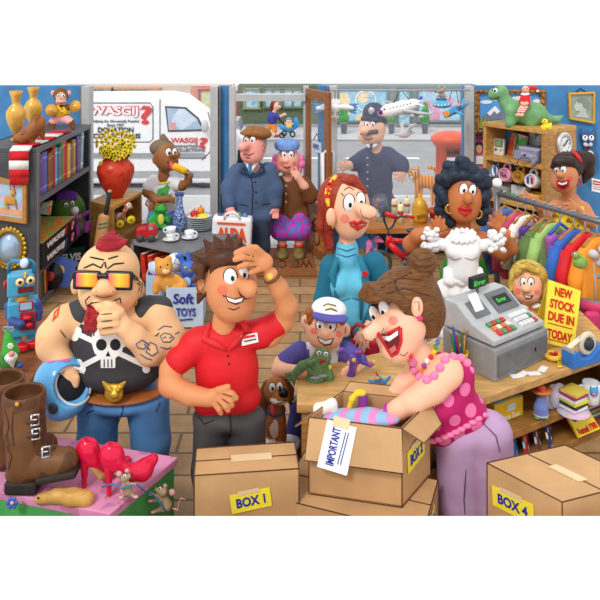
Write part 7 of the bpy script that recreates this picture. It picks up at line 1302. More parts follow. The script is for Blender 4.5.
t = SB(D, 6); t.e(474, 432, -5, 36, 20, 21).c((458, 440, -4, 22), (462, 500, -4, 24), (464, 520, -4, 25)).c((488, 436, -6, 24), (490, 500, -6, 26), (490, 520, -6, 26)); O('skirt', t, mat((190, 156, 194), .7, .16, 6), e); ink(t, e, 'fold', [[(466, 470), (464, 500), (465, 514)], [(484, 424), (496, 436), (500, 452)]], .8, mat((110, 84, 116)))
shoes(e, D, [(458, fy), (490, fy)], mat((180, 40, 90)))
HB = hair_mat((126, 78, 38)); h = SB(D, 5); h.e(406, 300, -6, 36, 33, 27, -12).e(424, 312, -8, 22, 26, 20).cut(378, 322, 24, 27, 28, 32).e(423, 262, -6, 14.5, 14, 13).e(420, 276, -6, 12, 6, 10)
for x, y, r, d_ in ((368, 288, 6, 14), (363, 295, 5, 12), (369, 299, 4.6, 18), (376, 299, 4.4, 22), (384, 296, 4.6, 24), (391, 296, 5, 24), (398, 299, 5.4, 24), (404, 305, 5.4, 22), (376, 289, 7, 18), (388, 287, 8, 20)): h.e(x, y, d_, r, r, r)
h.c((406, 312, 16, 3), (405, 320, 17, 2.4)).c((430, 325, 0, 5), (434, 332, 2, 4), (432, 325, 4, 2)); O('hair', h, HB, e); ink(h, e, 'hair_strand', [[(380, 288), (400, 278), (424, 280)], [(386, 294), (404, 288), (430, 296)], [(392, 282), (412, 272)], [(412, 254), (420, 260), (432, 258)], [(414, 264), (424, 268), (434, 264)]], .6, mat((76, 44, 20)))
er = SB(D, 2, 1.2); er.e(417, 307, 20, 6, 10, 5); O('ear', er, skin(250, 190, 158), e); ink(er, e, 'ear_fold', [[(414, 302), (419, 302), (419, 311)]], .6, mat((190, 110, 80))); O('earring', M().ell(er.W(420, 318.5, 22), (2.8*b.s, 2.8*b.s, 2.8*b.s)), mat((226, 40, 130), .3), e)
eye(b, e, 374.5, 314.5, 5, 9, -1.2, 2.8, 2, -22); eye(b, e, 384.5, 310, 5.6, 9.6, -1.6, 3, 2.2, -18)
mouth(b, e, [(378, 334), (388, 335), (400, 328), (400, 340), (396, 352), (391, 355), (387, 348), (383, 341)], [(380, 335.4), (388, 337), (398, 330.5), (398, 335), (389, 341.5), (382, 338.6)], [(389, 349), (395, 345), (396.5, 350), (391.5, 354)])
lp = M()
for pts in ([(378, 333.5), (384, 332.5), (388, 334), (393, 331), (400.5, 327.5)], [(378, 334.5), (384, 343), (388, 350), (391.5, 356), (397, 353), (401, 341), (400.5, 328)]): lp.tube([b.W(x, y, b.hit(x, y)+.6) for x, y in pts], 1.7*b.s, 7)
O('lips', lp, LIP, e); decal(b, e, 'blush', [mat((246, 140, 120))], [(circ(393, 320.5, 4.6), 0)]); ink(b, e, 'face_line', [[(362, 334), (364, 340), (371, 341), (379, 336), (384, 328)], [(372, 322), (364, 329)], [(400, 354), (404, 356), (408, 352)]], .6, mat((160, 90, 66))); ink(b, e, 'finger_line', [[(375, 418), (366, 420.5)], [(376, 422), (369, 425.5)], [(380, 414), (371, 413.5)]], .5, mat((160, 90, 66))); ink(b, e, 'eyelash', [[(386, 302), (389, 298)], [(389, 304), (392, 301)]], .5); ink(b, e, 'eyebrow', [[(372, 303), (378, 299)], [(384, 298), (389, 297)]], .8, HB)
g = M(); bc_ = [(226, 40, 60), (250, 210, 50), (60, 160, 80), (70, 120, 210), (240, 130, 40), (150, 60, 160), (240, 240, 240)]
for i, (x, y) in enumerate([(411, 356), (410, 362), (412, 368), (416, 372), (421, 371), (424, 366), (427, 361), (431, 357), (434, 352), (436, 347), (438, 342)]): O('bead', M().ell(b.W(x, y, b.hit(x, y)+1.6), (2.6*b.s,)*3, 10), mat(bc_[i % 7], .25, 0), e)
for x, c in ((388, (196, 60, 170)), (391, (220, 100, 190))): O('bracelet', M().torus(b.W(x, 414, 22), 8.4*b.s, 1.3*b.s, rotm(0, 1.1, 0) @ rotm(.2, 0, 0), 20, 6), mat(c, .3), e)
# ---------------------------------------------------------------- boy in a cap
D = 4.88; e = person('boy in a white and purple cap showing off a green monster toy', 322, D, 'child'); fy = 30+H*F/D
b = SB(D, 3); b.e(325, 326, 2, 19.5, 21, 18).e(325, 335, 4, 17.5, 14, 15).e(305.5, 322, -1, 5, 7, 4).e(345.5, 330, -1, 5, 7, 4).e(325.5, 333, 18, 4, 4, 4).c((324, 345, -2, 9), (324, 358, -4, 10))
b.e(323, 378, -6, 22, 30, 12).c((296, 352, -4, 8), (281, 364, 2, 7.5), (279, 370, 8, 7), (298, 372, 30, 6), (306, 370, 34, 5)).e(309, 370, 36, 7, 6, 4)
b.fg(*[((312, 366, 38, 2.6), (318, 369, 40, 2.3)), ((312, 370, 38, 2.6), (318, 374, 40, 2.2)), ((311, 374, 38, 2.6), (315, 379, 40, 2.2)), ((307, 375, 37, 2.5), (309, 381, 38, 2.1)), ((308, 365, 37, 2.5), (313, 361, 38, 2.2))])
b.c((348, 352, -4, 8), (360, 364, 4, 7), (362, 372, 12, 6.5), (356, 374, 20, 6)).e(352, 374, 24, 7.5, 7.5, 5)
b.fg(*[((348, 368, 28, 2.8), (343, 371, 29, 2.4)), ((347, 373, 28, 2.8), (342, 375, 29, 2.4)), ((348, 378, 28, 2.7), (343, 380, 29, 2.3)), ((352, 381, 27, 2.6), (348, 384, 28, 2.2)), ((354, 367, 27, 2.6), (349, 363, 29, 2.3))])
b.c((304, 418, -6, 11), (292, 440, -6, 8), (292, fy-6, -6, 6)).c((330, 418, -6, 11), (332, 440, -6, 8), (333, fy-6, -6, 6)); O('body', b, skin(250, 190, 156), e)
PUR = mat((92, 88, 172), .7, .14); t = SB(D, 4); t.e(323, 378, -6, 25, 32, 15).c((303, 352, -5, 9), (343, 352, -5, 9)); O('shirt', t, mat((236, 238, 244), .7, .06), e)
for pts in [((300, 352, -4, 10.5), (285, 362, 1, 9.5))], [((346, 352, -4, 10.5), (358, 362, 3, 9.5))]: t2 = SB(D, 3); t2.c(*pts[0]); O('sleeve', t2, PUR, e)
t2 = decal(t, e, 'shirt_panel', [PUR], [([(302, 350), (309, 349), (311, 390), (300, 392)], 0), ([(338, 350), (345, 350), (347, 392), (338, 390)], 0)])
t = SB(D, 4); t.e(316, 405, -6, 27, 13, 15).c((304, 410, -6, 13.5), (297, 432, -6, 12)).c((330, 410, -6, 13.5), (334, 432, -6, 12)); O('shorts', t, mat((60, 62, 140), .7, .14), e); shoes(e, D, [(292, fy), (334, fy)], mat((226, 226, 230)))
h = SB(D, 2); h.e(325, 318, -4, 20.5, 14, 18)
for x, y in ((309, 312), (312, 316), (342, 320), (339, 318), (310, 320)): h.e(x, y, 8, 4, 5, 6)
O('hair', h, hair_mat((190, 110, 50)), e); c_ = SB(D, 3); c_.e(329, 309, 2, 17.5, 10, 18, 4); O('cap_crown', c_, mat((244, 244, 246), .7, .05), e); c2_ = SB(D, 2); c2_.e(330, 317, 17, 18, 3.6, 12, 6); O('cap_peak', c2_, PUR, e); ink(c_, e, 'cap_print', [[(323, 306), (328, 304), (336, 306)], [(325, 310), (331, 308.5), (337, 311)]], 1.2, mat((150, 140, 70)))
eye(b, e, 320.5, 325, 4.4, 5.6, -.6, 1.4, 1.6); eye(b, e, 331.5, 326, 4.4, 5.6, -1, 1.4, 1.6); mouth(b, e, [(317, 336), (325, 340), (334, 338), (331, 345), (325, 346), (319, 342)], [(318.3, 337.5), (325, 341), (332.6, 339.3), (330, 343.4), (325, 344.4), (320, 341.4)]); decal(b, e, 'blush', [mat((244, 130, 110))], [(circ(314, 331, 3.4), 0), (circ(339, 334, 3.4), 0)]); ink(b, e, 'ear_fold', [[(304, 319), (306, 324)], [(346, 327), (345, 333)]], .5)
# green monster toy in his hand
MD = 4.62; t = B(MD, 2, 1.1); t.e(322, 357, 2, 9.5, 9, 7).c((318, 368, 0, 10), (315, 382, 0, 10.5)).c((313, 362, 0, 5), (302, 366, 0, 4.5), (293, 376, 0, 4)).c((327, 366, 0, 5), (329, 376, 2, 4.6), (328, 390, 4, 4)).c((309, 388, 0, 6), (303, 396, 2, 5.4), (299, 398, 3, 4)).c((320, 390, 0, 6.4), (315, 400, 2, 5), (312, 403, 3, 4.4))
for x, y, dx, dy in ((291, 378, -3, 3), (294, 380, 0, 5), (290, 374, -5, 0), (326, 393, -3, 5), (330, 393, 3, 5), (328, 394, 0, 6), (297, 399, -4, 3), (301, 401, -1, 4), (310, 405, -3, 3), (315, 405, 2, 3)): t.c((x, y, 3, 2), (x+dx, y+dy, 4, 1.2))
for k in range(26): a = R.random()*6.28; t.e(317+math.cos(a)*10*R.random(), 372+math.sin(a)*18*R.random(), 8, 2.2, 2.2, 2.4)
e2 = E('toy_monster', 'warty green monster figure held up by the boy', 'toy figure', t.W(312, 408)); O('body', t, pattern('monster_green', 'cells', (104, 140, 92), (70, 100, 64), 40, .7, thr=.03), e2); eye(t, e2, 319, 353, 2.4, 2.2, .2, .2, 1); eye(t, e2, 326, 354, 2.4, 2.2, .2, .2, 1); lump(t, e2, 'mouth', mat((170, 30, 40)), (322, 361, 3.6, 2.2, 1.2)); lump(t, e2, 'yellow_spot', mat((230, 210, 50)), (330, 367, 2, 2.4, 1.4)); lump(t, e2, 'belt', mat((140, 150, 160)), (321, 376, 6, 1.6, 1.6), (315, 378, 5, 1.6, 1.6))
# purple alien toy in his other hand
t = B(4.66, 2, 1); t.e(355, 358, 2, 7, 6, 5).e(358, 352, 3, 4.4, 4, 4).c((350, 356, 2, 2.4), (342, 350, 2, 2.2), (338, 352, 2, 1.6)).c((362, 362, 2, 2.4), (370, 365, 2, 2), (374, 363, 2, 1.4)).c((350, 376, 0, 3), (344, 384, 1, 2.6), (340, 382, 2, 2)).c((353, 378, 0, 3), (348, 388, 1, 2.6), (343, 390, 2, 2)); t.c((354, 362, 2, 4), (351, 376, 0, 3.6))
e2 = E('toy_alien', 'small purple alien figure gripped in the boy\'s other hand', 'toy figure', t.W(348, 390)); O('body', t, pattern('alien', 'blotch', (84, 70, 160), (150, 80, 170), 16, .4, thr=.55), e2); lump(t, e2, 'eye', mat((226, 60, 150)), (356, 352, 1.4, 1.4, 1), (360, 352, 1.4, 1.4, 1)); lump(t, e2, 'chest_badge', mat((220, 200, 60)), (354, 360, 2, 2, 1)); lump(t, e2, 'claw', mat((226, 200, 70)), (374, 362, 2, 2, 1.6))
# ---------------------------------------------------------------- dog
D = 4.75; t = SB(D, 3, 1.2); t.e(276, 390, 4, 13, 13, 12).e(281, 396, 12, 9, 6.5, 8).e(284, 393, 17, 4, 3.4, 4, m=2).c((275, 402, 0, 9), (274, 420, 0, 11.5), (276, 436, -2, 11)).c((271, 420, 8, 4.4), (270, 440, 8, 3.6)).c((280, 420, 8, 4.4), (279, 443, 8, 3.6)).e(269, 443, 12, 4.6, 2.8, 6, m=1).e(279, 446, 12, 4.6, 2.8, 6, m=1).e(274, 426, 7, 7, 10, 6, m=1).e(279, 400, 14, 8, 3, 7, m=1).c((266, 436, -6, 7), (266, 441, 2, 5)).c((264, 442, -10, 2.4), (258, 436, -12, 1.6))
e = E('dog', 'brown and white puppy with floppy ears sitting beside the boy', 'dog', (XX(275, D), D, 0)); O('body', t, [mat((176, 112, 60), .8, .2, 14), mat((244, 238, 228), .8, .08, 14), BLACK], e)
for pts in [((267, 384, 4, 4), (262, 398, 4, 5.6), (262, 416, 4, 4)), ], [((286, 382, 0, 3.4), (290, 390, 0, 4), (291, 402, 0, 3))]: ea = SB(D, 2, 1.2); ea.c(*pts[0] if isinstance(pts[0][0], tuple) else pts); O('ear', ea, mat((138, 82, 40), .8, .2, 14), e)
eye(t, e, 272, 388, 3.4, 4.8, .6, .8, 1.5, 4); eye(t, e, 279.5, 387, 3.2, 4.6, .4, .8, 1.5, 4); tg = SB(D, 1, 1); tg.c((273, 406, 14, 2.6), (272.5, 413, 16, 2.4)); O('tongue', tg, mat((230, 70, 90)), e); ink(t, e, 'mouth', [[(270, 401), (274, 405), (281, 403), (286, 400)]], .6); O('collar', M().torus(t.W(275, 408, 1), 9.6*t.s, 1.5*t.s, rotm(.25, .2, 0), 22, 6), mat((60, 110, 190)), e)
# ---------------------------------------------------------------- red-haired woman in teal
D = 5.3; e = person('red-haired woman in a teal jacket and pale blue polo neck behind the counter', 352, D); fy = 30+H*F/D
b = SB(D, 3.5); b.e(350, 208, 2, 20, 29, 20, -4).e(351, 222, 4, 16, 17, 15).c((358, 207, 20, 5), (366, 212, 25, 6.5), (371, 213, 26, 6)).e(331, 217, -2, 5, 9, 4).c((347, 232, -3, 8), (347, 256, -4, 9))
b.e(350, 300, -6, 22, 45, 12).c((330, 268, -6, 9), (324, 310, -4, 8), (330, 340, 6, 7)).c((376, 266, -6, 9), (384, 300, -4, 8), (372, 325, 10, 6.5), (366, 332, 16, 5)).e(362, 336, 18, 6, 6, 4)
b.fg(((358, 338, 20, 2.4), (354, 348, 21, 1.6)), ((361, 341, 21, 2.4), (359, 352, 22, 1.6)), ((364, 341, 21, 2.4), (364, 352, 22, 1.6)), ((367, 339, 20, 2.4), (369, 349, 21, 1.6)), ((358, 334, 19, 2.3), (353, 341, 20, 1.6)))
b.c((342, 360, -6, 11), (342, 390, -6, 8), (342, fy-6, -6, 5)).c((360, 360, -6, 11), (360, 390, -6, 8), (360, fy-6, -6, 5)); O('body', b, skin(246, 190, 156), e)
t = SB(D, 4); t.e(349, 298, -4, 23, 44, 14).c((347, 248, -4, 11), (347, 258, -4, 12)).e(340, 285, 4, 10, 12, 10).e(358, 285, 4, 10, 12, 10); O('polo_neck', t, mat((104, 200, 232), .75, .1, 8), e); ink(t, e, 'fold', [[(338, 248), (347, 251), (356, 248)], [(337, 254), (347, 257), (357, 254)], [(333, 296), (342, 301), (350, 298)], [(352, 298), (360, 300)]], .6, mat((40, 110, 150)))
TEAL = mat((26, 112, 140), .7, .16, 7); j = SB(D, 4); j.e(348, 300, -7, 28, 46, 15).c((332, 266, -6, 12), (325, 300, -5, 11), (328, 335, 2, 9.5)).c((374, 263, -6, 12), (384, 285, -5, 11), (382, 306, 0, 10), (374, 322, 8, 8.5)).cut(348, 300, 14, 12.5, 60, 16); O('jacket', j, TEAL, e)
g = M()
for pts in ([(337, 258), (332, 275), (336, 288), (337, 320)], [(359, 256), (366, 274), (362, 288), (361, 320)]): g.tube([j.W(x, y, max(9, j.hit(x, y))+1) for x, y in pts], [2.6*j.s, 4*j.s, 2.6*j.s, 1.4*j.s], 8)
O('lapel', g, mat((40, 130, 158), .7, .1), e); fl = M()
for k in range(5): fl.ell(j.W(365+2*math.cos(k*1.257), 274+2*math.sin(k*1.257), 15), (1.5*j.s, .8*j.s, 1.5*j.s), 8)
O('flower_pin', fl, RED, e)
t = SB(D, 4); t.e(350, 348, -6, 26, 14, 14).c((350, 350, -6, 22), (350, 390, -6, 20)); O('skirt', t, mat((20, 84, 110), .7, .16), e); shoes(e, D, [(342, fy), (362, fy)], mat((40, 40, 50)))
RH = hair_mat((176, 56, 30)); h = SB(D, 4); h.e(342, 200, -7, 25, 27, 22).c((328, 200, -4, 9), (325, 225, -4, 8), (329, 246, -2, 5)).c((352, 182, 6, 8), (362, 192, 8, 5)).cut(356, 214, 18, 17, 24, 22); O('hair', h, RH, e)
hb_ = ink(h, e, 'headband', [[(336, 176), (329, 186), (327, 198), (329, 207)]], 3.6, pattern('headband', 'blotch', (246, 210, 60), (206, 40, 40), 30, .5, thr=.52), -.6); ink(h, e, 'hair_strand', [[(340, 180), (352, 184), (361, 194)], [(324, 215), (323, 232), (327, 246)]], .5, mat((100, 26, 14)))
er = SB(D, 2, 1.2); er.e(331, 217, 16, 5, 9, 4); O('ear', er, skin(246, 190, 156), e); O('earring', M().ell(er.W(333, 226, 19), (1.4*b.s, 1.4*b.s, 3*b.s)), GOLD, e)
eye(b, e, 349, 203, 5.4, 8.6, 1.2, 2, 2, 4); eye(b, e, 360.5, 200.5, 4.6, 8, .8, 2.2, 1.9, 4); ink(b, e, 'face_line', [[(360, 209), (362, 216), (369, 219), (376, 216)], [(341, 242), (345, 246), (352, 246)]], .6, mat((170, 96, 70))); ink(b, e, 'finger_line', [[(360, 339), (357, 350)], [(362.6, 340), (361.6, 351)], [(365.6, 340), (366.6, 350)]], .45, mat((170, 96, 70))); ink(b, e, 'eyelash', [[(344, 196), (341, 193)], [(365, 194), (368, 191)]], .5); ink(b, e, 'eyebrow', [[(344, 190), (349, 187), (354, 190)], [(359, 187), (364, 186)]], .7, RH)
lp = M(); lp.tube([b.W(x, y, b.hit(x, y)+.5) for x, y in [(349, 223), (354, 222), (357, 224), (361, 222), (367, 223)]], [.8*b.s, 2*b.s, 1.8*b.s, 2*b.s, .8*b.s], 8); lp.tube([b.W(x, y, b.hit(x, y)+.5) for x, y in [(350, 225), (358, 228.5), (366, 225)]], [.8*b.s, 2.4*b.s, .8*b.s], 8); O('lips', lp, LIP, e); decal(b, e, 'blush', [mat((244, 140, 120))], [(circ(344.5, 218.5, 4.4), 0)])
O('bracelet', M().torus(b.W(366, 331, 16), 6.6*b.s, 1.7*b.s, rotm(.5, -.5, 0), 18, 6), mat((236, 206, 50), .3, .1), e)
PU = mat((182, 34, 62), .45, .14); t = SB(5.2, 4); t.b(364, 350, 4, 15, 13, 5, 4, 8); e2 = E('handbag', 'crimson handbag held by the red-haired woman behind the counter', 'handbag', t.W(364, 364)); O('body', t, PU, e2); O('handle', M().tube([t.W(x, y, 6) for x, y in [(353, 339), (351, 330), (357, 324), (365, 327), (372, 338)]], .014, 8), PU, e2)
# ---------------------------------------------------------------- woman with the wedding dress
D = 6.3; e = person('curly-haired woman with gold hoops holding up a frilly white dress', 466, D); fy = 30+H*F/D; DS = skin(196, 116, 66)
b = SB(D, 3, 1.3); b.e(464, 199, 2, 17.5, 22, 17, 6).e(464, 210, 4, 14, 13, 13).e(468, 199, 20, 4.6, 5.4, 5).e(463.5, 201, 17, 2.5, 2, 2).c((463, 218, -2, 7), (463, 238, -4, 9)); b.e(464, 280, -8, 22, 45, 10)
b.c((446, 240, -6, 9), (424, 246, -2, 9), (411, 244, 2, 8), (418, 236, 10, 7), (434, 230, 14, 5)).e(438, 227, 15, 6, 5, 4); b.fg(((434, 226, 17, 2.2), (432, 220, 18, 1.7)), ((437, 224, 17, 2.2), (436, 217, 18, 1.7)), ((440, 224, 17, 2.2), (440, 217, 18, 1.7)), ((443, 226, 17, 2.2), (444, 220, 18, 1.7)), ((443, 230, 17, 2.2), (446, 227, 18, 1.7)))
b.c((482, 240, -6, 9), (502, 252, -2, 8.5), (510, 248, 2, 7.5), (503, 236, 10, 6), (498, 228, 14, 5)).e(498, 224, 15, 6, 5, 4); b.fg(((493, 222, 17, 2.2), (490, 216, 18, 1.7)), ((497, 220, 17, 2.2), (496, 213, 18, 1.7)), ((501, 220, 17, 2.2), (501, 213, 18, 1.7)), ((503, 223, 17, 2.2), (505, 217, 18, 1.7)), ((492, 226, 17, 2.2), (488, 223, 18, 1.7)))
b.c((455, 320, -8, 9), (455, fy-6, -8, 5)).c((474, 320, -8, 9), (474, fy-6, -8, 5)); O('body', b, DS, e)
t = SB(D, 4); t.e(464, 284, -9, 25, 44, 12); O('blouse', t, mat((70, 160, 70), .7, .14), e); t = SB(D, 4); t.e(464, 322, -9, 24, 14, 12).c((455, 325, -9, 11), (455, fy-8, -9, 8)).c((474, 325, -9, 11), (474, fy-8, -9, 8)); O('trousers', t, mat((52, 84, 130), .7), e); shoes(e, D, [(455, fy), (475, fy)], mat((50, 40, 40)))
CH = hair_mat((40, 54, 72)); h = SB(D, 1.2, 1.2); h.e(463, 184, -8, 21, 20, 18)
for k in range(46):
    a = R.uniform(2.6, 6.9); rr = R.uniform(.75, 1.1); x = 463+23*rr*math.cos(a); y = 190+28*rr*math.sin(a); h.e(x, y, R.uniform(-8, 9)*(1 if y < 178 else .6), 5.6, 5.6, 5.6)
for x, y in ((441, 200), (440, 210), (444, 218), (450, 222), (484, 202), (486, 212), (482, 220), (447, 178), (455, 175), (464, 175), (473, 177), (480, 183), (439, 190), (486, 192), (479, 214)): h.e(x, y, 6 if y < 190 else -4, 6.4, 6.4, 6)
O('hair', h, CH, e)
eye(b, e, 463.5, 189.5, 4, 6, .6, 1.2, 1.6, 10); eye(b, e, 472.5, 190.5, 3.6, 5.8, .4, 1.4, 1.5, 10); decal(b, e, 'eyeshadow', [mat((150, 90, 170))], [([(459.5, 185), (463, 181.5), (467, 184), (463, 183.4)], 0), ([(469.5, 185), (473, 182.5), (476.5, 186), (473, 184.4)], 0)])
lp = M(); lp.tube([b.W(x, y, b.hit(x, y)+.5) for x, y in [(458, 209), (462, 207.5), (465, 209), (468, 208), (472, 210)]], [.8*b.s, 2.2*b.s, 1.8*b.s, 2.2*b.s, .8*b.s], 8); lp.tube([b.W(x, y, b.hit(x, y)+.5) for x, y in [(458.5, 211), (465, 214), (471.5, 211.5)]], [.8*b.s, 2.6*b.s, .8*b.s], 8); O('lips', lp, LIP, e); ink(b, e, 'face_line', [[(463, 200), (466, 204), (471, 203), (473, 198)]], .55, mat((110, 56, 26))); ink(b, e, 'eyebrow', [[(458, 180), (463, 177.5), (467, 179.5)], [(471, 179), (476, 180.5)]], .6)
for x, y in ((450, 209), (477.5, 214)): O('earring', M().torus(b.W(x, y, 8), 4.4*b.s, .9*b.s, rotm(math.pi/2), 18, 6), GOLD, e)
WD2 = mat((246, 246, 248), .8, .05, 10); D = 6.02; e = E('wedding_dress', 'white wedding dress with tiers of frills held up by the curly-haired woman', 'dress', P(462, 345, D)); t = SB(D, 4, 1.4); t.e(463, 246, -2, 20, 16, 10).e(456, 252, 5, 9, 7, 7).e(470, 252, 5, 9, 7, 7).c((463, 255, -2, 15), (463, 270, -2, 15.5)).cut(463, 229, 4, 8, 7, 12); O('bodice', t, WD2, e); ink(t, e, 'fold', [[(448, 257), (455, 260), (461, 258)], [(465, 258), (472, 260), (478, 257)]], .5, mat((130, 132, 140)))
tr = B(D, 1.5, 1.3); yy = 268; 
for k in range(6):
    w = 19+k*4.6; x0 = 463-k*1.2; tr.c((x0-w+6, yy+2, -2, 5), (x0+w-6, yy+2, -2, 5)); tr.c((x0-w+6, yy+9, -2, 6), (x0+w-6, yy+9, -2, 6)); n = 7+k
    for q in range(n): x = x0-w+2+(2*w-4)*q/(n-1); tr.c((x, yy+2, 4, 3), (x+(-1)**q*1.2, yy+13+(q % 2)*1.5, 7, 4.2))
    yy += 13.2
O('skirt_tiers', tr, WD2, e); cl = M()
for k in range(30): a = k*.42; r_ = 11+2*math.sin(k*2.3); cl.ell(t.W(463+r_*math.cos(a), 236+r_*.55*math.sin(a), 4+5*math.sin(a)), (2.3*t.s, 2*t.s, 2.1*t.s), 8)
O('lace_collar', cl, WD2, e)
for cx, cy in ((430, 239), (497, 240)):
    cu = M()
    for k in range(34): cu.ell(t.W(cx+R.uniform(-7, 7), cy+R.uniform(-10, 11), R.uniform(4, 12)), (3*t.s, 2.6*t.s, 2.7*t.s), 8)
    O('lace_cuff', cu, WD2, e); sv_ = SB(D, 3); sv_.c((cx+(6 if cx < 460 else -4), cy+4, 0, 6), (450 if cx < 460 else 478, 246, -2, 6)); O('sleeve', sv_, WD2, e)
# ---------------------------------------------------------------- woman with a ponytail behind the rail
D = 7.5; e = person('laughing woman with a dark ponytail and yellow spotted top behind the clothes rail', 566, D); fy = 30+H*F/D
b = SB(D, 3, 1.3); b.e(564, 174, 2, 13.5, 17, 14).e(563, 182, 4, 12, 11, 11).e(559.5, 174.5, 17, 3.6, 3.4, 4.5).c((567, 190, -2, 5.5), (569, 206, -3, 7)).e(578, 175, 0, 3, 5, 3); b.e(570, 225, -6, 17, 34, 9)
b.c((556, 206, -4, 6.5), (545, 213, 0, 6), (540, 206, 6, 5), (532, 198, 12, 4)).e(528, 197, 13, 5, 3.6, 3); b.fg(((525, 195, 14, 1.7), (519, 194, 15, 1.3)), ((525, 197, 14, 1.7), (517, 198, 15, 1.3)), ((526, 199, 14, 1.7), (519, 201, 15, 1.3)), ((528, 194, 14, 1.6), (524, 191, 15, 1.2)), ((527, 200, 14, 1.6), (523, 204, 15, 1.2)))
b.c((584, 208, -4, 6.5), (592, 222, 0, 6), (586, 220, 8, 5), (576, 208, 14, 4)).e(573, 206, 15, 4.6, 4.4, 3); b.fg(((570, 204, 16, 1.7), (564, 204, 17, 1.3)), ((570, 207, 16, 1.7), (564, 209, 17, 1.3)), ((572, 209, 16, 1.7), (567, 213, 17, 1.3)), ((573, 203, 16, 1.6), (569, 199, 17, 1.2)), ((575, 210, 16, 1.6), (571, 215, 17, 1.2)))
b.c((562, 250, -6, 9), (562, fy-6, -6, 5)).c((578, 250, -6, 9), (578, fy-6, -6, 5)); O('body', b, skin(206, 136, 92), e)
t = SB(D, 3); t.e(570, 228, -6, 19, 28, 11).c((558, 203, -4, 2.6), (559, 212, 0, 5)).c((582, 203, -4, 2.6), (580, 212, 0, 5)).cut(569, 203, 6, 9, 7, 12); O('top', t, pattern('yellow_blooms', 'blotch', (246, 216, 50), (150, 120, 40), 14, .7, thr=.6), e); t = SB(D, 3); t.e(570, 254, -6, 18, 10, 10).c((562, 256, -6, 9), (562, fy-8, -6, 7)).c((578, 256, -6, 9), (578, fy-8, -6, 7)); O('trousers', t, mat((60, 70, 110), .7), e); shoes(e, D, [(562, fy), (579, fy)], mat((40, 40, 44)))
DH = hair_mat((62, 44, 38)); h = SB(D, 3, 1.2); h.e(568, 165, -3, 16, 13.5, 15).c((557, 162, 11, 5), (552, 167, 8, 2)).c((563, 161, 13, 5), (572, 162, 11, 5)).c((578, 158, -4, 8), (587, 160, -4, 8), (588, 172, -4, 6), (584, 182, -2, 2)).cut(561, 180, 12, 13, 11.5, 12); O('hair', h, DH, e); O('hair_tie', M().torus(h.W(577, 158, 2), 5.4*h.s, 2*h.s, rotm(0, 1.1, 0), 16, 6), RED, e)
eye(b, e, 557, 169.5, 2.7, 4.2, -.6, 1.2, 1.1); eye(b, e, 563.5, 169.5, 2.8, 4.4, -.8, 1.2, 1.1); mouth(b, e, [(557, 181), (562, 182.5), (569, 180), (568, 185), (563, 189), (558, 186)], [(558, 182), (562, 183.3), (567.6, 181.5), (566.6, 184), (562, 185.2), (558.6, 184)]); lp = M(); lp.tube([b.W(x, y, b.hit(x, y)+.5) for x, y in [(556.6, 181), (562, 182), (569.6, 179.6)]], .9*b.s, 6); lp.tube([b.W(x, y, b.hit(x, y)+.5) for x, y in [(556.8, 182), (558, 187), (563, 190), (568.4, 186), (569.4, 180.4)]], 1*b.s, 6); O('lips', lp, LIP, e); O('earring', M().torus(b.W(579, 183, 3), 3*b.s, .8*b.s, rotm(math.pi/2, 0, .5), 16, 6), mat((200, 40, 60)), e); ink(b, e, 'eyebrow', [[(554, 163.5), (558, 162.5)], [(562, 163), (566, 163.5)]], .5); decal(b, e, 'blush', [mat((224, 110, 90))], [(circ(570, 178, 2.6), 0)])
# ---------------------------------------------------------------- blonde child behind the till
D = 5.95; e = person('blonde child in a yellow top behind the cash register', 527, D, 'child'); fy = 30+H*F/D
b = SB(D, 3, 1.3); b.e(527, 283, 2, 14.5, 17, 14).e(527, 292, 4, 13, 11, 12).e(526, 289, 16, 4.2, 3.4, 4).c((528, 302, -2, 5), (530, 312, -3, 6)); b.e(531, 330, -6, 13, 22, 8)
b.c((542, 316, -4, 6), (546, 324, 4, 5.5), (540, 322, 14, 5)).e(535, 319, 18, 6, 4, 3.4); b.fg(((532, 317, 20, 1.8), (527, 318, 21, 1.4)), ((532, 320, 20, 1.8), (526, 322, 21, 1.4)), ((533, 322, 20, 1.8), (528, 325, 21, 1.4)), ((535, 323, 20, 1.7), (532, 327, 21, 1.3)), ((536, 316, 20, 1.7), (532, 313, 21, 1.3)))
b.c((519, 316, -4, 6), (510, 312, 4, 5), (506, 305, 10, 4)).e(504, 299, 12, 4.4, 3.6, 3); b.fg(((502, 297, 13, 1.6), (498, 297, 14, 1.2)), ((502, 299, 13, 1.6), (498, 301, 14, 1.2)), ((504, 296, 13, 1.6), (501, 293, 14, 1.2)), ((506, 296, 13, 1.6), (505, 292, 14, 1.2)), ((507, 300, 13, 1.6), (509, 297, 14, 1.2)))
b.c((526, 340, -6, 6), (526, fy-6, -6, 4)).c((538, 340, -6, 6), (538, fy-6, -6, 4)); O('body', b, skin(250, 188, 150), e)
t = SB(D, 3, 1.3); t.e(531, 328, -6, 15, 20, 10).c((520, 316, -4, 7), (514, 315, 2, 6.5)).c((541, 315, -4, 7), (546, 322, 3, 7)); O('top', t, mat((248, 214, 40), .7, .1), e); cl = SB(D, 2, 1.2); cl.e(524, 307, 6, 5, 2.4, 3, 15).e(536, 306, 6, 5, 2.4, 3, -15); O('collar', cl, WHITE, e); t = SB(D, 3); t.c((525, 344, -6, 8), (526, fy-8, -6, 6)).c((538, 344, -6, 8), (538, fy-8, -6, 6)); O('trousers', t, mat((70, 100, 160), .7), e); shoes(e, D, [(526, fy), (539, fy)], mat((200, 60, 80)))
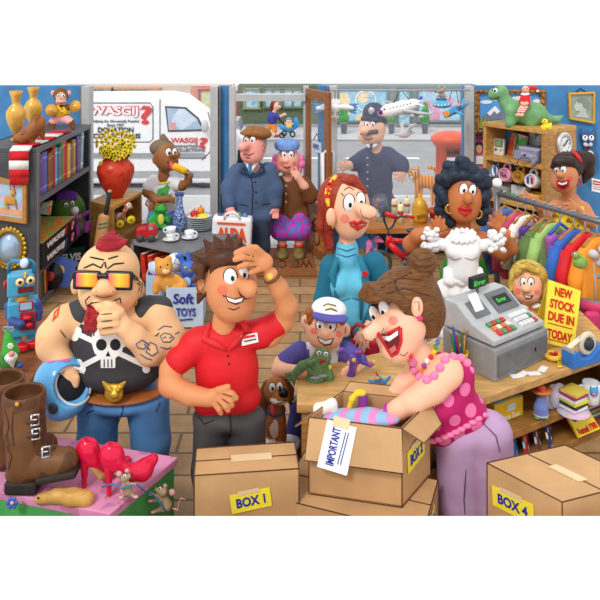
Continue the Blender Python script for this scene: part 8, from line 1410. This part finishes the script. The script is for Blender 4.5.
YH = hair_mat((240, 206, 96)); h = SB(D, 3, 1.2); h.e(528, 274, -4, 17.5, 14, 16).c((514, 274, 2, 5), (512, 284, 0, 3.6), (511, 290, 2, 2.4)).c((541, 274, -2, 6), (544, 290, -4, 6), (545, 304, -3, 3)).c((520, 266, 10, 5), (516, 273, 11, 3)).c((528, 265, 12, 5), (536, 270, 12, 4)).cut(526, 287, 14, 13, 13, 12); O('hair', h, YH, e); ink(h, e, 'hair_strand', [[(520, 264), (527, 262), (536, 266)], [(541, 276), (543, 290)]], .5, mat((180, 140, 50)))
eye(b, e, 523.5, 282, 3, 4.6, .5, 1.2, 1.2); eye(b, e, 531, 282.5, 3, 4.6, .2, 1.4, 1.2); mouth(b, e, [(522, 293), (527, 296), (534, 295), (531, 299), (526, 299)], [(524, 295), (528, 296.6), (531, 296.4), (530, 298), (526, 297.6)]); decal(b, e, 'blush', [mat((246, 130, 110))], [(circ(517.5, 291, 3), 0), (circ(537, 292, 2.6), 0)]); ink(b, e, 'eyebrow', [[(520, 275), (524, 274)], [(530, 274.5), (534, 275)]], .6, mat((190, 150, 60)))
# ---------------------------------------------------------------- old man and woman in the doorway
D = 8.6; e = person('old man in a brown flat cap and slate blue coat standing in the doorway', 250, D); fy = 30+H*F/D; PKS = skin(250, 168, 156)
b = SB(D, 2.5, 1.2); b.e(253, 147, 1, 12.5, 15, 12).e(252, 155, 3, 11.5, 9, 10).c((247, 145, 12, 3.6), (242.5, 147, 16, 4.6)).e(263.5, 148, -2, 3, 5, 2.5).c((254, 160, -2, 6), (254, 172, -3, 7)); b.e(252, 190, -5, 18, 30, 9)
b.c((236, 172, -4, 6), (228, 190, 0, 5.5), (230, 208, 6, 4.5)).e(231, 213, 8, 4.4, 4, 3); b.fg(*[((228+k*2.4, 214, 10, 1.6), (227+k*2.4, 219, 10, 1.4)) for k in range(4)], ((235, 212, 9, 1.6), (237, 216, 9, 1.3))); b.c((270, 172, -4, 6), (276, 190, -4, 5.5), (275, 208, -2, 4.5)).e(275, 212, -2, 4, 4.4, 3)
b.fg(*[((273+k*1.6, 214, 0, 1.4), (273+k*1.6, 218, 1, 1.2)) for k in range(4)], ((272, 211, 1, 1.4), (270, 214, 2, 1.1))); b.c((245, 220, -5, 7), (245, fy-4, -5, 4)).c((262, 220, -5, 7), (262, fy-4, -5, 4)); O('body', b, PKS, e)
SL = mat((76, 98, 134), .8, .16, 9); t = SB(D, 4, 1.3); t.e(252, 192, -5, 22, 30, 13).c((238, 172, -4, 9), (229, 188, -1, 8), (229, 203, 4, 7)).c((268, 171, -4, 9), (275, 188, -4, 8), (275, 203, -3, 7)).c((242, 214, -5, 10), (264, 214, -5, 10)).cut(251, 166, 8, 5, 8, 8); O('coat', t, SL, e)
lump(t, e, 'button', mat((40, 56, 84)), (255, 182, 1.2, 1.2, .8), (256, 192, 1.2, 1.2, .8), (256, 202, 1.2, 1.2, .8)); ink(t, e, 'coat_seam', [[(251, 174), (253, 190), (252, 214)], [(240, 204), (248, 206)], [(262, 205), (270, 203)]], .5); g = M()
for pts in ([(244, 163), (241, 170), (250, 177)], [(260, 163), (263, 169), (252, 177)]): g.tube([t.W(x, y, max(6, t.hit(x, y))+.6) for x, y in pts], [1.8*t.s, 2.6*t.s, 1*t.s], 8)
O('collar', g, mat((64, 84, 118), .8), e); tie = SB(D, 1.5, 1); tie.c((250, 166, 7, 2), (251, 173, 7, 1.6)); O('tie', tie, mat((60, 130, 190)), e); sc_ = SB(D, 1.5, 1); sc_.c((246, 162, 4, 2.4), (251, 170, 6, 2)).c((257, 162, 4, 2.4), (251, 170, 6, 2)); O('shirt', sc_, WHITE, e)
t = SB(D, 3, 1.3); t.c((246, 218, -5, 9), (245, 245, -5, 8), (245, fy-6, -5, 7.5)).c((262, 218, -5, 9), (262, 245, -5, 8), (262, fy-6, -5, 7.5)); O('trousers', t, mat((52, 64, 84), .8, .16), e); shoes(e, D, [(245, fy), (263, fy)], mat((60, 50, 46)))
h = SB(D, 2, 1.2); h.e(262, 143, -2, 5, 8, 8).cut(262, 149, 3, 3, 5, 6); O('hair', h, mat((160, 160, 164), .8), e); c_ = SB(D, 3, 1.2); c_.e(258, 132.5, 0, 14, 6.5, 14, 10).c((246, 132, 6, 2.6), (252, 130, 8, 3)).e(246, 133.5, 9, 6.5, 2, 6, 8); O('flat_cap', c_, mat((150, 98, 54), .8, .2, 20), e)
eye(b, e, 246.5, 140, 2.6, 3.6, -.8, .6, 1.1); eye(b, e, 253, 140, 2.8, 4, -1, .6, 1.1); ink(b, e, 'mouth', [[(244, 154), (249, 155.5), (254, 153)], [(246, 157.5), (250, 158)]], .5); ink(b, e, 'ear_fold', [[(263, 145), (265, 148), (263, 151)]], .4)
t = SB(8.42, 3, 1.3); t.b(232, 233, 6, 19.5, 17, 8, 3, 3); e2 = E('shopping_bag', 'white carrier bag with orange-red capital letters held by the old man', 'shopping bag', t.W(232, 250)); O('bag_body', t, mat((240, 240, 242), .5, .05), e2); OR = mat((236, 84, 34), .5, 0); DD = 8.42-15*t.s
O('lettering', M().text('ALDA', P(216.5, 241, DD), (1, 0, -.05), (0, 0, 1), 30*DD/F, 14*DD/F, .004, .06), OR, e2); O('printed_line', M().prism([P(217, 222, DD), P(245, 223.4, DD), P(245, 225.4, DD), P(217, 224, DD)], (0, -.004, 0)), OR, e2); O('handle', M().tube([t.W(x, y, 14) for x, y in [(224, 219), (226, 214), (232, 212), (237, 214), (240, 219)]], .014, 7), WHITE, e2)
for x, y, c, n in ((220, 216.5, (70, 90, 130), 'jar'), (226, 215.5, (180, 60, 60), 'tin'), (239, 216, (110, 150, 90), 'packet'), (245, 217, (110, 130, 190), 'carton')): O('groceries', M().ell(t.W(x, y, 6), (3*t.s, 3*t.s, 4*t.s), 10), mat(c), e2)
D = 8.85; e = person('old woman with pink hair, blue beret and brown coat, hand to her chin', 288, D); fy = 30+H*F/D
b = SB(D, 2.5, 1.2); b.e(288, 159, 1, 11.5, 13, 11).e(287.5, 166, 2, 10.5, 8, 9).e(285.5, 160.5, 11, 3, 2.6, 3.5).c((288, 172, -2, 5), (288, 180, -3, 6)); b.e(288, 200, -5, 15, 24, 8); b.c((270, 184, -4, 5), (267, 200, -2, 5), (267, 210, 2, 4)).e(267, 213, 3, 3.6, 3.6, 3); b.fg(*[((264.5+k*1.6, 215, 4, 1.3), (264.5+k*1.6, 218.5, 5, 1.1)) for k in range(4)], ((270, 212, 4, 1.3), (271.5, 215, 5, 1)))
b.c((306, 186, -4, 5.5), (311, 196, 4, 5), (304, 186, 11, 4), (298, 177, 13, 3.4)).e(296.5, 174, 14, 3.8, 3.8, 2.6); b.fg(((294, 172, 15, 1.3), (291, 168.5, 16, 1.1)), ((294, 174, 15, 1.3), (290.5, 172, 16, 1.1)), ((295, 176, 15, 1.3), (292, 175.5, 16, 1.1)), ((297, 171, 15, 1.3), (295.5, 167, 16, 1.1)), ((298, 177, 15, 1.3), (295, 179, 16, 1.1)))
b.c((282, 220, -5, 5.5), (282, 238, -5, 4.6), (282, fy-4, -5, 3.6)).c((299, 220, -5, 5.5), (299, 238, -5, 4.6), (299, fy-4, -5, 3.6)); O('body', b, skin(248, 180, 158), e)
t = SB(D, 4, 1.3); t.e(288, 198, -5, 21, 24, 12).c((273, 184, -4, 8), (268, 196, -2, 7.6), (267, 206, 1, 6.5)).c((304, 184, -4, 8), (310, 195, 2, 8), (304, 188, 9, 6)).c((276, 214, -5, 9), (301, 214, -5, 9)); O('coat', t, mat((122, 74, 44), .8, .18, 10), e); lump(t, e, 'button', mat((230, 190, 120)), (286, 186, 1.3, 1.3, .8), (286, 194, 1.3, 1.3, .8), (286, 202, 1.3, 1.3, .8)); ink(t, e, 'coat_seam', [[(283, 178), (283.5, 195), (283, 220)]], .5)
t = SB(D, 3, 1.3); t.c((283, 216, -5, 11), (281, 227, -5, 12)).c((298, 216, -5, 11), (300, 227, -5, 12)).c((281, 229, -5, 11.5), (300, 229, -5, 11.5)); O('skirt', t, pattern('skirt_pattern', 'blotch', (206, 60, 190), (110, 120, 210), 14, .7, thr=.5), e)
for x in (282, 299): t2 = SB(D, 2, 1.2); t2.c((x, fy-13, -5, 5.2), (x, fy-6, -5, 5)).e(x, fy-4, 1, 6, 4, 9); bo = O('boot', t2, mat((128, 112, 62), .6, .18), e); O('sock', M().torus(t2.W(x, fy-14, -5), 4.4*t2.s, 1.4*t2.s, None, 18, 6), RED, bo)
h = SB(D, 1.5, 1.2)
for x, y, r in ((276, 158, 4), (275, 164, 4.4), (277, 170, 4), (300, 158, 4), (301, 164, 4.4), (299, 170, 3.6), (283, 150, 3.4), (289, 149, 3.6), (294, 151, 3)): h.e(x, y, 6 if 280 < x < 297 else 0, r, r, r)
O('hair', h, mat((246, 130, 190), .7, .15, 16), e); c_ = SB(D, 2, 1.2); c_.e(287, 144.5, 0, 13, 6, 13).e(287, 148, 1, 12, 3, 12); O('beret', c_, mat((118, 156, 220), .8, .2, 20), e); eye(b, e, 284, 154.5, 2.7, 3.8, .5, .6, 1); eye(b, e, 291, 154.5, 2.7, 3.8, .1, .6, 1); lp = M(); lp.tube([b.W(x, y, b.hit(x, y)+.4) for x, y in [(283, 166.6), (287, 167.6), (291, 166.4)]], [.5*b.s, 1.4*b.s, .5*b.s], 7); O('lips', lp, LIP, e); decal(b, e, 'blush', [mat((246, 130, 120))], [(circ(281, 163.5, 2.2), 0), (circ(294.5, 163.5, 2.2), 0)])
# ---------------------------------------------------------------- boy with an ice lolly
D = 9.08; e = person('boy in a white dinosaur T-shirt licking a yellow ice lolly by the window', 163, D, 'child'); fy = 30+H*F/D; BS = skin(156, 102, 58)
b = SB(D, 2.5, 1.2); b.e(165, 156, 1, 11.5, 14.5, 11).e(168, 162, 3, 10.5, 9.5, 9).c((172, 155, 10, 3), (177, 154.5, 12, 3.6)).e(155, 160, 0, 3, 4, 2.5).c((164, 168, -2, 5), (164, 178, -2, 6)); b.e(163, 195, -5, 14, 22, 7)
b.c((152, 182, -3, 5), (147, 192, 2, 4.6), (156, 200, 8, 4), (166, 199, 10, 3.4)).e(169, 199, 11, 3.6, 3, 2.5); b.fg(*[((171, 197+k*1.5, 12, 1.2), (174.5, 198+k*1.7, 12.5, 1)) for k in range(4)], ((169, 196, 12, 1.2), (171.5, 194, 12.5, 1)))
b.c((174, 182, -3, 5), (182, 186, 2, 4.6), (188, 182, 5, 4), (189, 177, 7, 3.4)).e(189.5, 175, 8, 3.8, 3.4, 2.6); b.fg(((187, 173, 9, 1.2), (184.5, 172.5, 10, 1)), ((187, 175, 9, 1.2), (184.5, 175, 10, 1)), ((187.5, 177, 9, 1.2), (185, 177.6, 10, 1)), ((189, 172, 9, 1.2), (187.5, 169.5, 10, 1)), ((190.5, 178, 9, 1.2), (188.5, 180, 10, 1)))
b.c((157, 220, -5, 5.5), (157, fy-5, -5, 3.6)).c((170, 220, -5, 5.5), (170, fy-5, -5, 3.6)); O('body', b, BS, e); t = SB(D, 3, 1.2); t.e(163, 196, -5, 16, 21, 10).c((154, 181, -3, 6.5), (149, 187, 0, 6.5)).c((172, 181, -3, 6.5), (179, 185, 0, 6)); O('t_shirt', t, mat((240, 242, 246), .8, .06), e)
dp = decal(t, e, 'dinosaur_print', [mat((80, 180, 80)), mat((60, 130, 90)), mat((236, 210, 60))], [([(156, 196), (158, 189), (164, 187), (167, 184), (170, 187), (168, 192), (170, 199), (164, 203), (158, 202)], 0), (circ(163, 195, 2.6), 1), ([(158, 182.5), (169, 181), (169, 183), (158, 184.5)], 2)]); t = SB(D, 3, 1.2); t.c((157, 216, -5, 7.5), (157, 232, -5, 6.5)).c((170, 216, -5, 7.5), (170, 232, -5, 6.5)); O('shorts', t, mat((80, 110, 180), .7), e); shoes(e, D, [(157, fy), (171, fy)], mat((60, 60, 70)))
h = SB(D, 2, 1.2); h.e(162, 148, -3, 12.5, 9, 12).c((165, 141, 0, 4), (163, 136, 0, 2.6)).cut(172, 156, 6, 9, 9, 10); O('hair', h, mat((128, 108, 90), .9, .2, 26), e); eye(b, e, 168.5, 152.5, 3.1, 4.2, .7, .6, 1.3, 6); eye(b, e, 174.5, 152, 2.4, 3.8, .5, .6, 1.1, 6); mouth(b, e, [(167, 161.5), (172, 163.5), (178, 161.5), (176, 166), (170, 166)], [(169, 162.5), (173, 164), (177, 162.2), (176.4, 163.4), (172.5, 165)]); tg = SB(D, 1.5, 1); tg.c((171, 164, 11, 2.4), (173, 169, 14, 2)); O('tongue', tg, mat((230, 90, 90)), e); decal(b, e, 'blush', [mat((190, 90, 60))], [(circ(166, 160, 2), 0)])
lo = SB(D, 2, 1); lo.c((176, 167, 15, 3.6), (183, 170.5, 13, 3.8)); e2 = E('ice_lolly', 'yellow ice lolly on a stick in the boy\'s hand', 'ice lolly', lo.W(182, 174)); O('ice', lo, mat((250, 196, 30), .2, .1), e2); O('stick', M().tube([lo.W(184, 171, 13), lo.W(190, 174, 10)], .012, 6), mat((230, 200, 150)), e2)
# ---------------------------------------------------------------- policeman in the street
D = 10.6; e = person('policeman with a grey moustache and tall helmet walking past the window', 375, D); fy = 30+H*F/D; NV = mat((62, 72, 104), .8, .16, 9)
b = SB(D, 3, 1.2); b.e(372, 128, 1, 13, 13.5, 12).e(371, 136, 3, 13, 9, 10).c((368, 129, 11, 3.4), (364.5, 131, 15, 4.2)).e(383, 130, -1, 2.6, 4.4, 2.5).c((375, 142, -2, 6.5), (375, 152, -3, 8)); b.e(375, 175, -5, 17, 32, 9)
b.c((362, 158, -4, 6), (354, 165, 0, 5.4), (350, 165, 4, 4.4)).e(346, 166, 5, 4.6, 3.6, 3); b.fg(((343, 164, 6, 1.4), (338, 162, 7, 1.1)), ((343, 166, 6, 1.4), (336.5, 166.5, 7, 1.1)), ((343.5, 168, 6, 1.4), (338, 170.5, 7, 1.1)), ((345, 169, 6, 1.4), (342, 173, 7, 1.1)), ((346, 163, 6, 1.4), (344.5, 158.5, 7, 1.1)))
b.c((390, 156, -4, 6.5), (401, 165, 0, 6), (402, 171, 4, 4.6)).e(401, 175, 5, 4.6, 4, 3); b.fg(((398, 176, 6, 1.4), (394, 179, 7, 1.1)), ((400, 177, 6, 1.4), (398, 181.5, 7, 1.1)), ((402, 178, 6, 1.4), (402, 182.5, 7, 1.1)), ((404, 177, 6, 1.4), (406, 181, 7, 1.1)), ((397.5, 173, 6, 1.4), (394, 173.5, 7, 1.1)))
b.c((368, 200, -5, 8), (366, fy-5, -5, 5)).c((384, 200, -5, 8), (388, fy-5, -5, 5)); O('body', b, skin(250, 190, 160), e)
t = SB(D, 4, 1.2); t.e(375, 168, -4, 18, 24, 12).e(376, 186, -4, 17, 16, 12).c((363, 158, -4, 8), (354, 164, 0, 7.5)).c((388, 155, -4, 8.5), (400, 164, 0, 8), (402, 168, 2, 7)); O('tunic', t, NV, e); lump(t, e, 'button', mat((200, 204, 214)), *[(367.5, 158+k*7, 1, 1, .8) for k in range(5)]); ink(t, e, 'pocket', [[(373, 158), (381, 157), (381, 165), (373, 166), (373, 158)], [(360, 176), (365, 177)], [(376, 180), (384, 180), (383, 187)]], .5, mat((26, 32, 56))); tie = SB(D, 1, 1); tie.c((371, 145, 8, 2), (370, 152, 9, 1.6)); O('tie', tie, mat((40, 60, 110)), e); cl = SB(D, 1, 1); cl.e(369, 146, 8, 3.4, 1.8, 2, 30).e(374.5, 145.5, 8, 3.4, 1.8, 2, -30); O('collar', cl, WHITE, e)
t = SB(D, 3, 1.3); t.c((369, 198, -5, 10), (366, fy-6, -5, 7.5)).c((384, 198, -5, 10), (388, fy-6, -5, 7.5)); O('trousers', t, NV, e); shoes(e, D, [(365, fy), (389, fy)], BLACK)
h = SB(D, 2, 1.2); h.e(378, 125, -3, 8, 8, 8).cut(374, 130, 8, 8, 9, 9); O('hair', h, mat((120, 120, 126), .8), e); c_ = SB(D, 3, 1.2); c_.e(374, 114, 0, 11.5, 11, 11.5, 5).e(374, 110, 0, 9, 7, 9).c((363, 119, 4, 2.6), (374, 121, 10, 2.4), (385, 121, 2, 2.6)); O('helmet', c_, mat((52, 58, 84), .7, .12), e); lump(c_, e, 'helmet_badge', CHROME, (371.5, 111, 3.2, 3.8, 1.2)); lump(c_, e, 'helmet_knob', mat((52, 58, 84)), (376, 104, 2, 1.6, 2))
eye(b, e, 367, 124.5, 2.3, 3, .3, .3, 1); eye(b, e, 373, 124.5, 2.4, 3, -.2, .3, 1); mo = SB(D, 2, 1); mo.c((367, 132.5, 14, 2.6), (361, 134, 12, 1.2)).c((368, 132.5, 14, 2.6), (376, 131.5, 12, 2), (379, 133, 9, 1)); O('moustache', mo, mat((84, 84, 90), .8, .2, 20), e); ink(b, e, 'mouth', [[(364, 138.5), (368, 140), (373, 138)]], .7, mat((150, 50, 50)))
# ---------------------------------------------------------------- mother with a pram across the street
D = 19.0; e = person('woman in a blue coat and orange trousers pushing a pram across the street', 268, D)
fy = 30+H*F/D; b = SB(D, 1.5, .8); b.e(276.5, 106, 0, 3.6, 4.4, 3.4).e(280, 107, 2, 1.4, 1.2, 1.2).c((275, 110, 0, 1.8), (273, 114, 0, 2)); b.e(272, 119, 0, 4, 6.5, 3); b.c((274, 115, 2, 1.8), (279, 117, 4, 1.5), (283, 115, 5, 1.2)).e(284, 114.5, 5, 1.3, 1.1, 1); b.fg(*[((284.6, 114+k*.5, 5.4, .45), (286, 113.4+k*.7, 5.6, .4)) for k in range(4)], ((284, 113.6, 5.4, .45), (284.8, 112.6, 5.6, .4))); b.c((271, 124, 0, 2), (268, 130, -2, 1.6), (266, fy-1, -3, 1.2)).c((273, 124, 0, 2), (275, 130, 2, 1.6), (274, fy-1, 3, 1.2)); O('body', b, skin(246, 184, 156), e)
t = SB(D, 1.5, .8); t.e(272, 119, 0, 5, 7.5, 4).c((274, 114.5, 1, 2.4), (279, 117, 4, 2.2)); O('coat', t, mat((58, 66, 150), .7), e); t = SB(D, 1, .8); t.c((271, 124, 0, 2.8), (268, 130, -2, 2.3)).c((273, 124, 0, 2.8), (275, 131, 2, 2.3)); O('trousers', t, mat((236, 140, 40), .7), e); h = SB(D, 1.5, .8); h.e(274.8, 105, -1.5, 4.6, 5, 3.8).c((272, 107, -1, 2.4), (272, 110, -1, 2)); O('hair', h, hair_mat((130, 50, 36)), e); eye(b, e, 278, 104.5, .9, 1.2, .3, 0, .5); t = SB(D, 1, .8); t.e(267, fy-1, -2, 2.4, 1.3, 2).e(276.5, fy-1, 3, 2.6, 1.3, 2); O('shoes', t, mat((190, 40, 60)), e)
D = 18.9; s = D/F; e = E('pram', 'blue pram with dark wheels being pushed across the street', 'pram', (XX(289, D), D, 0)); t = SB(D, 2, .8); t.c((282, 127, 0, 2.6), (290, 129, 0, 3.4), (296, 125, 0, 3)).e(296, 122, 0, 2.6, 5, 4); O('seat', t, mat((60, 150, 206), .6), e); O('handle', M().tube([P(278, 118, D), P(284, 124, D), P(289, 131, D)], .022, 6), INK, e)
for x, y in ((284, fy-3.4), (292.5, fy-2.6), (282, fy-1.5)): O('wheel', M().torus(P(x, y, D-.1), 2.3*s, .8*s, rotm(math.pi/2), 14, 6), mat((50, 50, 56)), e)
b = SB(D-.05, 1, .7); b.e(289, 121.5, 2, 3, 3, 2.6).e(289, 126, 2, 2.6, 2.4, 2).c((287, 125, 3, .9), (285, 123, 4, .7)).c((291, 125, 3, .9), (293, 123.5, 4, .7)); e = E('person', 'baby in a yellow suit and blue hat sitting in the pram', 'baby', b.W(289, 128)); O('body', b, skin(250, 196, 170), e); t = SB(D-.05, 1, .7); t.e(289, 126, 2, 3, 2.8, 2.4); O('suit', t, mat((240, 206, 60)), e); t = SB(D-.05, 1, .7); t.e(289, 119.2, 1.6, 2.9, 1.8, 2.6); O('hat', t, mat((80, 160, 210)), e); lump(b, e, 'eye', INK, (288, 121, .4, .5, .3)); lump(b, e, 'eye', INK, (290, 121, .4, .5, .3))
# ---------------------------------------------------------------- cat and pigeon outside
D = 11.6; fy = 30+H*F/D; t = SB(D, 2.5, 1.1); t.c((418, 180, 2, 5.5), (428, 182, 0, 6), (434, 184, -3, 5.5)).e(414, 174, 4, 6, 5, 5).c((411, 170.5, 4, 1.8), (410, 166.5, 4, .7)).c((417, 170, 4, 1.8), (418.5, 166, 4, .7)).e(411.5, 176.5, 8, 3, 2.4, 2.6).c((436, 180, -3, 2), (437, 170, -3, 1.8), (431, 167, -3, 1.6), (427, 168, -3, 1))
for x, d in ((417, 5), (421, 0), (433, 2), (437, -4)): t.c((x, 184, d, 2.4), (x-1, fy-2, d+1, 1.8))
e = E('cat', 'ginger striped cat walking along the pavement outside the right window', 'cat', (XX(425, D), D, 0)); O('body', t, pattern('tabby', 'stripes', (240, 176, 84), (196, 116, 40), 6, .8, (.2, 0, .2), thr=.66), e); lump(t, e, 'nose', mat((220, 90, 80)), (409.8, 175.6, .9, .8, .7)); eye(t, e, 412, 172, 1.5, 1.8, -.4, .2, .7); eye(t, e, 416, 171.8, 1.5, 1.8, -.4, .2, .7); decal(t, e, 'muzzle', [WHITE], [(circ(411.5, 178, 2), 0)])
D = 12.4; t = SB(D, 2, 1); t.e(405, 134, 2, 6, 4, 4, -10).e(410.5, 132, 3, 2.6, 2.4, 2.4).c((400, 135, 1, 2), (394, 134, 0, 1)).c((403, 132, 0, 2), (402, 125, -4, 1.6), (405, 121, -6, .8)).c((407, 132, 4, 2), (411, 126, 8, 1.6), (416, 124, 10, .8)); e = E('pigeon', 'pale grey pigeon flying above the road outside the right window', 'bird', t.W(405, 138)); O('body', t, mat((196, 194, 200), .7, .15, 10), e); lump(t, e, 'beak', mat((226, 140, 90)), (413.4, 132.8, 1.3, .7, .8)); lump(t, e, 'eye', INK, (411, 131.4, .6, .6, .6)); decal(t, e, 'breast', [mat((224, 180, 160))], [([(402, 136), (407, 135.5), (407, 137), (402, 137.4)], 0)])
# ------------------------------------------------------------------ light, sky, camera
w = bpy.data.worlds.new('white_sky'); SC.world = w; w.use_nodes = True
bg = w.node_tree.nodes['Background']; bg.inputs[0].default_value = (1, 1, 1, 1); bg.inputs[1].default_value = 1.02
sl = bpy.data.lights.new('sun', 'SUN'); sl.energy = 1.6; sl.angle = math.radians(14); sl.color = (1, .98, .94)
so = bpy.data.objects.new('sun', sl); COL.objects.link(so); so.location = (-3, -2, 6)
so.rotation_euler = Vector((.45, .85, -.95)).to_track_quat('-Z', 'Y').to_euler()
cd = bpy.data.cameras.new('camera'); cd.sensor_width = 36; cd.lens = F/600*36; cd.shift_y = -(300-HY)/600; cd.clip_end = 200
co = bpy.data.objects.new('camera', cd); COL.objects.link(co); co.location = (0, 0, H); co.rotation_euler = (math.pi/2, 0, 0)
SC.camera = co
vs = SC.view_settings; SC.display_settings.display_device = 'sRGB'
vs.view_transform = 'Standard'; vs.look = 'None'; vs.exposure = 0; vs.gamma = 1; vs.use_curve_mapping = False
